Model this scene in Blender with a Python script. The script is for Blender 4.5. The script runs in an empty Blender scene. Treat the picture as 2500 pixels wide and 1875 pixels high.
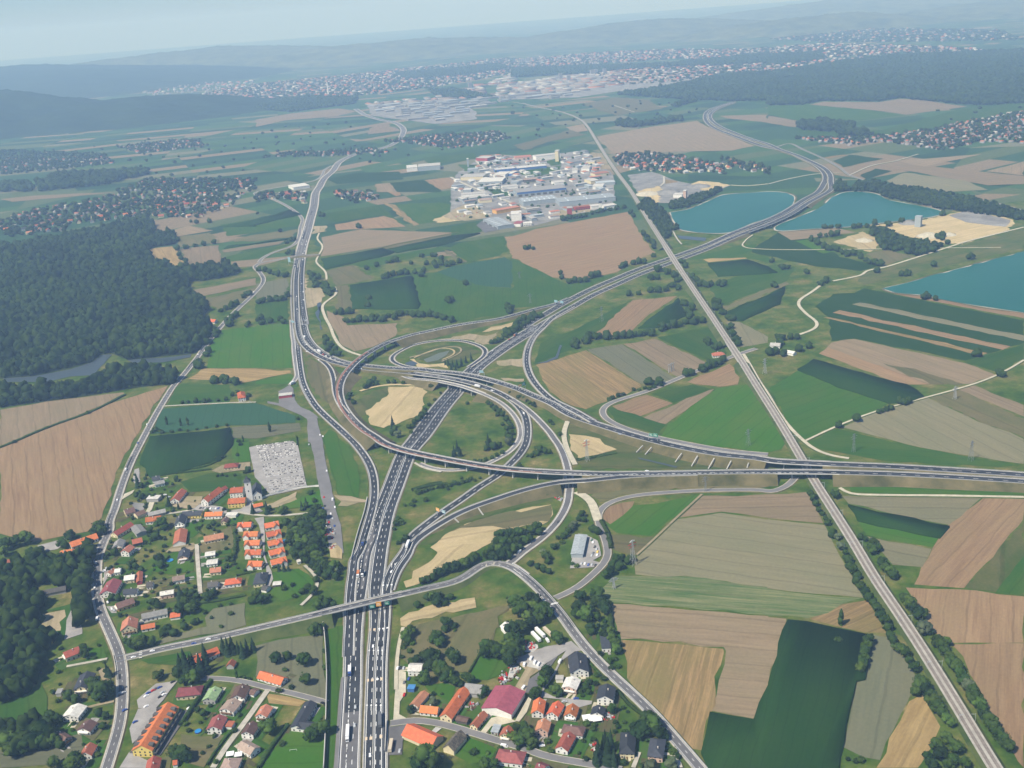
import bpy, bmesh, math, random
import numpy as np
from mathutils import Vector, Matrix
from mathutils.geometry import tessellate_polygon
R = math.radians
random.seed(7); rng = np.random.default_rng(7)
S = bpy.context.scene
COL = S.collection
# ------------------------------------------------------------------ camera
CAMH, FPX, PITCH, ROLL = 500.0, 2530.0, 20.3, 4.3
_p, _r = R(PITCH), R(ROLL)
CF = np.array([0, math.cos(_p), -math.sin(_p)])
_r0 = np.array([1.0, 0, 0]); _u0 = np.array([0, math.sin(_p), math.cos(_p)])
CR = _r0 * math.cos(_r) - _u0 * math.sin(_r)
CU = _r0 * math.sin(_r) + _u0 * math.cos(_r)
CC = np.array([0, 0, CAMH])
cam_d = bpy.data.cameras.new("camera"); cam = bpy.data.objects.new("camera", cam_d); COL.objects.link(cam)
cam.matrix_world = Matrix(((CR[0], CU[0], -CF[0], 0), (CR[1], CU[1], -CF[1], 0), (CR[2], CU[2], -CF[2], CAMH), (0, 0, 0, 1)))
cam_d.sensor_width = 36; cam_d.lens = 36 * FPX / 2500; cam_d.clip_start = 1; cam_d.clip_end = 120000
S.camera = cam
# ------------------------------------------------------------------ light
SUN_EL, SUN_DIR = 52, 38          # light travels to +x, swung SUN_DIR degrees towards +y
_e, _a = R(SUN_EL), R(SUN_DIR)
LDIR = Vector((math.cos(_e) * math.cos(_a), math.cos(_e) * math.sin(_a), -math.sin(_e)))
W = bpy.data.worlds.new("World"); S.world = W; W.use_nodes = True
wn = W.node_tree.nodes; wl = W.node_tree.links
sky = wn.new("ShaderNodeTexSky"); sky.sky_type = 'NISHITA'; sky.sun_disc = False
sky.sun_elevation = _e; sky.sun_rotation = math.atan2(-LDIR.x, -LDIR.y)
sky.air_density = 1.0; sky.dust_density = 0.2; sky.ozone_density = 4.0; sky.altitude = 700
bg = wn["Background"]; bg.inputs[1].default_value = 0.075
tint = wn.new("ShaderNodeMix"); tint.data_type = 'RGBA'; tint.blend_type = 'MULTIPLY'; tint.inputs[0].default_value = 1; tint.inputs[7].default_value = (0.74, 0.9, 1.15, 1)
wl.new(sky.outputs[0], tint.inputs[6]); wl.new(tint.outputs[2], bg.inputs[0])
sd = bpy.data.lights.new("sun", 'SUN'); sd.energy = 5.0; sd.angle = R(0.5); sd.color = (1.0, 0.94, 0.82)
sun = bpy.data.objects.new("sun", sd); COL.objects.link(sun)
sun.rotation_euler = LDIR.to_track_quat('-Z', 'Y').to_euler()
S.view_settings.view_transform = 'Standard'; S.view_settings.look = 'None'
S.view_settings.exposure = 0.36; S.view_settings.gamma = 1
S.cycles.volume_bounces = 3; S.cycles.max_bounces = 6; S.cycles.diffuse_bounces = 2; S.cycles.use_denoising = True
# ------------------------------------------------------------------ picture -> ground
CROP = {'a': (680, 780), 'b': (1000, 780), 'c': (680, 1060), 'd': (1000, 1060), 'e': (760, 1340), 'f': (680, 1575),
        'g': (220, 1110), 'h': (440, 1180), 'i': (200, 1370), 'k': (200, 1575), 'j': (0, 1280), 'q': (440, 1575),
        'm': (960, 1575), 'n': (1240, 1440), 'o': (1300, 1575), 'l': (0, 1575), 'x': (1100, 360), 'y': (1480, 340)}
def T(tag, x, y):
    if tag == 'N': return x, y
    if tag in CROP: return CROP[tag][0] + x / 5.53, CROP[tag][1] + y / 5.53
    return 625 * int(tag[0]) + x / 3.5376, (0, 469, 938, 1406)[int(tag[1])] + y / 3.5376
def ray(px, py):
    return CF + CR * ((px - 1250) / FPX) + CU * ((937.5 - py) / FPX)
def G(px, py, z=0.0):
    d = ray(px, py)
    if d[2] > -0.012: d = d * 1.0; d[2] = -0.012
    return CC + d * ((z - CAMH) / d[2])
def parse(s):
    """'@tag x,y[,v..] ...' -> list of (px, py, *values)"""
    tag = 'N'; out = []
    for w in s.split():
        if w[0] == '@': tag = w[1:]; continue
        f = w.split(',')
        out.append((*T(tag, float(f[0]), float(f[1])), *f[2:]))
    return out
# ------------------------------------------------------------------ scene helpers
def tag(o, label=None, cat=None, group=None, kind=None):
    if label: o['label'] = label
    if cat: o['category'] = cat
    if group: o['group'] = group
    if kind: o['kind'] = kind
    return o
def empty(name, loc, rz=0):
    o = bpy.data.objects.new(name, None); COL.objects.link(o); o.location = loc; o.rotation_euler = (0, 0, rz); o.empty_display_size = 1
    return o
def mesh_np(name, V, F, mats, midx=None, smooth=False):
    """V n x 3, F list of index arrays (tri/quad arrays m x k) -> mesh"""
    me = bpy.data.meshes.new(name)
    V = np.asarray(V, np.float32)
    F = [np.asarray(f, np.int32) for f in (F if isinstance(F, list) else [F]) if len(f)]
    me.vertices.add(len(V)); me.vertices.foreach_set("co", V.ravel())
    nl = sum(f.size for f in F); npoly = sum(len(f) for f in F)
    me.loops.add(nl); me.polygons.add(npoly)
    me.loops.foreach_set("vertex_index", np.concatenate([f.ravel() for f in F]))
    tot = np.concatenate([np.full(len(f), f.shape[1], np.int32) for f in F])
    st = np.concatenate([[0], np.cumsum(tot)[:-1]]).astype(np.int32)
    me.polygons.foreach_set("loop_start", st); me.polygons.foreach_set("loop_total", tot)
    if midx is not None: me.polygons.foreach_set("material_index", np.asarray(midx, np.int32))
    if smooth: me.polygons.foreach_set("use_smooth", np.ones(npoly, bool))
    for m in (mats if isinstance(mats, (list, tuple)) else [mats]): me.materials.append(m)
    me.update(calc_edges=True); me.validate()
    return me
def link(name, me, parent=None, loc=None, rz=0):
    o = bpy.data.objects.new(name, me); COL.objects.link(o)
    if parent: o.parent = parent
    if loc is not None: o.location = loc
    if rz: o.rotation_euler = (0, 0, rz)
    return o
class MB:
    """collects boxes, prisms and bars; build() links them as one mesh object"""
    def __init__(s): s.v = []; s.f = []; s.m = []
    def add(s, vs, fs, m=0):
        b = len(s.v); s.v += [tuple(map(float, v)) for v in vs]; s.f += [tuple(b + i for i in f) for f in fs]; s.m += [m] * len(fs); return s
    def box(s, x0, x1, y0, y1, z0, z1, m=0):
        return s.add([(x0, y0, z0), (x1, y0, z0), (x1, y1, z0), (x0, y1, z0), (x0, y0, z1), (x1, y0, z1), (x1, y1, z1), (x0, y1, z1)],
                     [(3, 2, 1, 0), (4, 5, 6, 7), (0, 1, 5, 4), (1, 2, 6, 5), (2, 3, 7, 6), (3, 0, 4, 7)], m)
    def bar(s, a, b, w, m=0, w2=None):
        a, b = Vector(a), Vector(b); d = (b - a).normalized()
        u = d.cross(Vector((0, 0, 1)))
        if u.length < 1e-3: u = Vector((1, 0, 0))
        u.normalize(); v = d.cross(u); w2 = w if w2 is None else w2
        q = []
        for p, r in ((a, w), (b, w2)):
            for i, j in ((-1, -1), (1, -1), (1, 1), (-1, 1)): q.append(p + u * (i * r / 2) + v * (j * r / 2))
        return s.add(q, [(3, 2, 1, 0), (4, 5, 6, 7), (0, 1, 5, 4), (1, 2, 6, 5), (2, 3, 7, 6), (3, 0, 4, 7)], m)
    def cyl(s, x, y, z0, z1, r0, r1=None, n=10, m=0):
        r1 = r0 if r1 is None else r1
        q = [(x + r0 * math.cos(i * 2 * math.pi / n), y + r0 * math.sin(i * 2 * math.pi / n), z0) for i in range(n)]
        q += [(x + r1 * math.cos(i * 2 * math.pi / n), y + r1 * math.sin(i * 2 * math.pi / n), z1) for i in range(n)]
        return s.add(q, [tuple(range(n))[::-1], tuple(range(n, 2 * n))] + [(i, (i + 1) % n, n + (i + 1) % n, n + i) for i in range(n)], m)
    def mesh(s, name, mats):
        me = bpy.data.meshes.new(name); me.from_pydata(s.v, [], s.f)
        for m in (mats if isinstance(mats, (list, tuple)) else [mats]): me.materials.append(m)
        me.polygons.foreach_set("material_index", s.m); me.update()
        return me
    def build(s, name, mats, parent=None, loc=None, rz=0):
        return link(name, s.mesh(name, mats), parent, loc, rz)
# ------------------------------------------------------------------ materials
def newmat(name):
    m = bpy.data.materials.new(name); m.use_nodes = True
    return m, m.node_tree.nodes, m.node_tree.links, m.node_tree.nodes["Principled BSDF"]
def mat(name, col, rough=0.85, var=0.15, scale=0.3, spec=0.2, rand=0.0, col2=None, detail=4, coord='Object', stretch=None, metal=0):
    """solid with noise variation; rand: per-object brightness variation"""
    m, N, L, P = newmat(name)
    P.inputs['Roughness'].default_value = rough; P.inputs['Specular IOR Level'].default_value = spec; P.inputs['Metallic'].default_value = metal
    tc = N.new("ShaderNodeTexCoord"); mp = N.new("ShaderNodeMapping"); nz = N.new("ShaderNodeTexNoise")
    L.new(tc.outputs[coord], mp.inputs[0]); L.new(mp.outputs[0], nz.inputs['Vector'])
    if stretch: mp.inputs['Scale'].default_value = stretch
    nz.inputs['Scale'].default_value = scale; nz.inputs['Detail'].default_value = detail; nz.inputs['Roughness'].default_value = 0.65
    rp = N.new("ShaderNodeValToRGB")
    c = np.array(col); c2 = np.array(col2) if col2 is not None else None
    lo = c * (1 - var); hi = c2 if c2 is not None else c * (1 + var)
    rp.color_ramp.elements[0].position = 0.32; rp.color_ramp.elements[1].position = 0.68
    rp.color_ramp.elements[0].color = (*lo, 1); rp.color_ramp.elements[1].color = (*np.clip(hi, 0, 1), 1)
    L.new(nz.outputs[0], rp.inputs[0])
    out = rp.outputs[0]
    if rand:
        oi = N.new("ShaderNodeObjectInfo"); hs = N.new("ShaderNodeHueSaturation"); mr = N.new("ShaderNodeMapRange")
        mr.inputs[3].default_value = 1 - rand; mr.inputs[4].default_value = 1 + rand
        L.new(oi.outputs['Random'], mr.inputs[0]); L.new(mr.outputs[0], hs.inputs['Value']); L.new(out, hs.inputs['Color'])
        mr2 = N.new("ShaderNodeMapRange"); mr2.inputs[3].default_value = 0.5 - 0.03 * rand; mr2.inputs[4].default_value = 0.5 + 0.05 * rand
        mu = N.new("ShaderNodeMath"); mu.operation = 'FRACT'; m7 = N.new("ShaderNodeMath"); m7.operation = 'MULTIPLY'; m7.inputs[1].default_value = 7.31
        L.new(oi.outputs['Random'], m7.inputs[0]); L.new(m7.outputs[0], mu.inputs[0]); L.new(mu.outputs[0], mr2.inputs[0]); L.new(mr2.outputs[0], hs.inputs['Hue'])
        out = hs.outputs[0]
    L.new(out, P.inputs['Base Color'])
    return m
def fieldmat(name, c1, c2, c3, row=3.0, rowamt=0.3, patch=0.02, patchamt=0.6, rough=0.95):
    """crop: rows run along local X; big patches of c3"""
    c2 = np.array(c2) * 0.84; c3 = np.array(c3) * 0.95
    m, N, L, P = newmat(name)
    P.inputs['Roughness'].default_value = rough; P.inputs['Specular IOR Level'].default_value = 0.05
    tc = N.new("ShaderNodeTexCoord"); oi = N.new("ShaderNodeObjectInfo")
    mp = N.new("ShaderNodeMapping"); mp.inputs['Scale'].default_value = (0.012, 1.0 / row, 1)
    L.new(tc.outputs['Object'], mp.inputs[0]); L.new(oi.outputs['Random'], mp.inputs['Location'])
    n1 = N.new("ShaderNodeTexNoise"); n1.inputs['Scale'].default_value = 1; n1.inputs['Detail'].default_value = 5; n1.inputs['Roughness'].default_value = 0.75
    L.new(mp.outputs[0], n1.inputs['Vector'])
    mp2 = N.new("ShaderNodeMapping"); L.new(tc.outputs['Object'], mp2.inputs[0]); mp2.inputs['Scale'].default_value = (0.5, 1.0, 1)
    L.new(oi.outputs['Random'], mp2.inputs['Location'])
    n2 = N.new("ShaderNodeTexNoise"); n2.inputs['Scale'].default_value = patch; n2.inputs['Detail'].default_value = 6; n2.inputs['Roughness'].default_value = 0.65
    L.new(mp2.outputs[0], n2.inputs['Vector'])
    n3 = N.new("ShaderNodeTexNoise"); n3.inputs['Scale'].default_value = 0.35; n3.inputs['Detail'].default_value = 3
    L.new(tc.outputs['Object'], n3.inputs['Vector'])
    def ramp(src, a, b):
        r = N.new("ShaderNodeMapRange"); r.inputs[1].default_value = a; r.inputs[2].default_value = b; r.clamp = True
        L.new(src, r.inputs[0]); return r.outputs[0]
    mx = N.new("ShaderNodeMix"); mx.data_type = 'RGBA'; mx.inputs[6].default_value = (*c1, 1); mx.inputs[7].default_value = (*c2, 1)
    mm = N.new("ShaderNodeMath"); mm.operation = 'MULTIPLY'; mm.inputs[1].default_value = rowamt * 2; mm.use_clamp = True
    L.new(ramp(n1.outputs[0], 0.35, 0.65), mm.inputs[0]); L.new(mm.outputs[0], mx.inputs[0])
    mx2 = N.new("ShaderNodeMix"); mx2.data_type = 'RGBA'; mx2.inputs[7].default_value = (*c3, 1)
    m2 = N.new("ShaderNodeMath"); m2.operation = 'MULTIPLY'; m2.inputs[1].default_value = patchamt
    L.new(ramp(n2.outputs[0], 0.42, 0.68), m2.inputs[0]); L.new(m2.outputs[0], mx2.inputs[0]); L.new(mx.outputs[2], mx2.inputs[6])
    hs = N.new("ShaderNodeHueSaturation"); L.new(mx2.outputs[2], hs.inputs['Color'])
    ad = N.new("ShaderNodeMath"); ad.operation = 'MULTIPLY_ADD'; ad.inputs[1].default_value = 0.3; ad.inputs[2].default_value = 0.72
    L.new(n3.outputs[0], ad.inputs[0])
    vr = N.new("ShaderNodeMath"); vr.operation = 'MULTIPLY_ADD'; vr.inputs[1].default_value = 0.22; L.new(oi.outputs['Random'], vr.inputs[0]); L.new(ad.outputs[0], vr.inputs[2])
    # tramlines left by the tractor
    sx = N.new("ShaderNodeSeparateXYZ"); wv = N.new("ShaderNodeTexNoise"); wv.inputs['Scale'].default_value = 0.02; L.new(tc.outputs['Object'], wv.inputs['Vector']); L.new(tc.outputs['Object'], sx.inputs[0])
    wa = N.new("ShaderNodeMath"); wa.operation = 'MULTIPLY_ADD'; wa.inputs[1].default_value = 9; L.new(wv.outputs[0], wa.inputs[0]); L.new(sx.outputs[1], wa.inputs[2])
    dv = N.new("ShaderNodeMath"); dv.operation = 'DIVIDE'; dv.inputs[1].default_value = 5.0 * row if row < 4 else 4.2 * row; L.new(wa.outputs[0], dv.inputs[0])
    fr = N.new("ShaderNodeMath"); fr.operation = 'FRACT'; L.new(dv.outputs[0], fr.inputs[0])
    lt = N.new("ShaderNodeMath"); lt.operation = 'LESS_THAN'; lt.inputs[1].default_value = 0.09; L.new(fr.outputs[0], lt.inputs[0])
    tm = N.new("ShaderNodeMath"); tm.operation = 'MULTIPLY_ADD'; tm.inputs[1].default_value = -0.17; L.new(lt.outputs[0], tm.inputs[0]); L.new(vr.outputs[0], tm.inputs[2])
    L.new(tm.outputs[0], hs.inputs['Value'])
    L.new(hs.outputs[0], P.inputs['Base Color'])
    return m
M = {}
M['asphalt'] = mat("new asphalt", (0.038, 0.041, 0.048), 0.85, 0.3, 0.035)
M['asphalt_patch'] = mat("patched asphalt", (0.065, 0.067, 0.072), 0.9, 0.3, 0.05); M['asphalt_dark'] = mat("fresh asphalt", (0.022, 0.024, 0.028), 0.8, 0.2, 0.05)
M['asphalt_mid'] = mat("worn asphalt", (0.125, 0.122, 0.125), 0.85, 0.2, 0.05)
M['asphalt_old'] = mat("old asphalt", (0.17, 0.165, 0.165), 0.9, 0.15, 0.05)
M['verge'] = mat("gravel verge", (0.42, 0.39, 0.33), 0.95, 0.22, 0.15)
M['gravel'] = mat("white gravel", (0.46, 0.42, 0.32), 0.95, 0.18, 0.12)
M['ballast'] = mat("track ballast", (0.37, 0.35, 0.31), 0.95, 0.2, 0.25)
M['sleeper'] = mat("sleepers", (0.225, 0.195, 0.17), 0.9, 0.25, 0.4)
M['rail'] = mat("rail steel", (0.16, 0.11, 0.09), 0.5, 0.2, 0.4, metal=0.6)
M['paint'] = mat("road paint", (0.8, 0.8, 0.78), 0.7, 0.08, 0.2)
M['redstrip'] = mat("red brown concrete strip", (0.27, 0.14, 0.105), 0.9, 0.2, 0.1)
M['concrete'] = mat("concrete", (0.42, 0.41, 0.38), 0.85, 0.15, 0.1)
M['concrete_dark'] = mat("weathered concrete", (0.2, 0.195, 0.18), 0.9, 0.2, 0.1)
M['steel'] = mat("galvanised steel", (0.45, 0.47, 0.5), 0.5, 0.1, 0.5, metal=0.4)
M['slope'] = mat("embankment grass", (0.085, 0.09, 0.028), 0.95, 0.4, 0.035, col2=(0.165, 0.135, 0.065), detail=7)
M['slope_green'] = mat("green embankment grass", (0.045, 0.085, 0.016), 0.95, 0.35, 0.04, col2=(0.10, 0.115, 0.035), detail=7)
M['soil'] = fieldmat("ploughed soil", (0.285, 0.19, 0.105), (0.235, 0.15, 0.085), (0.25, 0.185, 0.10), 4, 0.5)
M['soil_pale'] = fieldmat("pale tilled soil", (0.265, 0.20, 0.125), (0.225, 0.17, 0.105), (0.2, 0.17, 0.10), 5, 0.45)
M['stubble'] = fieldmat("grain stubble", (0.35, 0.23, 0.11), (0.23, 0.165, 0.075), (0.19, 0.165, 0.06), 4, 0.7, 0.014, 0.75)
M['straw'] = fieldmat("straw swaths", (0.38, 0.275, 0.12), (0.29, 0.2, 0.085), (0.32, 0.23, 0.105), 7, 0.6)
M['maize'] = fieldmat("maize", (0.012, 0.042, 0.007), (0.02, 0.058, 0.012), (0.028, 0.062, 0.014), 1.6, 0.5, 0.02, 0.5)
M['soy'] = fieldmat("blue green crop", (0.03, 0.085, 0.042), (0.038, 0.098, 0.048), (0.028, 0.08, 0.038), 2.5, 0.4)
M['grass'] = fieldmat("lush grass", (0.036, 0.11, 0.008), (0.054, 0.138, 0.012), (0.08, 0.125, 0.018), 4, 0.35)
M['green'] = fieldmat("green crop", (0.026, 0.08, 0.01), (0.045, 0.105, 0.013), (0.07, 0.11, 0.018), 3, 0.4)
M['meadow'] = fieldmat("mown meadow", (0.135, 0.14, 0.085), (0.12, 0.13, 0.078), (0.16, 0.15, 0.09), 5, 0.35)
M['olive'] = fieldmat("dry meadow", (0.13, 0.125, 0.055), (0.10, 0.11, 0.045), (0.17, 0.135, 0.07), 8, 0.35, 0.03, 0.7)
M['pale'] = fieldmat("ripening grain", (0.215, 0.195, 0.115), (0.195, 0.18, 0.105), (0.17, 0.175, 0.10), 5, 0.4)
M['strip'] = fieldmat("mown strips", (0.05, 0.105, 0.03), (0.25, 0.24, 0.12), (0.06, 0.11, 0.035), 3.5, 0.5, 0.02, 0.55)
M['sand'] = fieldmat("bare sand", (0.52, 0.41, 0.23), (0.46, 0.36, 0.2), (0.34, 0.29, 0.14), 9, 0.4, 0.03, 0.6)
M['dirt'] = fieldmat("trampled dirt", (0.36, 0.29, 0.19), (0.30, 0.25, 0.16), (0.2, 0.19, 0.09), 9, 0.4, 0.03, 0.7)
M['scrub'] = fieldmat("scrubby grass", (0.05, 0.09, 0.016), (0.085, 0.108, 0.03), (0.15, 0.13, 0.055), 9, 0.5, 0.03, 0.8)
M['yard'] = mat("paved yard", (0.30, 0.285, 0.27), 0.9, 0.2, 0.06)
M['works'] = mat("industrial paving", (0.215, 0.21, 0.20), 0.9, 0.4, 0.02, detail=8)
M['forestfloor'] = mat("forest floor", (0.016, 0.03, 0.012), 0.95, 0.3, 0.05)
def watermat(name, c, c2):
    m, N, L, P = newmat(name)
    tc = N.new("ShaderNodeTexCoord"); nz = N.new("ShaderNodeTexNoise"); nz.inputs['Scale'].default_value = 0.004; nz.inputs['Detail'].default_value = 3
    L.new(tc.outputs['Object'], nz.inputs['Vector'])
    mx = N.new("ShaderNodeMix"); mx.data_type = 'RGBA'; mx.inputs[6].default_value = (*c, 1); mx.inputs[7].default_value = (*c2, 1)
    L.new(nz.outputs[0], mx.inputs[0]); L.new(mx.outputs[2], P.inputs['Base Color'])
    P.inputs['Roughness'].default_value = 0.3; P.inputs['IOR'].default_value = 1.33; P.inputs['Specular IOR Level'].default_value = 0.12
    n2 = N.new("ShaderNodeTexNoise"); n2.inputs['Scale'].default_value = 0.12; n2.inputs['Detail'].default_value = 4
    L.new(tc.outputs['Object'], n2.inputs['Vector'])
    b = N.new("ShaderNodeBump"); b.inputs['Strength'].default_value = 0.25; b.inputs['Distance'].default_value = 1.0
    L.new(n2.outputs[0], b.inputs['Height']); L.new(b.outputs[0], P.inputs['Normal'])
    return m
M['lake'] = watermat("turquoise gravel lake", (0.004, 0.075, 0.062), (0.02, 0.125, 0.092))
M['river'] = watermat("dull river water", (0.05, 0.07, 0.085), (0.06, 0.08, 0.095))
M['pond'] = watermat("grey green pond", (0.10, 0.125, 0.095), (0.13, 0.145, 0.105))
# ------------------------------------------------------------------ ground, one sheet to the horizon
def groundmat():
    m, N, L, P = newmat("valley floor")
    P.inputs['Roughness'].default_value = 0.95; P.inputs['Specular IOR Level'].default_value = 0.05
    ge = N.new("ShaderNodeNewGeometry")
    def noise(sc, det=6, ro=0.65):
        n = N.new("ShaderNodeTexNoise"); n.inputs['Scale'].default_value = sc; n.inputs['Detail'].default_value = det; n.inputs['Roughness'].default_value = ro
        L.new(ge.outputs['Position'], n.inputs['Vector']); return n.outputs[0]
    def ramp(src, els, const=False):
        r = N.new("ShaderNodeValToRGB"); cr = r.color_ramp
        if const: cr.interpolation = 'CONSTANT'
        while len(cr.elements) < len(els): cr.elements.new(0.5)
        for e, (p, c) in zip(cr.elements, els): e.position = p; e.color = (*c, 1)
        L.new(src, r.inputs[0]); return r.outputs[0]
    near = ramp(noise(0.02, 9, 0.72), [(0.33, (0.022, 0.058, 0.006)), (0.44, (0.05, 0.095, 0.011)), (0.53, (0.09, 0.115, 0.022)), (0.62, (0.15, 0.135, 0.045)), (0.71, (0.3, 0.235, 0.11))])
    # strip fields: random blocks, each cut in strips
    sc = N.new("ShaderNodeVectorMath"); sc.operation = 'MULTIPLY'; sc.inputs[1].default_value = (1 / 700, 1 / 620, 0)
    L.new(ge.outputs['Position'], sc.inputs[0])
    vo = N.new("ShaderNodeTexVoronoi"); vo.voronoi_dimensions = '2D'; vo.inputs['Scale'].default_value = 1; L.new(sc.outputs[0], vo.inputs['Vector'])
    sp = N.new("ShaderNodeSeparateColor"); L.new(vo.outputs['Color'], sp.inputs[0])
    an = N.new("ShaderNodeMath"); an.operation = 'MULTIPLY_ADD'; an.inputs[1].default_value = 1.1; an.inputs[2].default_value = 0.75; L.new(sp.outputs[0], an.inputs[0])
    vr = N.new("ShaderNodeVectorRotate"); vr.rotation_type = 'Z_AXIS'; L.new(ge.outputs['Position'], vr.inputs['Vector']); L.new(an.outputs[0], vr.inputs['Angle'])
    sx = N.new("ShaderNodeSeparateXYZ"); L.new(vr.outputs[0], sx.inputs[0])
    dv = N.new("ShaderNodeMath"); dv.operation = 'DIVIDE'; dv.inputs[1].default_value = 85; L.new(sx.outputs[0], dv.inputs[0])
    fl = N.new("ShaderNodeMath"); fl.operation = 'FLOOR'; L.new(dv.outputs[0], fl.inputs[0])
    d2 = N.new("ShaderNodeMath"); d2.operation = 'DIVIDE'; d2.inputs[1].default_value = 330; L.new(sx.outputs[1], d2.inputs[0])
    f2 = N.new("ShaderNodeMath"); f2.operation = 'FLOOR'; L.new(d2.outputs[0], f2.inputs[0])
    cb = N.new("ShaderNodeCombineXYZ"); L.new(fl.outputs[0], cb.inputs[0]); L.new(sp.outputs[1], cb.inputs[1]); L.new(f2.outputs[0], cb.inputs[2])
    wnz = N.new("ShaderNodeTexWhiteNoise"); wnz.noise_dimensions = '3D'; L.new(cb.outputs[0], wnz.inputs['Vector'])
    far = ramp(wnz.outputs['Value'], [(0.0, (0.03, 0.075, 0.03)), (0.26, (0.045, 0.1, 0.03)), (0.46, (0.02, 0.055, 0.025)), (0.6, (0.2, 0.155, 0.095)), (0.68, (0.08, 0.11, 0.045)), (0.84, (0.15, 0.15, 0.09)), (0.9, (0.03, 0.075, 0.032))], True)
    sy = N.new("ShaderNodeSeparateXYZ"); L.new(ge.outputs['Position'], sy.inputs[0])
    wob = N.new("ShaderNodeMath"); wob.operation = 'MULTIPLY_ADD'; wob.inputs[1].default_value = 900; L.new(noise(0.003, 2), wob.inputs[0]); L.new(sy.outputs[1], wob.inputs[2])
    gt = N.new("ShaderNodeMath"); gt.operation = 'GREATER_THAN'; gt.inputs[1].default_value = 2700; L.new(wob.outputs[0], gt.inputs[0])
    mx = N.new("ShaderNodeMix"); mx.data_type = 'RGBA'; L.new(gt.outputs[0], mx.inputs[0]); L.new(near, mx.inputs[6]); L.new(far, mx.inputs[7])
    hs = N.new("ShaderNodeHueSaturation"); L.new(mx.outputs[2], hs.inputs['Color'])
    va = N.new("ShaderNodeMath"); va.operation = 'MULTIPLY_ADD'; va.inputs[1].default_value = 1.3; va.inputs[2].default_value = 0.35; L.new(noise(0.09, 6, 0.75), va.inputs[0]); L.new(va.outputs[0], hs.inputs['Value'])
    L.new(hs.outputs[0], P.inputs['Base Color'])
    return m
FAR = 26000
tag(link("ground", mesh_np("ground", [(-16000, -300, 0), (16000, -300, 0), (16000, FAR, 0), (-16000, FAR, 0)], np.array([[0, 1, 2, 3]]), groundmat())), kind='structure')
# ------------------------------------------------------------------ fields and patches
LAY = [0]
def jitter(P, step, amp):
    out = []
    n = len(P)
    for i in range(n):
        a, b = P[i], P[(i + 1) % n]; d = np.linalg.norm(b[:2] - a[:2]); k = max(1, int(d / step))
        for j in range(k):
            q = a + (b - a) * (j / k)
            w = amp * (1 if j else 0.3)
            out.append(q + np.array([rng.normal() * w, rng.normal() * w, 0]))
    return out
def patch(name, s, m, h=0.0, kind='structure', amp=1.3, step=16, label=None, cat=None, smooth=False):
    LAY[0] += 1
    z = 0.05 + 0.003 * LAY[0] + h
    pts = [G(p[0], p[1], z) for p in parse(s)]
    if smooth: pts = list(catmull(np.array(pts + pts[:1]), 12)[0][:-1])
    far = np.mean([p[1] for p in pts]); k = max(1, far / 1500)
    pts = jitter([np.asarray(p) for p in pts], step * k, amp * k)
    A = np.array(pts); c = A.mean(0); c[2] = 0
    n = len(A); d = np.roll(A, -1, 0) - A
    # row direction: length-weighted main edge direction
    raw = np.array([G(p[0], p[1], z) for p in parse(s)]); e = np.roll(raw, -1, 0) - raw
    le = np.linalg.norm(e[:, :2], axis=1); i = int(np.argmax(le)); ang = math.atan2(e[i, 1], e[i, 0])
    ca, sa = math.cos(-ang), math.sin(-ang)
    B = A - c; B = np.stack([B[:, 0] * ca - B[:, 1] * sa, B[:, 0] * sa + B[:, 1] * ca, B[:, 2]], 1)
    tri = np.array(tessellate_polygon([[Vector((b[0], b[1], 0)) for b in B]]), np.int32)
    u = B[tri[:, 1]] - B[tri[:, 0]]; v = B[tri[:, 2]] - B[tri[:, 0]]; dn = (u[:, 0] * v[:, 1] - u[:, 1] * v[:, 0]) < 0
    tri[dn] = tri[dn][:, ::-1]; V = B; F = [tri]
    if h > 0.5:
        lo = B.copy(); lo[:, 2] = 0.02; V = np.vstack([B, lo]); i = np.arange(n); j = (i + 1) % n
        ccw = sum(B[q][0] * B[(q + 1) % n][1] - B[(q + 1) % n][0] * B[q][1] for q in range(n)) > 0
        F.append(np.stack([i + n, j + n, j, i], 1) if ccw else np.stack([i, j, j + n, i + n], 1))
    me = mesh_np(name, V, F, m)
    o = link(name, me, None, (c[0], c[1], 0), ang)
    return tag(o, label, cat, kind=kind)
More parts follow.
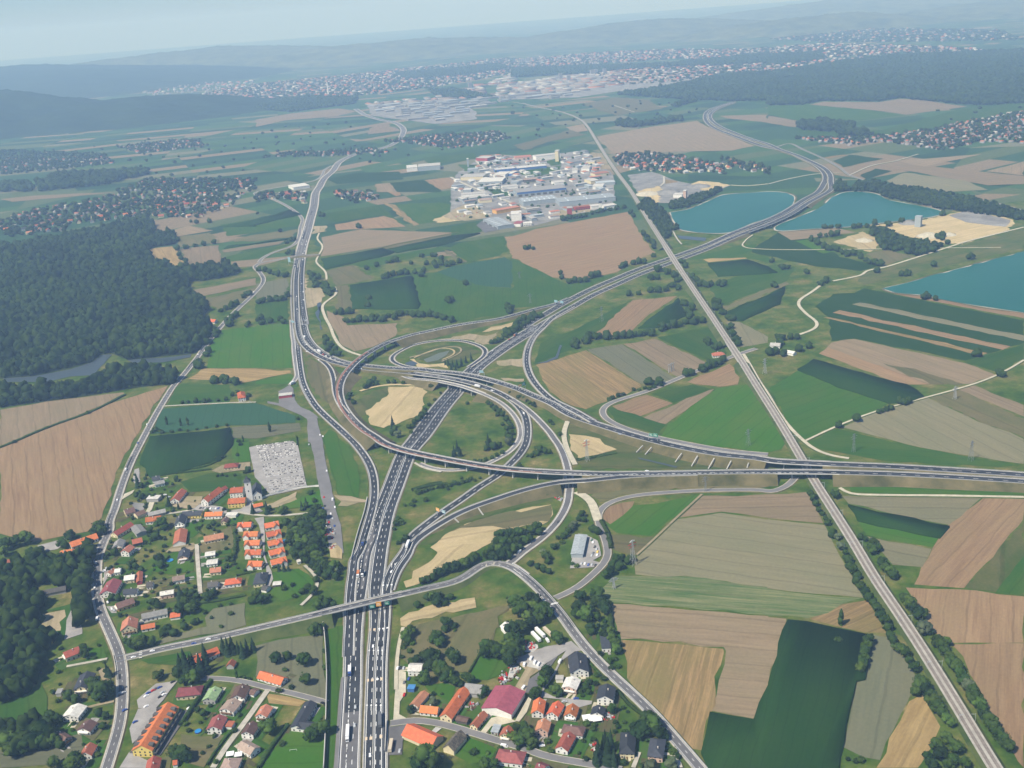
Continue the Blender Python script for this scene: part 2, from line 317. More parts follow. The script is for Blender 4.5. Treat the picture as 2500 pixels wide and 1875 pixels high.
# ------------------------------------------------------------------ ribbons
def catmull(P, step):
    """P n x k rows (x, y, z, extras) -> resampled rows and tangents"""
    P = np.asarray(P, float); n = len(P)
    if n == 2: Q = np.array([P[0] + (P[1] - P[0]) * t for t in np.linspace(0, 1, max(2, int(np.linalg.norm((P[1] - P[0])[:2]) / step) + 1))])
    else:
        E = np.vstack([2 * P[0] - P[1], P, 2 * P[-1] - P[-2]]); Q = []
        for i in range(n - 1):
            p0, p1, p2, p3 = E[i:i + 4]
            L0 = np.linalg.norm(p1[:2] - p0[:2]) ** .5 + 1e-6; L1 = np.linalg.norm(p2[:2] - p1[:2]) ** .5 + 1e-6; L2 = np.linalg.norm(p3[:2] - p2[:2]) ** .5 + 1e-6
            t0, t1, t2, t3 = 0, L0, L0 + L1, L0 + L1 + L2
            k = max(1, int(L1 ** 2 / step))
            for j in range(k):
                t = t1 + (t2 - t1) * j / k
                A1 = (t1 - t) / (t1 - t0) * p0 + (t - t0) / (t1 - t0) * p1; A2 = (t2 - t) / (t2 - t1) * p1 + (t - t1) / (t2 - t1) * p2; A3 = (t3 - t) / (t3 - t2) * p2 + (t - t2) / (t3 - t2) * p3
                B1 = (t2 - t) / (t2 - t0) * A1 + (t - t0) / (t2 - t0) * A2; B2 = (t3 - t) / (t3 - t1) * A2 + (t - t1) / (t3 - t1) * A3
                Q.append((t2 - t) / (t2 - t1) * B1 + (t - t1) / (t2 - t1) * B2)
        Q.append(P[-1]); Q = np.array(Q)
    # smooth a little, keep ends
    for _ in range(3):
        if len(Q) > 4: Q[1:-1] = 0.25 * Q[:-2] + 0.5 * Q[1:-1] + 0.25 * Q[2:]
    D = np.gradient(Q[:, :2], axis=0); D /= np.linalg.norm(D, axis=1)[:, None] + 1e-9
    return Q, D
class Path:
    """centre line: 'x,y,z[,b]' tokens; b marks a bridge"""
    def __init__(s, txt, width, step=7.0, z=0.0):
        rows = []
        lz = z
        for p in parse(txt):
            lz = float(p[2]) if len(p) > 2 and p[2] else lz
            br = 1.0 if len(p) > 3 and 'b' in p[3] else 0.0
            w = G(p[0], p[1], lz + 0.6); rows.append((w[0], w[1], lz, br))
        s.Q, s.D = catmull(rows, step); s.N = np.stack([-s.D[:, 1], s.D[:, 0]], 1)
        s.w = width; s.x = s.Q[:, :2]; s.z = s.Q[:, 2]; s.b = s.Q[:, 3] > 0.5
        s.s = np.concatenate([[0], np.cumsum(np.linalg.norm(np.diff(s.x, axis=0), axis=1))])
    def at(s, off, dz=0.0):
        return np.column_stack([s.x + s.N * np.asarray(off).reshape(-1, 1), s.z + dz])
    def point(s, d, off=0, dz=0):
        i = np.interp(d, s.s, np.arange(len(s.s))); A = s.at(off, dz)
        return np.array([np.interp(i, np.arange(len(A)), A[:, k]) for k in range(3)])
    def strip(s, o0, o1, dz, sel=None):
        A, B = s.at(o0, dz), s.at(o1, dz); o0, o1 = np.mean(o0), np.mean(o1); n = len(A)
        V = np.vstack([A, B]); i = np.arange(n - 1)
        if sel is not None: i = i[sel[:-1]]
        F = np.stack([i + n, i + n + 1, i + 1, i], 1) if o0 < o1 else np.stack([i, i + 1, i + n + 1, i + n], 1)
        return V, F[:, ::-1]
    def dashes(s, off, w, on, offl, dz, s0=0, s1=None):
        V = []; F = []; d = s0; s1 = s.s[-1] if s1 is None else s1
        while d + on < s1:
            b = len(V)
            for t in (d, d + on): V += [s.point(t, off - w / 2, dz), s.point(t, off + w / 2, dz)]
            F.append((b, b + 1, b + 3, b + 2)); d += on + offl
        return np.array(V).reshape(-1, 3), np.array(F).reshape(-1, 4)
def merge(parts):
    V = []; F = []; n = 0
    for v, f in parts:
        if len(v) == 0 or len(f) == 0: continue
        V.append(v); F.append(np.asarray(f) + n); n += len(v)
    return np.vstack(V), np.vstack(F)
def strips(name, parts, m):
    V, F = merge(parts)
    c = V.mean(0); c[2] = 0
    # faces must look up
    a = V[F[:, 1]] - V[F[:, 0]]; b = V[F[:, 2]] - V[F[:, 0]]; dn = np.cross(a, b)[:, 2] < 0
    F[dn] = F[dn][:, ::-1]
    return tag(link(name, mesh_np(name, V - c, F, m), None, c), kind='structure')
ROADL = [0]
ROADS = {}
def road(key, name, txt, width, m='asphalt', z=0.0, verge=1.2, lanes=(), edges=True, thick=None, slope='slope', step=7.0, ew=0.4, red=None, embank=True, bridge=None, dashlen=(5, 9), piers=28, vm='verge'):
    """one carriageway: verge, asphalt, paint, embankment, bridge where marked"""
    P = Path(txt, width, step, z); ROADS[key] = P; ROADL[0] += 1
    P.base = base = 0.55 + 0.012 * ROADL[0]; h = width / 2
    if verge: strips("road_verge" if not key.startswith('p_') else "path_verge", [P.strip(-h - verge, h + verge, base - 0.012)], M[vm])
    sk = []
    for sg in (-1, 1):
        A = P.at(sg * (h + verge), base - 0.012); B = P.at(sg * (h + verge + 1.2), 0.0); B[:, 2] = P.z - 0.3 + 0.31 * (P.z < 0.3); n = len(A); i = np.arange(n - 1)
        sk.append((np.vstack([A, B]), np.stack([i, i + 1, i + n + 1, i + n], 1)[~P.b[:-1]]))
    if not P.b.all(): strips("road_shoulder" if not key.startswith('p_') else "path_shoulder", sk, M[slope])
    strips(name, [P.strip(-h, h, base)], M[m])
    if len(lanes) or thick:
        for q in range(int(P.s[-1] / 260) + 2):
            t0 = rng.uniform(0, P.s[-1] * .95); t1 = t0 + rng.uniform(25, 110); o = rng.uniform(-h * .7, h * .3); sel = (P.s >= t0) & (P.s <= t1)
            if sel.sum() > 2: strips("pavement_patch", [P.strip(o, o + 3.4, base + .008 + .0012 * q, sel)], M[('asphalt_mid', 'asphalt_patch', 'asphalt_dark')[rng.integers(3)]])
    paint = []
    if edges: paint += [P.strip(-h + 0.5 - ew / 2, -h + 0.5 + ew / 2, base + 0.03), P.strip(h - 0.5 - ew / 2, h - 0.5 + ew / 2, base + 0.03)]
    for off in lanes: paint.append(P.dashes(off, ew, dashlen[0], dashlen[1], base + 0.03))
    if thick:
        for off, s0, s1 in thick: paint.append(P.dashes(off, 0.6, 3, 2.6, base + 0.03, s0 * P.s[-1], s1 * P.s[-1]))
    if paint: strips("road_marking", paint, M['paint'])
    if red: strips("road_verge", [P.strip(red[0], red[1], base + 0.02)], M['redstrip'])
    up = (P.z > 0.7) & ~P.b
    if embank and up.any():
        parts = []
        for sg in (-1, 1):
            o = sg * (h + verge)
            A = P.at(o, base - 0.02); w = 1.75 * (P.z + base)
            B = np.column_stack([P.x + P.N * (sg * (h + verge + w)).reshape(-1, 1), np.full(len(P.z), 0.02 + 0.003 * ROADL[0])])
            n = len(A); i = np.arange(n - 1)[(up[:-1] | up[1:])]
            parts.append((np.vstack([A, B]), np.stack([i, i + 1, i + n + 1, i + n], 1)))
        strips("embankment", parts, M[slope])
    if P.b.any() and bridge:
        lab, grp = bridge if isinstance(bridge, tuple) else (bridge, None)
        idx = np.nonzero(P.b)[0]; runs = np.split(idx, np.nonzero(np.diff(idx) > 1)[0] + 1)
        for k, run in enumerate(runs):
            if len(run) < 3: continue
            lo, hi = max(0, run[0] - 1), min(len(P.z) - 1, run[-1] + 1)
            sel = np.arange(lo, hi + 1); hw = h + verge * 0.75
            c = np.array([*P.x[sel].mean(0), 0])
            root = tag(empty("road_bridge", c), lab if isinstance(lab, str) else lab[k], 'bridge')
            def loft(prof):
                n = len(sel); V = []
                for off, dz in prof: V.append(np.column_stack([P.x[sel] + P.N[sel] * off, P.z[sel] + dz]))
                q = len(prof); F = []
                for a in range(q):
                    b2 = (a + 1) % q; i = np.arange(n - 1); F.append(np.stack([a * n + i, a * n + i + 1, b2 * n + i + 1, b2 * n + i], 1))
                V = np.vstack(V) - c
                caps = np.array([[a * n for a in range(q)][::-1], [a * n + n - 1 for a in range(q)]])
                return V, [np.vstack(F), caps]
            V, F = loft([(-hw, base - 0.03), (hw, base - 0.03), (hw, base - 0.8), (hw * 0.6, base - 1.9), (-hw * 0.6, base - 1.9), (-hw, base - 0.8)])
            link("deck", mesh_np("deck", V, F, M['concrete_dark']), root)
            for sg in (-1, 1):
                a, b2 = sg * (hw - 0.02), sg * (hw + 0.35)
                V, F = loft([(a, base - 0.7), (a, base + 0.75), (b2, base + 0.75), (b2, base - 0.7)] if sg > 0 else [(b2, base - 0.7), (b2, base + 0.75), (a, base + 0.75), (a, base - 0.7)])
                link("parapet", mesh_np("parapet", V, F, M['concrete']), root)
            if piers:
                L0, L1 = P.s[lo], P.s[hi]; npier = max(1, int((L1 - L0) / piers)); 
                for j in range(1, npier + 1):
                    d = L0 + (L1 - L0) * j / (npier + 1); p = P.point(d)
                    i = int(np.interp(d, P.s, np.arange(len(P.s)))); ang = math.atan2(P.D[i, 1], P.D[i, 0])
                    mb = MB(); wy = max(1.1, hw * 0.42)
                    mb.box(-0.6, 0.6, -wy, wy, -0.5, p[2] + base - 1.85)
                    mb.build("pier", M['concrete'], root, (p[0] - c[0], p[1] - c[1], 0), ang)
            # abutments
            for d, nm in ((P.s[lo], 0), (P.s[hi], 1)):
                p = P.point(d); i = int(np.interp(d, P.s, np.arange(len(P.s)))); ang = math.atan2(P.D[i, 1], P.D[i, 0])
                mb = MB(); s_ = 1 if nm else -1
                mb.box(min(0, s_ * 1.5), max(0, s_ * 1.5), -hw, hw, -0.3, p[2] + base - 0.9)
                mb.build("abutment", M['concrete'], root, (p[0] - c[0], p[1] - c[1], 0), ang)
    return P
# ------------------------------------------------------------------ fields
F_ = """
soil @33 1190,100 1600,112 2211,178 2211,572 1575,578 1430,480 1345,330 1280,220
soil @33 1590,588 2211,582 2211,1659 2150,1600 2000,1300 1880,1100 1750,850 1680,690
scrub @32 2211,1190 2211,1659 @33 2211,170 1700,105 @32 1790,1640 2000,1400
green @32 2211,1480 2211,1659 @33 2211,140 2160,165 1960,150 @32 2090,1640
soil @32 1850,985 2211,990 2211,1170 1990,1420 1790,1640 @33 1690,105 1260,75 1300,0 @32 1330,1580 1420,1420 1480,1320 1590,1190
maize @33 165,372 340,392 600,442 880,505 905,600 870,700 840,880 770,900 620,1560 600,1659 @23 1700,1659 1630,1510 1722,1168 2080,1236 2211,930 @33 0,922
meadow @33 905,508 1030,525 1080,640 1200,720 1285,890 1240,1000 1200,1090 1080,1330 970,1590 840,1570 640,1480 770,900 850,820 905,620
straw @33 1330,1020 1400,1150 1490,1300 1400,1500 1330,1620 1300,1659 940,1659 1050,1400 1220,1090
stubble @33 360,372 650,242 850,207 910,300 1015,495 650,452
pale @32 640,965 1850,980 1590,1190 1570,1218 690,1030
maize @32 690,1037 1570,1222 1490,1320 770,1170
grass @32 780,1182 1480,1325 1425,1408 850,1300
pale @32 860,1312 1418,1425 1330,1578 1070,1558 960,1420
grass @32 700,860 800,812 2211,880 2211,955 1000,942 720,928
soil_pale @22 1640,962 @32 0,948 330,932 430,1100 480,1200 240,1180 0,1155 @22 1800,1100 1450,1150
pale @22 1430,1165 1800,1110 2211,1170 @32 0,1165 240,1190 490,1215 620,1480 720,1650 @33 820,185 400,155 0,108 @23 1500,0 @22 1065,1640 1080,1480 1200,1360
strip @23 900,0 1500,5 2211,95 @33 0,112 400,160 815,190 650,235 350,365 0,345 @23 2211,340 840,225 780,110
soil_pale @23 832,235 2211,345 @33 0,355 160,372 0,922 @23 2211,955 2085,1232 1722,1163 1850,645 1830,615 1300,570 920,545
stubble @23 925,555 1300,580 1830,630 1835,660 1640,1500 1560,1490 1240,1190 1000,880
grass @22 1042,1050 1250,1030 1640,945 1200,1310 900,1280 810,1210 960,1130
soil @22 780,1070 960,1020 1060,1010 1040,1055 960,1130 850,1210 790,1170
olive @22 850,1290 1220,1312 1070,1470 880,1430
grass @32 10,30 @31 280,1530 @32 640,25 1050,160 940,225 310,475 210,390 130,250
maize @31 395,1440 1000,1610 1200,1659 @32 1345,100 1240,142 1050,158 600,15 @31 250,1525
pale @32 640,372 900,245 1245,152 1380,115 1800,320 2211,470 2211,690 1700,610 1200,520
olive @32 1390,112 1640,50 2211,290 2211,460 1800,310
soil_pale @32 1640,45 1760,5 2211,180 2211,280
green @32 330,500 600,382 1200,527 1700,620 2150,700 2000,715 1000,662 720,612 450,562
maizelow @31 405,985 560,880 750,870 830,830 1080,882 2211,1112 2211,1300 1700,1455 1090,1335 750,1262 545,1290 530,1085
soil @31 1085,878 1180,868 2211,1045 2211,1092
pale @31 720,968 790,953 2211,1238 2211,1285
soil @31 558,1040 612,1020 2088,1332 2030,1362
stubble @31 478,1082 530,1080 1900,1390 1832,1412
soil_pale @31 545,1300 750,1268 1090,1345 1700,1475 1970,1578 1750,1655 1300,1659 1000,1560 480,1370
soil @31 530,1340 1400,1659 1150,1659 440,1392
olive @31 1000,1480 1300,1540 1500,1600 1700,1659 1400,1659
green @31 2211,1310 2211,1440 1990,1560 1700,1468
maizelow @21 2130,450 @31 90,345 350,410 620,560 960,635 800,680 400,640 0,548 @21 2070,520
grass @31 230,422 340,412 590,510 470,532 
soil_pale @31 82,345 600,312 750,348 350,398 200,415
sand @31 870,290 1280,250 1740,150 2120,240 2060,330 1680,450 1430,440 1000,330
works @31 1560,200 1740,155 2100,240 2050,300 1700,260
sand @31 560,430 700,380 820,340 970,430 890,520 780,490
olive @31 850,530 1000,500 1260,550 990,630
scrub @31 830,802 1700,600 2211,480 2211,312 1680,462 1200,600 850,692 770,770
pale @21 1850,1122 1960,1120 2211,1250 @31 0,1300 @21 1970,1340
olive @21 1790,1000 2211,832 @31 160,772 190,795 @21 1850,1020
green @21 1700,800 2211,645 @31 230,650 170,765 @21 2211,822 1790,985
maize @21 1850,1030 2211,885 @31 150,815 100,960 @21 1990,1105 1860,1100
straw @21 1650,580 1950,540 2030,572 1700,605
maize @21 1690,612 2030,582 2211,640 @31 80,688 @21 2150,702 1780,722
green @21 1900,470 2120,450 2060,525 2211,562 @31 70,625 @21 2030,565 1640,575 1500,590
soil @21 0,382 200,320 1000,170 1080,300 1130,400 1240,520 1000,620 900,690 700,735 500,742 350,737 150,640 60,582 0,570 @11 2150,385
green @21 0,582 60,592 350,742 480,792 900,702 430,930 250,985 0,1000 @11 2211,1055 1720,1110 1300,1040 1050,1010 900,1000 820,800 1420,700 1560,692 2100,822 2211,832
maize @11 810,800 1340,720 1420,960 1400,1000 830,1005
soy @11 1560,690 1700,640 2150,560 2211,600 @21 0,580 @11 2211,825 2000,815 1750,760
green @11 1650,490 1750,440 2030,390 2140,380 2170,500 2100,550 1700,630 1830,600
olive @11 1610,500 1670,505 1820,605 1770,610
soil @21 722,1200 1040,935 1430,898 1180,1060 1000,1220 830,1245 760,1240
maize @21 1192,1088 1440,910 1500,1060 1300,1160 1090,1170
green @21 250,1300 560,1180 1020,935 760,1190 530,1300 500,1360 200,1480
stubble @21 205,1492 640,1366 1100,1655 @22 1120,20 820,150 640,215 500,180 320,60 290,0
meadow @21 652,1360 950,1312 1420,1608 1310,1650 1115,1655
soil_pale @21 958,1310 1240,1267 1700,1480 1425,1592
green @21 1250,1252 1700,1180 1860,1390 1720,1468
soil @21 1510,1640 1880,1482 1970,1600 1950,1659 @22 1800,20 1590,0
green @22 1200,80 1560,2 1728,42 1400,160
soil @22 860,190 1160,92 1390,165 1090,283
soil_pale @22 1122,290 1420,170 1700,52 1745,42 1330,345
green @22 820,212 860,202 1330,350 1250,430 900,330
grass @22 1342,350 1760,40 2020,0 @32 30,270 150,510 120,560 @22 2211,592 1700,530 1280,450
scrub @22 480,350 900,440 1150,530 1900,640 2211,680 2211,730 600,735 540,600
sand @22 480,432 640,442 900,560 560,650 500,500
olive @22 620,800 1000,790 1800,790 2211,790 @32 90,800 60,870 @22 2150,898 1500,910 1000,950 760,1020
soil_pale @11 562,390 900,322 1450,342 1750,350 1050,478 560,555 580,450
olive @11 1060,478 1760,350 1940,350 1300,470 1120,498
soil @11 680,280 1130,200 1290,298 900,320 700,330
maize @11 560,575 1100,482 1200,510 1150,535 600,662
maize @11 1130,492 1700,372 1940,350 1650,440 1220,520
green @11 600,668 1200,540 1600,470 1720,480 1250,590 950,660 840,628
olive @11 600,682 840,630 1020,740 820,790 690,800
olive @11 690,805 800,800 830,1005 700,1010
soil_pale @11 610,1022 760,1080 790,1150 1220,1130 1210,1240 1000,1340 850,1375 750,1330 650,1150
green @11 530,190 1080,110 1200,230 1090,200 700,260 560,230
stubble @11 1110,95 1200,110 1410,280 1360,292
green @11 1210,105 1580,90 1800,130 1540,260 1410,275
sand @11 1540,230 1700,180 1810,240 1560,265
dirt @11 500,295 605,288 605,340 540,350 480,365
dirt @11 400,715 430,715 445,830 600,825 610,850 580,930 500,990 440,1000
grass @11 0,1150 290,1142 300,1380 318,1520 0,1518 @01 1785,1518 1830,1290 1920,1190 2211,1160
straw @01 1745,1522 2211,1525 @11 0,1528 300,1538 300,1560 0,1625 @01 2100,1648 1625,1612
green @02 1440,190 1520,20 1600,0 1980,5 2000,110 1980,160
grass @11 0,1635 300,1568 330,1600 330,1659 0,1659
meadow @11 0,792 270,742 278,880 0,948
green @11 0,960 270,920 285,1120 0,1140
olive @01 1750,922 2211,822 2211,880 1900,1020 1790,960
soil_pale @01 1640,852 2211,742 2211,800 1720,902
soil_pale @01 1340,372 1640,290 1840,330 1530,385
soil_pale @01 1540,492 1890,457 1930,625 1640,635
straw @01 1280,490 1490,467 1610,640 1520,655 1390,630 1300,560
olive @01 1540,385 1840,345 1900,430 1530,480
soil_pale @01 1990,600 2211,582 @11 350,545 340,560 @01 2211,640 2005,655
green @01 1950,560 2211,500 @11 340,440 200,480 @01 2211,575 1985,600
soil_pale @01 1920,500 2211,455 @11 250,420 200,450 @01 2211,480 1930,520
maize @01 1970,460 2211,440 @11 330,390 0,440 @01 1930,485
olive @01 1960,420 2211,365 @11 360,320 330,385 @01 2211,425
green @01 1900,280 2211,230 @11 400,200 380,290 0,345 @01 2211,350 1960,380
maize @01 2211,232 @11 0,230 300,150 390,190 0,280 @01 2211,290 1880,300
soil @02 0,552 250,450 900,185 1450,12 1420,60 1300,220 1200,420 1080,600 1000,760 960,900 880,1150 760,1270 300,1360 0,1290
soil_pale @02 0,222 400,150 700,115 1060,70 1085,90 900,175 300,420 0,535
soy @02 1400,212 1950,165 2211,165 @12 330,275 340,330 0,355 @02 1960,355 1650,400 1310,430
maize @02 1290,450 1650,412 1985,372 2000,520 1900,650 1550,750 1300,795 1200,680
green @02 1560,842 1820,765 2080,770 2090,860 2050,920 1650,930
grass @02 2010,480 2140,470 2160,660 2050,680 2000,620
meadow @12 0,362 380,332 390,400 0,470 @02 2000,460 2000,370
grass @12 572,462 640,390 800,540 880,750 890,980 700,950 650,750
dirt @12 680,960 890,985 950,1000 940,1020 710,1050
dirt @12 80,1040 350,930 360,1000 200,1060 120,1070
sand @12 940,240 1010,170 1150,20 1460,20 1440,150 1400,260 1110,380 990,350
scrub @12 950,230 1150,80 1130,30 1000,60 780,180 900,330
sand @d 280,1530 600,1300 900,1170 1300,1050 1900,950 1930,1080 1880,1180 1300,1280 1080,1460 700,1659 380,1659 370,1590
olive @d 640,1270 900,1160 1300,1050 1900,950 1930,1080 1880,1180 1350,1260 1000,1240
scrub @d 80,1500 620,1180 1200,960 1980,780 2040,880 1300,1010 700,1240 300,1480 
sand @e 1280,530 1270,440 1700,60 1780,0 2212,-60 2170,50 1800,250 1450,470
sand @e 1200,1040 1210,930 1300,850 2000,690 2212,650 2212,790 1500,930 1270,1060
dirt @b 1080,330 1200,160 1050,220 800,190 600,230 380,265 800,270 1000,340
sand @b 0,540 60,530 140,590 260,610 480,590 520,660 300,640 100,640
sand @b 1100,100 1380,40 1480,0 1500,30 1300,120 980,170
dirt @b 1180,560 1530,520 1540,640 1200,620
dirt @b 1220,790 1550,800 1540,840 1290,830
scrub @b 60,420 500,340 850,380 950,440 700,560 480,580 250,590 140,540
olive @a 330,380 420,540 700,690 740,900 720,1000 800,1250 640,1100 500,1000 420,820
meadow @13 0,602 200,550 580,502 612,1090 420,1050 230,1000 60,900 0,860
olive @13 1290,440 1700,360 2100,270 2205,260 2000,600 1850,830 1500,870 1280,720
straw @13 85,1010 430,1080 375,1130 110,1098
grass @13 600,450 760,430 745,900 730,1200 690,1659 610,1659
grass @q 1250,1430 1450,1150 1680,1180 1970,1210 1960,1659 1080,1659
olive @k 1320,1200 1920,1210 1800,1450 1650,1640 1440,1610 1500,1480 1340,1360
meadow @i 1000,1130 1100,1040 1680,880 1660,760 1780,640 2212,560 2212,860 1900,960 1300,1060
green @i 800,1330 1460,1210 1500,1300 1250,1400 880,1390
grass @m 1180,130 1450,180 1590,250 1400,420 1280,470 1130,470 1040,380
grass @m 420,540 700,500 850,560 770,760 620,690 470,620
grass @m 840,1480 1010,1240 1350,1380 1420,1410 1300,1560 1050,1600
grass @g 1300,920 1500,900 1520,960 1470,1060 1400,1110 1310,1130
olive @g 1540,1110 1900,970 1940,1180 1960,1260 1500,1330 1490,1250
grass @g 800,1560 1150,1300 1400,1370 1410,1560 1100,1620
grass @h 1240,1420 1250,1200 1600,1150 1800,1330 1700,1480 1400,1600 1210,1480
grass @h 1260,350 1570,220 1890,90 1940,290 1800,300 1420,350
meadow @03 0,1500 400,1430 700,1360 720,1500 600,1600 0,1659
green @l 0,800 560,520 650,700 640,900 400,1100 0,1200
grass @l 1180,20 1400,40 1440,160 1150,250
green @j 560,1180 960,1070 880,1520 760,1440 860,1160
dirt @j 540,1450 590,1210 860,1160 800,1440
yard @j 870,1550 980,1050 1030,1060 1070,1290 1120,1420 1110,1480
yard @j 500,290 870,190 890,240 780,330 630,360
soil_pale @20 730,1182 1100,1110 1600,1042 1650,1072 2100,1260 1900,1300 1400,1310 950,1330 860,1320
soil_pale @30 360,902 480,877 960,882 1140,852 1310,862 1720,920 1200,990 900,950
soil_pale @30 0,1000 260,1042 430,1060 230,1098 0,1060
green @30 0,910 360,905 900,955 1190,995 800,1040 430,1058 260,1040 0,990
green @30 250,1130 1000,1120 1700,930 2211,890 2211,960 1500,1090 900,1200 300,1160
soil_pale @30 970,1430 1080,1402 2211,1520 2211,1590 1900,1600 1400,1510
pale @30 1020,1560 1180,1490 1700,1560 1900,1640 1500,1659 1150,1659
soil_pale @30 1880,1480 2211,1392 2211,1515
maize @30 560,1390 700,1335 1000,1370 650,1445
soil_pale @30 1100,1390 1850,1330 1350,1440
maize @30 790,1520 930,1455 1070,1475 860,1550
stubble @30 480,1360 660,1335 700,1345 520,1370
soil_pale @10 0,1032 300,980 700,937 870,960 700,1005 250,1040 0,1095
soil_pale @10 1000,1080 1130,1070 1250,1130 960,1160
soil @10 1450,1556 1660,1532 1810,1600 1600,1640
soil_pale @10 1030,1590 1150,1580 1215,1659 1040,1659
maize @10 1155,1578 1440,1556 1600,1645 1590,1659 1225,1659
maize @10 620,1540 900,1490 1230,1480 1270,1550 700,1590
green @10 1450,1360 1880,1320 1900,1370 1500,1420
soil @11 1140,0 1240,0 1250,25 1210,35
soil_pale @01 0,60 300,30 700,10 1030,0 600,40 100,85
olive @20 0,1260 300,1180 500,1120 650,1160 300,1230 100,1300
soil_pale @20 460,1100 620,1070 650,1130 560,1140
soil_pale @20 1780,1000 2211,990 2211,1060 1850,1020
olive @20 600,900 900,840 1200,860 1300,940 900,1000
works @x 0,640 60,380 350,170 560,110 1100,110 1460,80 1800,40 2050,200 2200,400 2212,760 1900,860 1500,960 1100,1060 880,1060 560,950 200,980 0,960
green @x 100,230 370,230 370,330 180,320
green @x 880,320 1500,240 1480,330 1100,400
green @x 0,1060 330,1010 440,1130 0,1230
works @y 290,480 620,440 760,480 950,560 1130,600 1400,570 1680,620 1400,730 1100,790 870,860 720,860 450,740 370,640
sand @y 1150,600 1250,560 1400,570 1680,620 1400,700 1300,690
sand @y 420,700 700,630 730,740 680,860 560,780
stubble @y 800,600 960,580 950,560 800,540
dirt @x -60,900 120,800 250,760 360,800 560,930 200,990 0,970
dirt @x 1500,960 1700,880 1900,870 1880,800 1500,840 1380,900
dirt @x 1880,60 2100,80 2200,300 2000,300 1850,200
green @x 1280,190 1480,130 1500,230 1350,250
green @x 480,560 700,560 840,640 700,660 600,640
olive @x 1000,420 1350,360 1350,430 1050,480
works @10 960,900 1650,850 1900,960 1900,1030 1550,1070 1230,1030 1000,1000
works @20 0,720 500,640 1300,580 2100,700 1700,770 900,790 580,840 0,860
"""
NAMES = {'maize': 'maize_field', 'works': 'paved_ground', 'yard': 'paved_ground', 'sand': 'bare_ground', 'dirt': 'bare_ground', 'scrub': 'grassland', 'olive': 'meadow', 'meadow': 'meadow', 'grass': 'meadow'}
for ln in F_.strip().splitlines():
    k, s = ln.split(' ', 1)
    near = '@33' in s or '@32' in s or '@23' in s or '@02' in s
    if k in ('sand', 'dirt', 'olive', 'scrub'): patch(NAMES.get(k, 'field'), s, M[k], 0, amp=2.4, step=9); continue
    if k == 'maizelow': patch('maize_field', s, M['maize']); continue
    patch(NAMES.get(k, 'field'), s, M[k], 2.0 if k == 'maize' and '@30' not in s and '@10' not in s else 0.0)
# water
patch('lake', "@y 870,985 1050,960 1250,890 1450,800 1600,745 1900,725 2212,705 @31 130,0 222,40 180,140 60,215 @y 1990,1120 1780,1225 1650,1265 1400,1270 1150,1250 970,1205 945,1150 890,1060", M['lake'], smooth=True)
patch('lake', "@31 500,95 560,40 700,-5 900,5 1050,70 1270,110 1500,165 1480,200 1200,240 900,275 700,300 450,312 80,335 60,300 300,200 420,150", M['lake'], smooth=True)
patch('lake', "@31 985,832 1150,795 1600,672 2211,510 2300,480 2300,1060 2211,1040 1800,980 1300,885 1100,868", M['lake'])
patch('river', "@01 20,1612 300,1590 600,1530 800,1465 870,1405 970,1400 900,1480 830,1560 820,1620 780,1640 770,1580 600,1592 400,1640 50,1640", M['river'])
patch('pond', "@b 190,540 400,450 540,420 500,480 380,550 230,580", M['pond'], amp=0.4)
patch('pond', "@a 1700,590 1800,555 1880,590 1820,630 1740,625", M['river'], amp=0.4)
patch('pond', "@y 960,1300 1350,1330 1340,1372 1000,1342", M['river'])
patch('stream', "@01 1100,1450 1500,1420 1650,1400 1640,1425 1400,1470 1150,1475", M['river'])
patch('stream', "@11 530,960 555,950 545,1080 575,1180 560,1190 530,1090", M['river'])
patch('stream', "@22 1080,630 1430,710 1420,722 1100,645", M['river'], amp=0.4)
patch('stream', "@b 2030,340 2060,350 2000,520 1850,580 1700,590 1840,560 1970,500", M['river'], amp=0.4)
for s in ("@y 870,985 1050,960 1250,890 1450,800 1600,745 1900,725 2212,705 @31 130,0 222,40 180,140 60,215 @y 1990,1120 1780,1225 1650,1265 1400,1270 1150,1250 970,1205 945,1150 890,1060 870,985", "@31 500,95 560,40 700,-5 900,5 1050,70 1270,110 1500,165 1480,200 1200,240 900,275 700,300 450,312 80,335 60,300 300,200 420,150", "@31 2211,515 1600,674 1150,797 985,832 1100,868 1300,885 1800,980 2211,1040"):
    _p = Path(s, 6, 9); strips('shore', [_p.strip(-5 + 2.5 * np.sin(_p.s / 23), 6 + 3 * np.sin(_p.s / 31), .52)], M['slope'])
    strips('shore', [_p.strip(-1.5, 2.2 + 1.5 * np.sin(_p.s / 17), .56)], M['verge'])
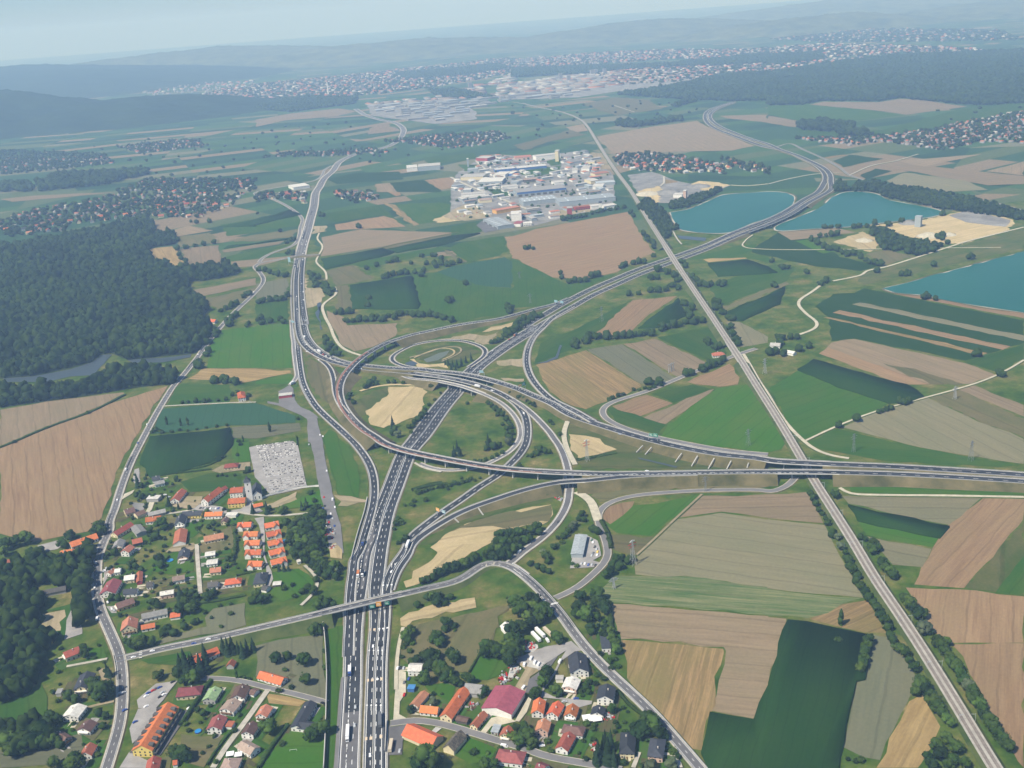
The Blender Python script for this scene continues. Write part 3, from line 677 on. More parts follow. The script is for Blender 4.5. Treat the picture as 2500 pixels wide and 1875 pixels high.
# yards and paved areas of the villages
for s, k in (("@c 400,0 580,0 640,400 700,650 760,950 850,1300 880,1600 700,1620 660,1400 640,1100 540,700 480,300 440,150", 'asphalt_old'),
             ("@a 380,1330 520,1330 590,1659 400,1659", 'asphalt_old'), ("@a 0,970 150,880 200,930 220,1080 300,1180 420,1230 520,1300 540,1330 380,1340 300,1290 0,1160 -150,1130 -150,1100 0,1130", 'asphalt_old'),
             ("@22 500,1590 570,1290 640,1300 740,1350 770,1480 700,1520 830,1560 700,1580", 'yard'),
             ("@k 740,740 850,640 1000,520 1290,480 1100,740 970,880 760,850", 'yard'), ("@k 640,1130 760,860 1000,850 1180,840 680,1330", 'yard'), ("@k 700,1300 1480,840 1480,870 1050,1490 960,1480", 'asphalt_mid'), ("@k 520,1630 640,1440 900,1560 860,1659 500,1659", 'yard'),
             ("@m 0,1000 300,990 200,1120 130,1300 120,1480 -60,1480 -60,1100", 'asphalt_mid'), ("@m 20,700 40,330 170,360 170,640 90,760 80,930 200,1000 0,1020", 'gravel'),
             ("@m 1640,170 1780,130 1900,60 2212,0 2212,90 2080,220 1990,330 1850,420 1780,640 1650,560 1780,330 1680,240", 'dirt'), ("@m 1990,350 2080,240 2212,60 2212,160 2100,330 1960,540 1880,640 1780,640 1830,460", 'asphalt_mid'),
             ("@n 100,940 500,770 760,720 850,690 1000,820 900,830 720,960 640,1130 560,1260 480,1370 620,1440 1140,1500 1130,1540 950,1590 720,1480 450,1450 470,1320 620,1110 780,820 500,1000 420,1090 330,1000 130,980", 'yard'),
             ("@m 1170,1180 1330,980 1500,940 1650,1030 1480,1070 1330,1090 1240,1200", 'gravel'), ("@m 1640,1020 1830,700 1880,700 1800,900 1700,1030", 'gravel'), ("@m 490,1190 590,1085 660,1115 560,1200", 'concrete'),
             ("@n 200,840 290,700 400,740 410,780 340,840", 'concrete'), ("@n 250,1030 300,960 500,980 400,1065", 'concrete'), ("@n -10,1230 40,1010 150,1030 130,1100", 'concrete'),
             ("@g 1280,560 1520,560 1500,650 1380,740 1120,700 1090,640", 'dirt'), ("@g 1380,740 1480,670 1760,700 1900,750 2110,720 2140,780 1900,800 1520,760", 'yard'), ("@g 1640,215 1780,140 1990,110 2160,100 2160,200 1980,215 1760,250", 'dirt'), ("@g 570,340 600,200 660,180 680,360 610,410", 'yard'), ("@g 420,610 460,530 600,470 570,520", 'gravel'),
             ("@g 1010,1320 1110,1230 1400,1190 1440,1240 1380,1290", 'dirt'), ("@g 560,640 760,660 720,800 600,850", 'works'), ("@g 730,810 800,640 870,640 830,740 760,830", 'gravel'), ("@g 1290,880 1530,860 1520,890 1290,920", 'yard'),
             ("@i 300,150 420,60 330,250 280,330", 'yard'), ("@i 330,610 460,600 470,700 400,700", 'yard'), ("@i 220,1460 310,1440 330,1530 430,1590 260,1570", 'dirt'), ("@l 1330,340 1410,330 1410,400 1530,490 1380,480", 'dirt'),
             ("@h 1000,470 1130,450 1150,1000 1230,1180 1250,1290 1190,1430 1160,1180 1110,800 1060,560", 'yard'), ("@h 930,240 970,260 1120,370 1000,420 900,400 780,380", 'yard'), ("@h 2000,830 2100,800 2190,900 2180,1020 2030,1000", 'sand'),
             ("@x 350,1050 480,950 660,1060 690,1100 460,1150", 'asphalt_mid')):
    patch('paved_ground' if k != 'gravel' and k != 'sand' else 'gravel_ground', s, M[k], amp=0.4, step=12)
CEM = "@12 0,530 320,490 360,520 440,890 130,960 @02 2200,800 2150,545"
patch('paved_ground', CEM, M['yard'], amp=0.2)
# ------------------------------------------------------------------ roads
road('M1L', 'motorway', "@f 945,1800,0 945,1659 964,1300 978,1000 992,700 1004,430 1006,150 @e 578,1100 595,920 626,700 680,380 735,0 @c 1225,1480 1255,1400 1358,1050 1430,880 1500,700 1575,500 1640,330 1690,210 @b 35,1640 120,1510 240,1350 360,1190 570,950 730,770 850,650 1000,540 1130,445 1300,330 1500,205 1700,80 @21 100,1175 300,1045 500,930 700,830 900,745 1100,662 1340,578 1500,522 1700,448 1900,358,3 2100,280,5,b 2211,240,6,b @31 130,180,6,b 230,120,6,b 320,60,4 430,0,2 @30 480,1590,1 500,1540 485,1490 420,1430 300,1370 200,1325 90,1290 @20 2180,1265 2050,1222 1900,1165 1760,1110 1690,1060 1668,1010 1695,955 1790,915 1920,877", 13.5, lanes=(-2.1, 1.9), thick=((2.0, 0.0, 0.1),), verge=1.5, step=9,
     bridge=(["long motorway viaduct over the turquoise lake, northern carriageway"], None))
road('M1R', 'motorway', "@f 1278,1800,0 1278,1659 1284,1300 1290,1000 1297,700 1305,430 1310,150 @e 898,1100 900,850 870,600 890,400 942,0 @c 1412,1400 1485,1050 1615,700 1725,400 1800,230 @b 165,1640 300,1460 480,1200 690,950 830,790 950,650 1080,550 1230,440 1400,325 1600,205 1760,110 @21 150,1210 300,1115 500,1005 700,890 900,800 1100,710 1340,622 1500,562 1700,486 1900,396,3 2100,318,5,b 2211,278,6,b @31 150,212,6,b 260,150,6,b 350,90,4 460,30,2 540,-20 @30 540,1570 535,1510 480,1450 350,1385 250,1340 120,1297 @20 2200,1240 2080,1205 1930,1150 1810,1100 1735,1050 1710,1010 1730,965 1810,922 1920,884", 12.5, lanes=(-1.6, 2.2), verge=1.5, step=9,
     bridge=(["long motorway viaduct over the turquoise lake, southern carriageway"], None))
road('M1S', 'road_shoulder', "@f 780,1800 795,1659 820,1300 840,1000 860,700 890,430", 5.2, 'asphalt_old', verge=0, edges=False, embank=False)
road('X1', 'exit_lane', "@f 1370,1800 1370,1659 1375,1300 1375,700 1385,200 @e 985,1000 1000,750 1010,600 1035,420 1140,190 1290,10 @d 0,1400 200,1235 430,1062 700,882 950,702 1190,556 1330,425 1450,312 1560,150 @b 1590,1560 1590,1450 1560,1300 1480,1180 1350,1070 1200,985,2 1000,905,6 800,850,8,b 600,805,8,b 400,770,8,b 200,745,7,b @a 1700,712,4 1400,688,2 1100,655,1 900,612 700,560 560,500 420,415 340,335 290,240 265,130 250,0 @11 352,1050 348,950 346,850 347,750 358,650", 9.0, lanes=(0,), thick=((-2.2, 0.68, 0.8),), verge=1.2,
     bridge=(["curved motorway overpass carrying the southern ramp over the dual carriageway"], None))
road('R2', 'ramp', "@e 1060,560 1110,400 1200,220 1330,60 @d 0,1500 150,1375 330,1255,1 500,1152,2 700,1045,3 920,955,4 1150,880,5 1400,795,6 1700,710,7 1900,668,7 2020,644,7,b 2130,622,7,b @22 570,842,7,b 700,825,7 900,803,7 1100,787,7 1400,777,7 1600,772,7", 8.0, lanes=(), verge=1.2, bridge=(["low concrete bridge carrying the joining ramp over the narrow side road"], None))
road('R1', 'ramp', "@11 360,560 340,650 325,750 322,850 322,950 328,1050 335,1150 @a 222,120 240,260 262,400 277,550 297,700 322,830 372,960 440,1080 520,1190 620,1290 740,1400 860,1510 1000,1640 @c 1070,170 1180,320 1250,460 1285,600 1295,750 1290,870 1265,1000 1240,1100 1190,1270 1150,1400 1125,1500 1095,1620 @e 590,100 570,300 540,500 @f 945,150", 8.5, lanes=(0,), thick=((-2.6, 0.52, 0.6),), verge=1.1)
road('R1b', 'side_road', "@a 178,0 190,200 205,300 208,400 225,550 243,680 255,760 225,810 160,880", 6, 'asphalt_old', verge=1)
road('A', 'motorway', "@11 405,570 395,650 390,750 390,850 398,950 410,1050 425,1150 @a 335,0 355,150 405,270 485,370 600,455 700,512 800,552 900,580,1 1130,618,2 1400,645,4 1700,665,6 2000,677,7 @b 300,697,7,b 600,720,7,b 900,772,7,b 1130,830,7,b 1300,880,6 1450,930,5 1700,1042,4 1900,1122,3 @22 500,262,3 800,365,4 1100,455,5 1400,530,6 1800,605,7 2150,640,7 @32 0,660,7,b 200,672,7,b 400,682,7,b 620,692,7 1100,712,6 1500,735,6 2211,782,5 2400,800,5", 10.5, lanes=(-1.2,), thick=((2.4, 0.25, 0.72),), verge=1.2,
     bridge=(["motorway overpass nearest the loop ramp, crossing the dual carriageway", "northern motorway bridge over the railway line"], None))
road('R5', 'ramp', "@21 520,985 350,1085 @b 1800,105 1685,220 1612,350 1580,480 1580,600 1620,740 1700,870 1820,1000 1950,1100,1 2212,1225,3 @22 700,322,4", 8.0, lanes=(0,), verge=1.8)
road('R3', 'ramp', "@a 400,400,0 560,535,0 650,605,1 705,680,2 740,790,4 755,900,4.6 768,1000,4.3 798,1080,4 850,1180,4 930,1275,4.3", 6.5, verge=1.1)
road('R4', 'ramp', "@21 500,915 380,965 200,1010,2 @b 1170,0,3 800,50,5 500,105,6 250,160,7 0,213,8 @a 1600,270,9 1500,300,9,b 1300,398,9,b 1100,530,9,b 950,675,9,b 868,790,7 828,900,5 825,1000,4 852,1120,4 930,1260,4 1040,1390,5 1180,1510,6 1330,1600,7 @c 1400,112,9,b 1600,190,9,b 1850,255,9,b @d 300,300,9,b 500,340,9,b 1000,428,9,b 1300,468,9,b 1700,500,9,b 2050,518,9,b @22 490,765,9,b 600,769,9,b 680,772,8 800,775,7 1100,772,7 1500,765,7 2000,757,7 2211,757,7 @32 80,757,7,b 300,757,7,b 550,760,7,b 680,763,7 1100,775,6 1500,795,6 2211,838,5 2400,852,5", 9.5, lanes=(-1.0,), thick=((2.6, 0.12, 0.24), (-2.4, 0.68, 0.85)), verge=1.1, piers=32,
     bridge=(["tightly curved ramp bridge throwing a shadow over the queueing motorway", "long viaduct with a red brown strip and many slender piers", "southern motorway bridge over the railway line"], None))
_p = ROADS['M1L']; strips('worn_pavement', [_p.strip(-6.7, 6.7, _p.base + .012, _p.x[:, 1] < G(*T('f', 978, 1000), 0)[1])], M['asphalt_mid'])
V4 = ROADS['R4']
def substrip(P, f0, f1, o0, o1, dz, name, m):
    sel = (P.s / P.s[-1] >= f0) & (P.s / P.s[-1] <= f1)
    strips(name, [P.strip(o0, o1, dz, sel)], m)
substrip(V4, 0.27, 0.66, -5.6, -2.2, 1.0, 'bare_concrete_strip', M['redstrip'])
road('GL', 'disused_lane', "@a 1250,680 1600,715 @b 0,795,4 300,818,7 480,852,8,b 700,900,8,b 880,962,8,b 1000,1005,6 1150,1075,3 1300,1175,1 1420,1305,0 1490,1450 @d 1500,20 1450,130 1350,235 1200,325 1040,405 800,470 500,490 300,462 130,395", 5.5, 'asphalt_old', verge=1.2, bridge=(["narrow grey lane bridge beside the curved motorway overpass"], None))
road('LP', 'ramp', "@b 800,640 900,575 1000,500 1035,440 1005,385 900,335 750,292 500,277 250,300 0,355 @a 1700,395 1570,460 1520,520 1560,580 1700,632 1900,660,2 @b 250,680,6", 6.5, verge=1.4)
road('R6', 'ramp', "@b 1310,1035 1500,1150 1650,1270 1800,1420 1920,1560 @d 1920,20 2005,130 2080,280 2135,470 2160,620 2150,780 2125,950 2000,1175 1850,1345 1700,1470 1450,1645 @22 20,1530 -30,1550", 7.5, 'asphalt_mid', verge=1.1)
road('OV', 'road', "@i 470,1330,0 600,1305 700,1280 860,1240 1000,1200,1 1500,1100,2 1850,1025,3 2212,940,4 @e 0,900,6 250,840,7,b 400,803,7,b 800,708,7,b 1120,635,7,b 1250,608,6 1600,522,4 2000,430,2 @22 -220,1540,1 -60,1545,0 20,1590 @n 430,0 560,150 700,310 850,520 1000,720 1200,945 1400,1145 1700,1420 @o 1650,950 1900,1240 2212,1600 2400,1830", 7.0, 'asphalt_mid', lanes=(0,), ew=0.25, verge=1.5, dashlen=(3, 6), slope='slope_green',
     bridge=(["grey road overpass across the motorway carrying green and orange signs"], None), piers=22)
road('SR', 'road', "@22 -20,1555 40,1590 120,1650", 7.0, 'asphalt_mid', verge=1)
road('FR', 'road', "@n 640,110 760,60 900,0 @22 700,1640 790,1560 832,1500 820,1400 790,1300 745,1200 740,1120 780,1060 860,1010 1000,970 1200,945 1400,930 1700,915 2211,920 @32 0,935 120,905 190,860 240,800", 6.0, 'asphalt_old', edges=False, verge=0.8)
road('FR2', 'road', "@21 2110,1350 2000,1385 1900,1420 1800,1462 1640,1530 1540,1565 1350,1645 @22 1150,65 900,142 810,180 775,240 800,290 870,335 1000,388 1200,445 1500,510 1900,578 2211,606", 6.5, 'asphalt_old', edges=False, verge=1.2)
road('VM', 'road', "@k 290,1800 335,1640 390,1480 460,1250 520,1000 545,700 545,450 530,260 @i 520,1330 500,1240 420,1050 340,870 250,660 205,450 200,200 @j 1310,640 1310,500 1340,400 1430,170 1500,40 @g 250,960 330,740 400,500 470,300 560,80 @02 1250,440 1370,220 1510,0 @01 1530,1640 1680,1460 1780,1320 1900,1170 2000,1060 2211,860 @11 60,780 62,740 20,680 -10,640 40,610 120,595 250,575 380,550", 7.5, 'asphalt_mid', lanes=(0,), ew=0.22, verge=1.2, dashlen=(3, 6))
road('NW', 'road', "@11 30,605 50,575 150,520 300,470 355,425 385,300 400,232 300,140 170,70 0,0 @10 500,1560 600,1460 655,1430", 6.5, 'asphalt_old', edges=False, verge=1.5)
road('BR', 'road', "@11 250,575 350,550,3 545,540,2", 7, 'asphalt_mid', verge=1, edges=False)
road('NM', 'motorway', "@11 378,585 388,520 408,440 440,340 470,230 500,120 518,0 @10 545,1620 590,1540 660,1480 720,1400 800,1355 900,1320 1050,1290 1150,1260 1230,1210 1270,1150 1270,1110 1200,1060 1080,1035 960,1000 860,940", 21, 'asphalt_mid', lanes=(-6, 6, -1, 1), verge=2.5, step=12)
for k, s, w, m in (('p_1', "@11 545,355 530,400 575,470 545,540 520,600 600,690 610,755", 4, 'gravel'), ('p_2', "@11 680,820 690,880 580,970 590,1060 640,1160 680,1260 740,1340 830,1388 @a 1050,465 1110,485", 5, 'gravel'),
                   ('p_3', "@31 270,1230 400,1180 425,1130 330,1050 262,970 275,930 380,860 460,800", 5, 'gravel'), ('p_4', "@31 560,768 820,712 842,682 1000,650 1200,590 1600,462 1700,430 2211,302", 5, 'gravel'),
                   ('p_5', "@21 2000,1400 2060,1500 2140,1640 @32 0,85 100,255 200,385 310,490 400,560 550,620 700,640", 4.5, 'gravel'), ('p_6', "@32 320,490 600,360 930,235 1250,145 1770,0 @31 2000,1570 2211,1450", 3, 'gravel'),
                   ('p_7', "@32 620,895 660,942 1000,957 1500,962 2211,975", 4, 'gravel'), ('p_8', "@22 1640,950 1400,1172 1200,1362 1075,1475", 2.4, 'dirt'),
                   ('p_9', "@22 480,320 448,420 468,540 545,695", 6, 'gravel'), ('p_10', "@22 560,930 680,1000 715,1100 745,1180", 9, 'gravel'), ('p_11', "@02 1400,190 1750,172 2000,160 2211,155", 3, 'verge'),
                   ('p_12', "@m -40,1060 300,1005 800,1105 1100,1195 1500,1320 1900,1430 @o 0,1450 600,1585 1000,1640 1200,1690", 6, 'asphalt_old'), ('p_13', "@m 40,600 40,330 75,0 @e 1200,1200 1240,1060", 3, 'gravel'),
                   ('p_14', "@q 200,445 700,465 1000,530 1200,585 1450,640 1750,715 1980,780", 5, 'asphalt_old'), ('p_15', "@q 1190,600 1000,860 850,1090 700,1250 550,1480 440,1659", 4.5, 'verge'),
                   ('p_16', "@g 1440,1210 1450,1400 1470,1640 @i 1590,330 1600,440", 4, 'verge'), ('p_17', "@g 970,810 1240,775 1400,740", 3.5, 'verge'), ('p_18', "@h 780,390 960,430 1100,440 1350,440 1750,400", 3.5, 'verge'),
                   ('p_19', "@h 1680,1110 1790,1200 1870,1370 1750,1550 1630,1650", 3, 'verge'), ('p_20', "@l 1450,185 1150,245 900,290", 3, 'verge'), ('p_21', "@l 1160,850 1400,790 1540,760", 3, 'dirt'),
                   ('p_22', "@o 1360,1659 1440,1450", 3, 'verge'), ('p_23', "@o 1760,1470 1880,1480 1980,1600 2000,1659", 3, 'verge'), ('p_24', "@20 90,895 0,880", 4, 'verge'), ('p_25', "@30 60,1275 180,1240 300,1290 500,1380 620,1450 720,1520 900,1570 1110,1605", 7, 'asphalt_old'),
                   ('p_26', "@30 0,1590 200,1540 440,1500 620,1495", 5, 'verge'), ('p_27', "@30 700,1515 900,1430 1100,1390 1300,1330", 4, 'verge'), ('p_28', "@31 1430,0 1900,80 2211,160", 7, 'asphalt_old'), ('p_29', "@x 0,400 250,520 460,600 700,700 900,780 1050,840", 9, 'verge'), ('p_30', "@x 340,180 450,280 600,380", 8, 'verge'),
                   ('p_31', "@y 780,500 770,600 730,630", 6, 'verge'), ('p_32', "@y 1680,620 1900,630 2212,600 @30 0,1590", 6, 'gravel'), ('p_33', "@y 900,1240 960,1350 1020,1420", 3, 'verge'), ('p_34', "@31 2010,480 @21 2020,480 2015,420 2080,370", 3, 'gravel'),
                   ('p_35', "@11 610,575 1090,480 1180,455 1750,345", 2.5, 'olive'), ('p_36', "@b 60,520 250,440 420,385 560,395 620,430 600,480 440,545", 3, 'sand'), ('p_40', "@b 430,570 600,500 700,440 700,390 640,362 540,365 420,390 280,440 120,490 0,515", 3, 'dirt'), ('p_37', "@a 1100,970 1340,900 1600,880 1900,895 2020,880", 5, 'sand'), ('p_38', "@12 1370,680 1450,730 1600,760", 3, 'verge'), ('p_39', "@20 880,910 1060,970", 4, 'verge')):
    road(k, 'path' if w < 6 else 'road', s, w, m, edges=False, verge=0.0 if m != 'asphalt_old' else 0.6, slope='slope_green', embank=False)
# ------------------------------------------------------------------ railway
def railway():
    P = Path("@20 90,890,1 200,920 400,960 500,990 600,1040 650,1090 720,1200 800,1330 900,1480 1020,1640 @21 1180,242,2 1300,430,5 1352,510,6,b 1420,620,6,b 1480,710,5 1620,918,3 1760,1125,4 1850,1262,4 1915,1360,4,b 1945,1405,4,b 2000,1490,3 2080,1620,2 @32 100,325,1 270,610 410,850 570,1100 750,1385 @33 910,0 1180,400 1400,740 1640,1130 1960,1659 2050,1800", 10, 8)
    base = 0.9
    strips("track_bed", [P.strip(-5.2, 5.2, base)], M['ballast'])
    for o in (-2.3, 2.3):
        strips("railway_track", [P.strip(o - 1.25, o + 1.25, base + 0.12)], M['sleeper'])
        strips("railway_track", [P.strip(o - 0.80, o - 0.66, base + 0.3), P.strip(o + 0.66, o + 0.80, base + 0.3)], M['rail'])
    parts = []
    for sg in (-1, 1):
        A = P.at(sg * 5.2, base); w = 1.2 + 1.7 * P.z
        B = np.column_stack([P.x + P.N * (sg * (5.2 + w)).reshape(-1, 1), np.full(len(P.z), 0.02)]); n = len(A); i = np.arange(n - 1)
        i = i[~P.b[:-1]]
        parts.append((np.vstack([A, B]), np.stack([i, i + 1, i + n + 1, i + n], 1)))
    strips("embankment", parts, M['slope_green'])
    idx = np.nonzero(P.b)[0]
    for lab, run in zip(("railway bridge crossing above the motorway", "short railway bridge over the lane near the farm"), np.split(idx, np.nonzero(np.diff(idx) > 1)[0] + 1)):
        sel = np.arange(run[0] - 1, run[-1] + 2); c = np.array([*P.x[sel].mean(0), 0]); root = tag(empty("railway_bridge", c), lab, 'bridge')
        mb = MB(); V = []
        a, b = P.at(0, 0)[sel[0]] - c, P.at(0, 0)[sel[-1]] - c
        mb.bar(a + [0, 0, base - 0.75], b + [0, 0, base - 0.75], 1.4); n = P.N[sel[0]]
        for o in (-4.6, -2.3, 2.3, 4.6):
            q = np.array([*(n * o), base - 0.8]); mb.bar(a + q, b + q, 1.5)
        mb.build("deck", M['concrete_dark'], root)
        for o in (-5.4, 5.4):
            q = np.array([*(n * o), base - 0.2]); MB().bar(a + q, b + q, 0.5).build("parapet", M['concrete'], root)
        ang = math.atan2(b[1] - a[1], b[0] - a[0])
        for t in (0.0, 0.5, 1.0):
            p = a + (b - a) * t
            MB().box(-0.8, 0.8, -5, 5, -0.3, P.z[sel].mean() - 0.6).build("pier" if t == .5 else "abutment", M['concrete'], root, (p[0], p[1], 0), ang)
    return P
RAIL = railway()
# ------------------------------------------------------------------ buildings
RC = {'O': (0.47, 0.125, 0.05), 'R': (0.30, 0.085, 0.055), 'S': (0.42, 0.17, 0.105), 'B': (0.145, 0.085, 0.07), 'T': (0.29, 0.215, 0.175), 'D': (0.045, 0.05, 0.062), 'W': (0.5, 0.48, 0.44),
      'G': (0.24, 0.235, 0.225), 'M': (0.235, 0.06, 0.078), 'N': (0.33, 0.47, 0.24), 'U': (0.07, 0.22, 0.5), 'L': (0.33, 0.365, 0.38), 'K': (0.09, 0.085, 0.08), 'V': (0.24, 0.07, 0.075)}
WC = {'w': (0.74, 0.72, 0.67), 'c': (0.66, 0.57, 0.37), 'y': (0.72, 0.55, 0.17), 'g': (0.36, 0.35, 0.33), 'p': (0.6, 0.42, 0.34), 'u': (0.06, 0.14, 0.35), 'r': (0.32, 0.05, 0.06), 't': (0.31, 0.35, 0.37), 'd': (0.1, 0.09, 0.08), 'o': (0.65, 0.36, 0.1), 'v': (0.5, 0.48, 0.45)}
RM = {k: mat("roof " + k, v, 0.75, 0.2, 0.35, 0.25, rand=0.26, detail=5) for k, v in RC.items()}
RM['X'] = mat("weathered black shingles", (0.05, 0.05, 0.052), 0.9, 0.5, 0.5, col2=(0.2, 0.17, 0.13), stretch=(1, 0.25, 1))
WM = {k: mat("wall " + k, v, 0.85, 0.1, 0.3, 0.2, rand=0.06) for k, v in WC.items()}
M['glass'] = mat("dark window glass", (0.03, 0.037, 0.045), 0.15, 0.2, 0.5, 0.5)
M['wood'] = mat("brown wood", (0.13, 0.075, 0.04), 0.8, 0.25, 1.0)
M['chimney'] = mat("chimney render", (0.6, 0.55, 0.5), 0.9, 0.15, 1.0)
M['redpaint'] = mat("red painted metal", (0.5, 0.03, 0.04), 0.6, 0.1, 0.5)
M['skylight'] = mat("roof light panels", (0.6, 0.66, 0.68), 0.4, 0.1, 0.1)
def ends(s, z):
    p = parse(s); a, b = (G(p[i][0], p[i][1], z) for i in (0, 1))
    return a, b
def base_frame(a, b):
    c = (a + b) / 2; return np.array([c[0], c[1], 0.0]), math.atan2(b[1] - a[1], b[0] - a[0]), float(np.linalg.norm((b - a)[:2]))
def faces_cam(c, rz, nx, ny):
    n = (math.cos(rz) * nx - math.sin(rz) * ny, math.sin(rz) * nx + math.cos(rz) * ny)
    return n[0] * -c[0] + n[1] * -c[1] > 0.12 * math.hypot(c[0], c[1])
def roof_gable(L, w, hw, hr, ov=0.6, th=0.28, hip=0.0):
    mb = MB(); hl = L / 2; e = w / 2 + ov; ze = hw - ov * hr / (w / 2); zr = hw + hr; q = hip
    for dz in (0, th):
        pass
    top = [(-hl, -e, ze + th), (hl, -e, ze + th), (hl - q, 0, zr + th), (-hl + q, 0, zr + th), (hl, e, ze + th), (-hl, e, ze + th)]
    bot = [(x, y, z - th) for x, y, z in top]
    V = top + bot
    F = [(0, 1, 2, 3), (3, 2, 4, 5), (1, 4, 2), (0, 3, 5)] if q else [(0, 1, 2, 3), (3, 2, 4, 5)]
    if q: F += [(6, 7, 1, 0), (7, 10, 4, 1), (10, 11, 5, 4), (11, 6, 0, 5), (11, 10, 7, 6)]
    else: F += [(9, 8, 7, 6), (11, 10, 8, 9), (6, 7, 1, 0), (10, 11, 5, 4), (7, 8, 2, 1), (8, 10, 4, 2), (9, 6, 0, 3), (11, 9, 3, 5)]
    return mb.add(V, F)
def house(s, w, hw, hr, rk, wk, label, kind='gable', name='house', cat=None, win=True, chim=True, ov=0.6, door=True, group=None, dark_gable=False):
    a, b = ends(s, hw + (hr if kind != 'flat' else 0.2)); c, rz, L = base_frame(a, b)
    if kind == 'hip': L = L + w * 0.62
    Lw = max(3, L - 2 * (ov * 0.7)) if kind != 'hip' else L - 2 * ov
    r = tag(empty(name, c, rz), label, cat or name.replace('_', ' '), group)
    hx, hy = Lw / 2, w / 2
    mb = MB()
    if kind == 'gable':
        mb.add([(-hx, -hy, -0.2), (-hx, hy, -0.2), (-hx, hy, hw), (-hx, 0, hw + hr - 0.02), (-hx, -hy, hw), (hx, -hy, -0.2), (hx, hy, -0.2), (hx, hy, hw), (hx, 0, hw + hr - 0.02), (hx, -hy, hw)],
               [(4, 3, 2, 1, 0), (5, 6, 7, 8, 9), (0, 5, 9, 4), (1, 2, 7, 6), (0, 1, 6, 5)])
    else: mb.box(-hx, hx, -hy, hy, -0.2, hw)
    mb.build("wall", WM[wk], r)
    if kind == 'gable': ro = roof_gable(L, w, hw, hr, ov).build("roof", RM[rk], r)
    elif kind == 'hip': ro = roof_gable(L, w, hw, hr, ov, hip=min(L / 2 - 0.3, w * 0.5)).build("roof", RM[rk], r)
    else: ro = MB().box(-hx - 0.4, hx + 0.4, -hy - 0.4, hy + 0.4, hw + 0.003, hw + 0.35).build("roof", RM[rk], r)
    if chim and kind != 'flat':
        cx = Lw * rng.uniform(-0.25, 0.25); cy = rng.choice([-1, 1]) * w * 0.12
        MB().box(cx - 0.4, cx + 0.4, cy - 0.35, cy + 0.35, hw + hr * 0.5, hw + hr + 0.9).build("chimney", M['chimney'], ro)
    if win and kind == 'gable' and hw >= 4 and rng.random() < .45:
        for nx in (-1, 1):
            if faces_cam(c, rz, nx, 0):
                MB().box(min(nx * hx, nx * (hx + 1.2)), max(nx * hx, nx * (hx + 1.2)), -hy * .8, hy * .8, 2.45, 3.3).build("balcony", M['wood'] if rng.random() < .5 else WM['w'], r)
    if win:
        floors = 2 if hw > 4.2 else 1
        sides = [(0, -1, hx), (0, 1, hx), (-1, 0, hy), (1, 0, hy)]
        dn = False
        for nx, ny, hl in sides:
            if not faces_cam(c, rz, nx, ny): continue
            n = max(2, int(2 * hl / 3.2)); n = min(n, 6)
            for f in range(floors):
                z = 1.0 + f * 2.6
                if z + 1.3 > hw + (0.4 if nx else 0): continue
                for i in range(n):
                    t = -hl + 2 * hl * (i + 0.5) / n
                    if f == 0 and door and not dn and i == n // 2:
                        dn = True; nm, hw2, z0, z1, mt = "door", 0.55, 0.0, 2.1, M['wood']
                    else: nm, hw2, z0, z1, mt = "window", 0.6, z, z + 1.35, M['glass']
                    m2 = MB()
                    if nx: m2.box(nx * hx - 0.03, nx * hx + 0.05, t - hw2, t + hw2, z0, z1)
                    else: m2.box(t - hw2, t + hw2, ny * hy - 0.03, ny * hy + 0.05, z0, z1)
                    m2.build(nm, mt, r)
            if nx and kind == 'gable' and hr > 2.4:
                m2 = MB(); m2.box(nx * hx - 0.03, nx * hx + 0.05, -0.6, 0.6, hw + 0.25, hw + 1.45); m2.build("window", M['glass'], r)
    return r
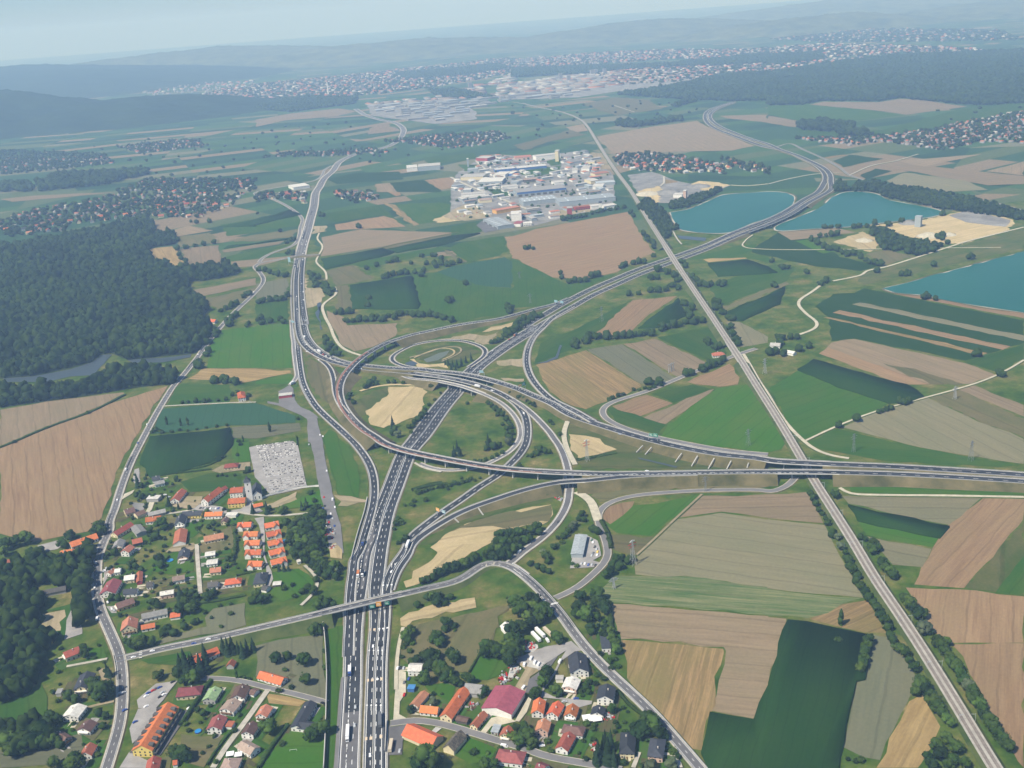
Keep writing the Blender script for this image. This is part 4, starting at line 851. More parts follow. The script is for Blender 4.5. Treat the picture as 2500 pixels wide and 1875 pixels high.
H_ = """
m 365,812 612,838|7.5|3.2|3|O|w|long white cottage with orange roof at the bend of the lane|gable|house
m 425,612 270,795|7|3|2|S|w|narrow salmon roofed shed behind the blue shed|gable|shed
m 960,560 700,930|9.5|4|3.5|O|c|long farmhouse half orange half grey roofed with cream gable on the lane|gable|house
m 970,515 1205,540|11|4|4|G|g|grey roofed barn wing set square to the long farmhouse|gable|barn
m 1385,848 1580,540|24|5|3.2|M|w|huge maroon roofed hall with white gable and red door|gable|hall
m 1225,885 1075,1065|6|3.5|2.5|R|c|small red roofed cream cottage in front of the maroon hall|gable|house
m 855,965 1015,1000|5|3|0.8|B|d|open brown shed between the two cream gables|gable|shed
m 185,1065 590,1240|14|3.5|4.5|O|c|broad orange roofed barn beside the lorry yard|gable|barn
m 915,1142 735,1350|9|4|4|X|c|old barn with patchy black shingle roof|gable|barn
m 1560,1080 1500,1190|8|4.5|3|R|c|cream house with red roof and grey annex on the lane|gable|house
m 1335,1115 1440,1130|8|3||L|g|flat pale blue annex beside the red roofed cream house|flat|annex
m 2040,985 1995,1120|9|5|3|S|p|pink house with wide salmon roof below the orange trio|gable|house
m 205,268 395,272|10|5|2|W|w|white roofed house beside the motorway barrier|gable|house
m 195,560 295,565|5|3||U|u|bright blue flat shed beside the gravel lane|flat|shed
m 1460,1440 1700,1470|12|4|3|V|w|dark maroon roofed house behind the white van|hip|house
o 95,705 60,880|8.5|4.5|3|O|w|first of three bright orange houses, next to the maroon hall|gable|house
o 350,750 260,905|8.5|4.5|3|O|w|second of three bright orange houses, in the middle of the trio|gable|house
o 545,785 500,920|8.5|4.5|3|O|w|third of three bright orange houses, at the end of the close|gable|house
n 930,830 965,1060|14|5|4|D|w|large white house with dark slate roof at the road bend|gable|house
n 850,1000 1000,930|8|4|2.5|D|w|dark roofed side wing of the large white house|gable|annex
o 555,420 490,560|11|5|2|W|p|white roofed pink house by the round parking loop|gable|house
o 310,435 420,435|5|3||W|w|white flat garage beside the white roofed house|flat|garage
o 1010,520 975,690|12|6|3|D|w|tall dark roofed house with balcony beside the road|gable|house
o 900,805 870,910|9|4|2.5|D|w|dark roofed house with white awnings in its garden|gable|house
o 450,1090 650,1120|9|4|2.5|B|w|brown roofed bungalow behind the red roofed house|hip|house
o 500,1165 385,1370|9|4|3|R|w|white house with plain red roof above the lane|gable|house
o 1290,1170 1275,1380|10|5|3|D|c|cream house with dark roof next to the tall conifers|hip|house
o 1690,1260 1660,1430|10|5|2.6|D|p|salmon house with dark roof under the roadside trees|hip|house
n 1300,600 1330,790|7|4||D|w|modern flat roofed house in white and dark bands across the road|flat|house
o 60,1590 180,1640|10|4|3|V|w|dark red roofed house at the lower edge of the lane|gable|house
n -40,430 70,560|9|4|2.5|W|w|white roofed barn in the wood above the lorry yard|gable|barn
q 95,185 500,24|10|4|3|O|w|long orange roofed white house beside the overpass road|gable|house
k 1330,590 1560,565|11|4|3|M|c|cream villa with maroon hip roof beside the car park|hip|house
k 1800,555 1700,715|10|4|2.5|N|g|house with pale green roof|gable|house
q 840,520 760,680|11|4.5|3|B|w|brown roofed house joined to the tan roofed one|gable|house
q 730,715 610,860|12|4.5|2.6|T|w|white house with wide tan roof|gable|house
q 530,930 440,1100|11|4.5|3|V|w|dark red roofed house with blue pool and terrace|gable|house
q 625,1060 720,1065|6|3||R|w|red flat garage at the narrow street|flat|garage
q 955,600 1030,620|7|3|1.2|B|w|small brown roofed garage at the street junction|gable|garage
q 1165,795 1080,930|9|5|2.6|S|w|two storey white house with pinkish roof behind the straw plot|gable|house
q 985,1025 890,1170|9.5|4.5|2.6|B|w|brown roofed house across the street from the red garage|gable|house
q 1760,745 1560,1090|9|4|2|D|w|long black roofed house beside the noise wall|gable|house
q 1600,1040 1780,1060|8|4|2|D|w|black roofed wing of the long house beside the noise wall|gable|annex
q 1075,350 1400,445|9|3|3.2|O|w|low orange roofed farm building at the edge of the orchard|gable|house
q 820,1295 1010,1395|9|4|2.4|T|w|tan roofed house behind the two white canopies|gable|house
q 690,1530 640,1640|12|4|2.6|T|w|tan hip roofed house at the bottom of the narrow street|hip|house
q 700,185 660,255|6|3|2.5|R|g|small red roofed hut above the driveway|gable|shed
k 1225,1560 1290,1550|5|3|1.5|O|w|tiny orange roofed shed below the meadow|gable|shed
k 970,1490 930,1659|9|4.5|3|R|c|red roofed house in front of the yellow gable|gable|house
l 850,100 1060,18|10|4.5|3|R|c|red roofed house west of the crossroads|gable|house
l 1180,350 1080,560|12|4.5|3|D|c|dark roofed house next to the pink driveway|gable|house
l 1060,785 930,945|13|4.5|2.4|W|w|large pale roofed house west of the village street|gable|house
l 1220,1000 1110,1125|11|4|2.6|B|w|brown roofed house below the pale roofed one|gable|house
l 760,1165 900,1250|8|4|2.5|B|g|brown roofed cottage among dark garden trees|gable|house
l 1220,1310 1140,1450|8.5|4|3|R|w|small rust red roofed house with white gable near the lower edge|gable|house
l 760,625 840,615|6|3||G|g|small grey flat hut west of the street|flat|shed
i 640,738 615,865|13|6|4.5|S|c|big cream house with half hipped red roof and dark windows|gable|house
i 800,715 1150,640|9|4|2.5|G|w|long grey roofed row behind the big cream house|gable|house
i 1190,712 1330,692|8|3|1.5|O|w|orange roofed garage at the end of the grey row|gable|garage
i 795,868 985,832|6|3.2|2.2|O|w|small orange roofed annex beside the big cream house|gable|annex
i 450,575 690,490|10|4|3|B|o|orange walled house with brown roof beside parked cars|gable|house
i 560,385 750,368|8|4|2.4|D|w|dark grey roofed house above the orange walled one|gable|house
i 430,230 330,400|14|4.5|3.5|V|w|large dark red roofed house on the village street|gable|house
i 570,200 715,182|9|4|2.2|W|c|pale roofed house with red balcony|gable|house
i 775,130 770,265|5|3|1.5|R|r|narrow red roofed shed next to the pale roofed house|gable|shed
i 440,110 525,100|7|4|1.6|W|w|white roofed house on the village street|gable|house
i 345,150 430,90|6|3.5|2|S|w|pink roofed shop on the village street|gable|house
i 1215,215 1385,182|8|4|2.4|T|w|tan roofed house in the middle of the gardens|gable|house
i 1050,420 1240,388|7|4.5|1.6|W|p|pale roofed pink house at the garden lane|gable|house
i 870,290 960,280|7|3.5|2.5|K|w|small black roofed house among garden beds|gable|house
i 1690,290 1835,272|8|4|2.6|K|w|purple black roofed house at the end of the side street|gable|house
i 1960,245 2110,225|9|4|3|O|w|vivid orange roofed white house with porch|hip|house
i 1725,95 1880,78|8|4|2.6|S|c|cream house with pinkish roof below the two white roofs|gable|house
g 1550,1330 1690,1310|8|3.5|1.2|W|w|upper of two white roofed houses beside the side street|gable|house
g 1570,1440 1725,1420|9|3.5|1.2|W|w|lower of two white roofed houses beside the side street|gable|house
g 1740,432 1530,592|9|6|4|O|w|long red roofed rectory with white gable near the church|gable|house
g 1765,450 1830,418|7|4|2|R|w|low red roofed annex behind the rectory|gable|annex
g 1240,455 1130,590|10|4|3.2|R|w|white house with red dormer roof between church and street|gable|house
g 860,370 1000,338|8|4|2.2|G|w|grey roofed white villa north of the village|gable|house
g 830,300 940,280|9|4|3|D|w|dark roofed house behind the grey roofed villa|gable|house
g 775,575 940,570|9|4||W|g|flat pale roofed workshop|flat|workshop
g 455,745 590,705|13|4|3|B|c|brown roofed cream farmhouse on the village street|gable|house
g 600,790 730,740|10|3.5|2.2|B|c|low brown roofed stable behind the farmhouse|gable|barn
g 775,785 1015,728|8|4|2.2|G|g|grey roofed long barn next to the white path|gable|barn
g 745,850 960,822|9|4|3|O|w|orange roofed house below the grey barn|gable|house
g 1245,770 1510,755|9|4|2.8|D|y|black roofed house with yellow wall|gable|house
g 1230,790 1195,900|10|5|4|D|w|white gabled house with black roof|gable|house
g 1225,990 1195,1165|12|3.5|3|R|w|broad rust red barn roof in front of the black gable|gable|barn
g 1550,778 1790,768|8|4|2.6|O|w|orange red roofed house opposite the church|gable|house
g 1830,830 1795,895|6|3|2.2|B|c|small brown roofed cottage near the orange row|gable|house
g 1840,800 1985,800|7|3||W|w|flat white roofed garage block opposite the church|flat|garage
g 1530,1108 1800,1055|10|3.8|3|S|c|long cream house with rosy roof and three gables|gable|house
g 1270,1258 1240,1365|10|4|3|D|p|pink walled house with dark roof beside the pool|gable|house
g 310,1050 545,905|9|4|3|R|c|red roofed inn at the bend of the village street|gable|house
g 610,945 690,1040|10|4|1.4|G|g|grey roofed workshop behind the red inn|gable|workshop
g 400,1130 355,1220|10|4|3|G|w|pale grey roofed house on the street corner|gable|house
g 560,1150 700,1118|9|4|2.8|R|d|rust brown barn behind the street corner|gable|barn
g 540,1212 455,1290|9|5.5|2.6|S|w|white house with pink roof and long balcony|gable|house
g 1845,125 1960,112|11|3.4|2.6|R|c|red roofed chapel of rest on the gravel court|hip|chapel
02 2078,58 2085,95|10|5.5|3|O|w|tall white house with orange hip roof beside the farm lane|hip|house
h 1095,1190 1065,1290|11|4|3.2|D|c|cream house with black hip roof at the foot of the orange row|hip|house
h 1110,1385 1190,1400|7|3|1.5|K|w|black roofed garage below the cream house|gable|garage
h 980,287 1110,257|6|3|2|O|g|orange roofed shed beside the churchyard wall|gable|shed
h 1250,1345 1365,1335|6|2.6|0.6|W|d|small shed with pale roof on the grass|gable|shed
h 1570,1050 1625,1035|5|2.6||W|w|white garden hut at the edge of the copse|flat|hut
j 935,245 1300,120|10|4|3.5|O|w|long orange roofed house beside the stubble field|gable|house
j 830,352 1000,332|11|4|3.2|O|w|orange hip roofed house under dark conifers|hip|house
j 0,490 240,460|12|4|3|R|w|rusty roofed row house at the wood, western half|gable|house
j 262,458 655,405|12|4|3|V|w|rusty roofed row house at the wood, eastern half|gable|house
j 430,925 890,830|8|3.5|2|K|g|long dark roof half hidden under trees|gable|barn
12 195,92 312,78|10|4.5||W|r|white roofed red walled transport hall on the asphalt yard|flat|hall
22 598,1295 560,1465|11|4.5|0.6|L|t|long pale metal hall in a fenced car yard|gable|hall
31 20,1300 110,1305|13|4.5|2.5|W|w|white farmhouse under trees beside the railway|gable|house
31 160,1362 235,1378|9|3.5|2|W|w|pale farm shed beside the white farmhouse|gable|shed
21 1745,1385 1820,1380|10|4|3|R|w|red roofed crossing keeper house beside the railway|hip|house
31 1275,205 1330,208|12|22||L|t|pale concrete mixing block in the gravel works|flat|tower
01 1760,1095 1865,1100|10|4|3|O|w|orange roofed house at the edge of the forest|gable|house
"""
for ln in H_.strip().splitlines():
    f = ln.split('|'); tg, rest = f[0].split(' ', 1)
    nm = f[8]
    house('@' + tg + ' ' + rest, float(f[1]), float(f[2]), float(f[3] or 0), f[4], f[5], f[6], f[7], nm, win=nm in ('house', 'chapel', 'annex', 'church'), chim=nm == 'house', door=True)
# lawns and driveways round the houses
PLOT = [fieldmat("garden lawn", (0.035, 0.095, 0.012), (0.055, 0.125, 0.018), (0.075, 0.11, 0.03), 3, .4), fieldmat("garden beds", (0.06, 0.085, 0.02), (0.13, 0.1, 0.055), (0.04, 0.08, 0.015), 2.2, .8, .06, .6), M['olive']]
def quad(name, c, rz, cx, cy, L, w, m, z):
    B = []
    for x, y in ((-1, -1), (0, -1.05), (1, -1), (1.05, 0), (1, 1), (0, 1), (-1, 1), (-1, 0)): B.append((cx + x * L / 2 + rng.normal() * .5, cy + y * w / 2 + rng.normal() * .5, z))
    tag(link(name, mesh_np(name, np.array(B), np.array([[0, 1, 2, 7], [7, 2, 3, 3], [7, 3, 4, 6], [6, 4, 5, 5]])[[0, 2]], m), None, (c[0], c[1], 0), rz), kind='structure')
for i, o in enumerate([o for o in bpy.data.objects if o.parent is None and o.get('category') == 'house' and o.children and o.location.y < 1300]):
    c = o.location; rz = o.rotation_euler.z; z = .41 + .0006 * i; sg = rng.choice([-1, 1])
    quad('lawn', c, rz, rng.normal() * 3, rng.normal() * 3, rng.uniform(24, 32), rng.uniform(20, 27), PLOT[rng.choice(3, p=[.65, .2, .15])], z)
    quad('garden_bed', c, rz, sg * rng.uniform(9, 13), rng.choice([-1, 1]) * rng.uniform(8, 11), rng.uniform(6, 11), rng.uniform(5, 8), PLOT[1], z + .06)
    quad('driveway', c, rz, -sg * rng.uniform(7, 10), rng.uniform(-4, 4), rng.uniform(7, 12), rng.uniform(4, 8), M['yard'] if rng.random() < .6 else M['gravel'], z + .1)
# the big yellow block with dormers
def long_block():
    s = "@k 1165,768 792,1358"; w, hw, hr = 15, 6, 4.5
    r = house(s, w, hw, hr, 'O', 'y', "long orange roofed apartment block with bright yellow gable and dark dormers", name='apartment_block', cat='apartment block', chim=False)
    a, b = ends(s, hw + hr); c, rz, L = base_frame(a, b)
    for i in range(7):
        x = -L / 2 + L * (i + 0.7) / 7.4
        for sy in (1, -1):
            d = MB(); d.box(x - 1.6, x + 1.6, min(sy * 3.6, sy * 7.4), max(sy * 3.6, sy * 7.4), hw + 0.2, hw + 2.7); d.build("dormer", RM['K'], r)
    sgn = 1 if math.sin(rz) * 0 + math.cos(rz) * 0 == 1 else 1
    for sy in (1, -1):
        MB().box(-L / 2 + 0.5, L / 2 - 0.5, min(sy * 7.9, sy * 10.4), max(sy * 7.9, sy * 10.4), 3.2, 3.5).build("canopy", RM['K'], r)
    return r
long_block()
# row houses: main roof and front cross gable
def row_house(s, label, flip):
    w, hw, hr = 9, 4, 3
    r = house(s, w, hw, hr, 'O', 'w', label, group='orange row houses', name='row_house', cat='house', door=True)
    a, b = ends(s, hw + hr); c, rz, L = base_frame(a, b)
    x = flip * L * 0.27; mb = MB(); wy = -w / 2
    mb.add([(x - 3, wy - 2.5, -0.1), (x + 3, wy - 2.5, -0.1), (x + 3, wy - 2.5, 4), (x, wy - 2.5, 6.6), (x - 3, wy - 2.5, 4), (x - 3, 0.2, -0.1), (x + 3, 0.2, -0.1), (x + 3, 0.2, 4), (x, 0.2, 6.6), (x - 3, 0.2, 4)],
           [(0, 1, 2, 3, 4), (9, 8, 7, 6, 5), (1, 6, 7, 2), (5, 0, 4, 9)]).build("front_gable", WM['w'], r)
    mb = MB(); t = 0.28
    for sg in (-1, 1):
        e = x + sg * 3.5
        mb.add([(x, wy - 3, 6.65 + t), (e, wy - 3, 3.6 + t), (e, 0.3, 3.6 + t), (x, 0.3, 6.65 + t), (x, wy - 3, 6.65), (e, wy - 3, 3.6), (e, 0.3, 3.6), (x, 0.3, 6.65)],
               [(0, 1, 2, 3) if sg < 0 else (3, 2, 1, 0), (0, 4, 5, 1), (1, 5, 6, 2), (4, 7, 6, 5)])
    mb.build("gable_roof", RM['O'], r)
ordn = ['first', 'second', 'third', 'fourth', 'fifth']
for k, s in enumerate(("775,530 965,522", "860,650 1055,648", "872,770 1080,765", "882,895 1100,893", "922,1045 1115,1050")):
    row_house('@h ' + s, f"{ordn[k]} orange row house from the church on the west side of the close", -1)
for k, s in enumerate(("1130,545 1325,505", "1152,665 1352,618", "1172,785 1372,738", "1188,912 1398,858", "1212,1040 1428,985")):
    row_house('@h ' + s, f"{ordn[k]} orange row house from the church on the east side of the close", 1)
# church
def church():
    c = G(*parse("@g 2165,640")[0][:2]); t = parse("@g 2112,372")[0]
    lo, hi = 5, 60
    for _ in range(30):
        z = (lo + hi) / 2; q = G(t[0], t[1], z)
        if q[1] > c[1]: lo = z
        else: hi = z
    th = min(30, max(20, z))
    a, b = G(*parse("@h 985,215")[0][:2]), G(*parse("@h 1075,200")[0][:2]); rz = math.atan2(b[1] - a[1], b[0] - a[0])
    r = tag(empty("church", c, rz), "white village church with slim square tower and dark roofs beside the cemetery", "church")
    tw = MB(); tw.box(-3.4, 3.4, 0, 6.8, -0.3, th); tw.build("tower", WM['w'], r)
    sp = MB(); sp.add([(-3.9, -0.5, th), (3.9, -0.5, th), (3.9, 7.3, th), (-3.9, 7.3, th), (-1.6, 1.8, th + 2.6), (1.6, 1.8, th + 2.6), (1.6, 5, th + 2.6), (-1.6, 5, th + 2.6), (0, 3.4, th + 7)],
                      [(3, 2, 1, 0), (0, 1, 5, 4), (1, 2, 6, 5), (2, 3, 7, 6), (3, 0, 4, 7), (4, 5, 8), (5, 6, 8), (6, 7, 8), (7, 4, 8)]); sp.build("tower_roof", RM['D'], r)
    for z in (th - 4, th - 12): MB().box(-0.6, 0.6, -0.05, 0.02, z, z + 2).build("window", M['glass'], r)
    L = 24
    nv = MB(); nv.add([(3.4, 0.5, -0.3), (13, 0.5, -0.3), (13, 0.5 + L, -0.3), (3.4, 0.5 + L, -0.3), (3.4, 0.5, 7.5), (13, 0.5, 7.5), (13, 0.5 + L, 7.5), (3.4, 0.5 + L, 7.5), (8.2, 0.5, 11.8), (8.2, 0.5 + L, 11.8)],
                      [(0, 1, 5, 8, 4), (1, 2, 6, 5), (2, 3, 7, 9, 6), (3, 0, 4, 7)]); nv.build("nave", WM['w'], r)
    rf = MB()
    for sg in (-1, 1):
        e = 8.2 + sg * 5.3
        rf.add([(8.2, 0, 12), (e, 0, 7.3), (e, 1 + L, 7.3), (8.2, 1 + L, 12), (8.2, 0, 11.75), (e, 0, 7.05), (e, 1 + L, 7.05), (8.2, 1 + L, 11.75)], [(0, 1, 2, 3) if sg < 0 else (3, 2, 1, 0), (0, 4, 5, 1), (1, 5, 6, 2), (2, 6, 7, 3)])
    rf.build("nave_roof", RM['D'], r)
    for x in (6, 10.4): MB().box(x - 0.5, x + 0.5, 0.42, 0.52, 2.2, 5.4).build("window", M['glass'], r)
    for y in (5, 10, 15, 20): MB().box(12.97, 13.06, y - 0.6, y + 0.6, 2.2, 5.8).build("window", M['glass'], r)
church()
house("@g 1890,455 2070,440", 14, 7, 2.6, 'O', 'w', "orange roofed parish hall behind the yellow parish house", 'gable', 'house')
house("@g 1865,598 2100,580", 13, 5.5, 2.8, 'O', 'y', "yellow walled parish house with orange roof in front of the church tower", 'gable', 'house')
# halls of the industrial park
def hall(s, w, h, rk, wk, label, fascia=None, lights=0, group=None, windows=0, off=0):
    a, b = ends(s, h + 0.4); c, rz, L = base_frame(a, b)
    r = tag(empty("industrial_hall", c, rz), label, "hall", group); hx, hy = L / 2, w / 2
    MB().box(-hx, hx, -hy, hy, -0.3, h).build("wall", WM[wk], r)
    ro = roof_gable(L + 0.6, w, h, 0.9, 0.4, 0.35).build("roof", RM[rk], r)
    for i in range(lights):
        x = -hx + L * (i + 0.5) / lights
        mb = MB()
        for sg in (-1, 1): mb.add([(x - 1.4, sg * 0.12 * w, h + 0.9 * (1 - 0.24) + 0.42), (x + 1.4, sg * 0.12 * w, h + 0.9 * 0.76 + 0.42), (x + 1.4, sg * 0.42 * w, h + 0.9 * 0.16 + 0.42), (x - 1.4, sg * 0.42 * w, h + 0.9 * 0.16 + 0.42)], [(0, 1, 2, 3) if sg > 0 else (3, 2, 1, 0)])
        mb.build("skylight", M['skylight'], ro)
    if fascia: MB().box(-hx - 0.15, hx + 0.15, -hy - 0.15, -hy + 0.05, h * 0.62, h - 0.1).build("fascia", WM[fascia], r)
    for i in range(windows):
        x = -hx + L * (i + 0.5) / windows
        MB().box(x - L / windows * 0.3, x + L / windows * 0.3, -hy - 0.08, -hy + 0.02, 1.0, h * 0.5).build("loading_door", WM['d'], r)
    return r
for ln in """870,585 1525,517|60|13|G|t|biggest hall with deep blue long side and grey roof|u|0|8
950,712 1410,662|55|11|L|t|pale hall with seven bright roof lights below the blue hall||7|0
1440,712 2190,638|60|11|L|t|longest pale grey blue hall beside the railway||3|0
400,440 720,425|70|10|W|t|white hall with four arched bays along the works street||0|4
170,378 470,368|60|10|W|c|cream walled white hall at the works street bend||0|0
620,345 780,343|55|9|W|w|plain white roofed hall behind the arched hall||0|0
800,335 870,335|40|8|W|u|small white hall with dark blue side||0|0
590,292 868,266|35|8|W|u|white roofed hall with blue stripe along the car park||4|0
885,268 1280,230|40|8|W|u|long white roofed hall with blue stripe||5|0
1130,112 1460,75|40|14|W|w|tall white long hall beside the tower block||0|0
860,128 1085,108|45|8|S|p|low rosy roofed hall behind the long white hall||0|0
395,125 550,130|45|10|W|r|white showroom with curved red fascia||0|0
230,290 370,280|40|9|L|t|small pale blue hall beside the green||0|0
145,625 470,600|30|8|W|w|long low white warehouse north of the works street||0|0
250,672 520,642|28|8|W|t|white warehouse with red corner on the works street||0|0
380,705 550,688|30|7|T|c|sand coloured low warehouse||0|0
180,560 285,555|30|8|W|t|small white warehouse at the field edge||0|0
590,845 910,790|24|9|S|o|orange fronted long store on the works street||0|0
545,952 745,1050|40|8|L|t|pale metal hall in the dark fenced yard||6|3
815,880 950,870|40|17|W|w|white factory block with tall silos||0|0
1670,805 1870,780|18|8|R|r|dark red low hall beside the bushes||0|6
1880,785 2000,770|22|8|W|w|short white hall beside the silo||0|0
2050,785 2212,760|25|8|W|w|white hall at the railway end of the bushes||0|0
1780,262 1890,258|50|11|W|w|square white hall near the railway||0|0
1645,292 1715,288|40|9|W|w|small white hall beside the square one||0|0
1930,505 2070,500|40|9|W|w|white roofed workshop behind the parking trees||0|0
1960,470 2212,450|30|8|L|t|long pale roof beside the railway embankment||0|0
1850,440 1960,425|45|9|W|c|curved white roof near the railway||0|0
1380,465 1530,448|35|8|W|w|low white shed behind the blue hall||0|0
690,525 900,505|30|7|W|w|white open storage roof beside the arched hall||0|0
980,430 1170,410|30|8|T|d|long brown store beside the green strip||0|0
1840,185 1955,182|25|7|W|c|cream roofed shed beside the railway trees||0|0
870,1010 970,1010|30|7|V|w|maroon roofed shed at the field edge||0|0
980,1015 1095,1005|20|7|W|w|white two storey office at the field edge||0|5
1920,350 2110,325|35|8|S|c|rosy roofed depot near the railway||0|0""".splitlines():
    f = ln.split('|'); hall('@x ' + f[0], float(f[1]), float(f[2]), f[3], f[4], f[5], f[6] or None, int(f[7]), None, int(f[8]))
for s, w, h, rk, wk, lab in (("@x 1415,40 1462,38", 25, 34, 'W', 'c', "tall pale tower block at the end of the long white hall"), ("@x 215,150 240,148", 18, 26, 'W', 't', "slim white tower with green face at the north edge of the works"), ("@x 925,870 955,868", 14, 26, 'W', 'w', "tall white silo of the factory block"),
                             ("@x 1570,810 1635,806", 20, 22, 'W', 'r', "white and red striped plant tower beside the bushes"), ("@x 2000,740 2040,738", 20, 22, 'D', 'w', "round edged silo with dark cap beside the white hall"), ("@y 1045,690 1085,690", 14, 26, 'W', 'p', "red and white concrete plant tower by the lake"),
                             ("@y 920,735 1040,735", 25, 8, 'W', 'w', "white shed of the concrete plant by the lake"), ("@10 1300,1440 1390,1432", 60, 12, 'W', 'w', "white warehouse west of the industrial park"), ("@10 1400,1430 1590,1415", 60, 14, 'W', 't', "large white warehouse with open front west of the industrial park"),
                             ("@10 1930,1350 2030,1345", 40, 9, 'S', 'r', "red roofed showroom at the far end of the works street"), ("@10 300,1610 440,1590", 60, 8, 'W', 'w', "long pale greenhouse roof beside the motorway")):
    a, b = ends(s, h + .4); c, rz, L = base_frame(a, b); nm = "tower_block" if h > 18 else "industrial_hall"
    r = tag(empty(nm, c, rz), lab, "tower" if h > 18 else "hall")
    MB().box(-L / 2, L / 2, -w / 2, w / 2, -.3, h).build("wall", WM[wk], r); MB().box(-L / 2 - .4, L / 2 + .4, -w / 2 - .4, w / 2 + .4, h + .003, h + .8).build("roof", RM[rk], r)
# ------------------------------------------------------------------ scattered villages
def inpoly(x, y, P):
    r = np.zeros(len(x), bool); n = len(P); j = n - 1
    for i in range(n):
        xi, yi, xj, yj = P[i][0], P[i][1], P[j][0], P[j][1]
        r ^= ((yi > y) != (yj > y)) & (x < (xj - xi) * (y - yi) / (yj - yi + 1e-12) + xi); j = i
    return r
def scatter(s, sp, jit=0.42):
    P = np.array([G(p[0], p[1], 0) for p in parse(s)])
    lo, hi = P.min(0), P.max(0)
    gx, gy = np.meshgrid(np.arange(lo[0], hi[0], sp), np.arange(lo[1], hi[1], sp)); gx = gx.ravel(); gy = gy.ravel()
    gx = gx + rng.uniform(-jit, jit, len(gx)) * sp; gy = gy + rng.uniform(-jit, jit, len(gy)) * sp
    k = inpoly(gx, gy, P)
    return np.column_stack([gx[k], gy[k]])
def house_mesh(rk, wk, L, w, hw, hr):
    mb = MB(); hx, hy = L / 2, w / 2
    mb.add([(-hx, -hy, -0.2), (-hx, hy, -0.2), (-hx, hy, hw), (-hx, 0, hw + hr), (-hx, -hy, hw), (hx, -hy, -0.2), (hx, hy, -0.2), (hx, hy, hw), (hx, 0, hw + hr), (hx, -hy, hw)], [(4, 3, 2, 1, 0), (5, 6, 7, 8, 9), (0, 5, 9, 4), (1, 2, 7, 6)])
    k = roof_gable(L + 1, w, hw, hr, 0.6, 0.3); mb.add(k.v, k.f, 1)
    return mb.mesh("village_house", [WM[wk], RM[rk]])
HV = {}
for rk, nm in (('O', 'orange'), ('R', 'red brown'), ('S', 'salmon'), ('B', 'brown'), ('G', 'grey'), ('W', 'white'), ('D', 'dark')):
    HV[rk] = (nm, [house_mesh(rk, wk, L, w, hw, hr) for wk, L, w, hw, hr in (('v', 13, 10, 5, 3.4), ('c', 15, 9.5, 4.5, 3.6))])
placed = []
VIL = (("by the gravel works and lake", "@y 60,250 230,200 500,190 900,230 1150,260 1300,300 1500,350 1700,370 1600,480 1400,440 1200,450 950,470 800,440 600,440 420,420 200,380", 27, 1.0),
       ("strung along the lakeside road", "@y 1560,270 1760,300 2070,350 2212,400 2212,480 1850,430 1560,330", 36, 0.7),
       ("west of the motorway beyond the dark forest", "@01 0,250 300,150 700,90 1000,20 1600,0 2100,20 2000,120 1700,230 1350,220 1000,240 600,290 560,350 200,380 0,400", 35, 0.8),
       ("beside the motorway behind the white sheds", "@11 0,20 450,0 440,100 150,60 0,100", 27, 0.9), ("between motorway and maize fields", "@11 640,0 1000,0 1080,60 860,100 700,50", 27, 0.9))
HCOUNT = [0]
for where, s, sp, pr in VIL:
    for x, y in scatter(s, sp):
        if rng.random() > pr: continue
        placed.append((x, y, where))
placed.sort(key=lambda t: math.hypot(t[0], t[1]))
HL = "{} roofed house in the distant village {}"
def put_house(x, y, where):
    rk = rng.choice(list(HV), p=[.15, .22, .17, .22, .1, .06, .08]); nm, ms = HV[rk]
    o = link("village_house", ms[rng.integers(2)], None, (x, y, 0), rng.choice([0.35, 0.35 + 1.57]) + rng.normal() * 0.15)
    tag(o, HL.format(nm, where), "house", f"{nm} roofed houses {where}")
NEARV = [t for t in placed][:185]; FARV = placed[185:]
for t in NEARV: put_house(*t)
# everything farther: one mass of tiny buildings per belt
def mass(name, pts, hs, sizes, mats, pm, rz0=0.3):
    n = len(pts)
    L = rng.uniform(*sizes[0], n); w = rng.uniform(*sizes[1], n); h = rng.uniform(*hs, n); rz = rz0 + rng.choice([0, 1.57], n) + rng.normal(0, .12, n)
    V = []; k = [(-1, -1, 0), (1, -1, 0), (1, 1, 0), (-1, 1, 0), (-1, -1, .62), (1, -1, .62), (1, 1, .62), (-1, 1, .62), (-1, 0, 1), (1, 0, 1)]
    k = np.array(k, float)
    B = k[None] * np.stack([L / 2, w / 2, h], 1)[:, None, :]
    ca, sa = np.cos(rz)[:, None], np.sin(rz)[:, None]
    X = B[..., 0] * ca - B[..., 1] * sa + pts[:, 0:1]; Y = B[..., 0] * sa + B[..., 1] * ca + pts[:, 1:2]
    V = np.stack([X, Y, B[..., 2]], -1).reshape(-1, 3); o = (np.arange(n) * 10)[:, None, None]
    q = np.array([[0, 1, 5, 4], [2, 3, 7, 6], [4, 5, 9, 8], [6, 7, 8, 9], [1, 2, 6, 5], [3, 0, 4, 7]]); t = np.array([[5, 6, 9], [7, 4, 8]])
    Q = (q[None] + o).reshape(-1, 4); Tt = (t[None] + o).reshape(-1, 3)
    mi = rng.choice(len(mats) - 1, n, p=pm) + 1
    mq = np.stack([np.zeros(n), np.zeros(n), mi, mi, np.zeros(n), np.zeros(n)], 1).ravel(); mt = np.zeros(2 * n)
    return link(name, mesh_np(name, V, [Q, Tt], mats, np.concatenate([mq, mt])))
WM['f'] = mat('distant dull walls', (0.25, 0.24, 0.24), .9, .2, .02, coord='Object'); RM['P'] = mat('distant pale roofs', (0.3, 0.29, 0.28), .9, .2, .02)
TM = [WM['f'], RM['O'], RM['R'], RM['S'], RM['B'], RM['W'], RM['T']]
far = [np.array([t[:2] for t in FARV])]
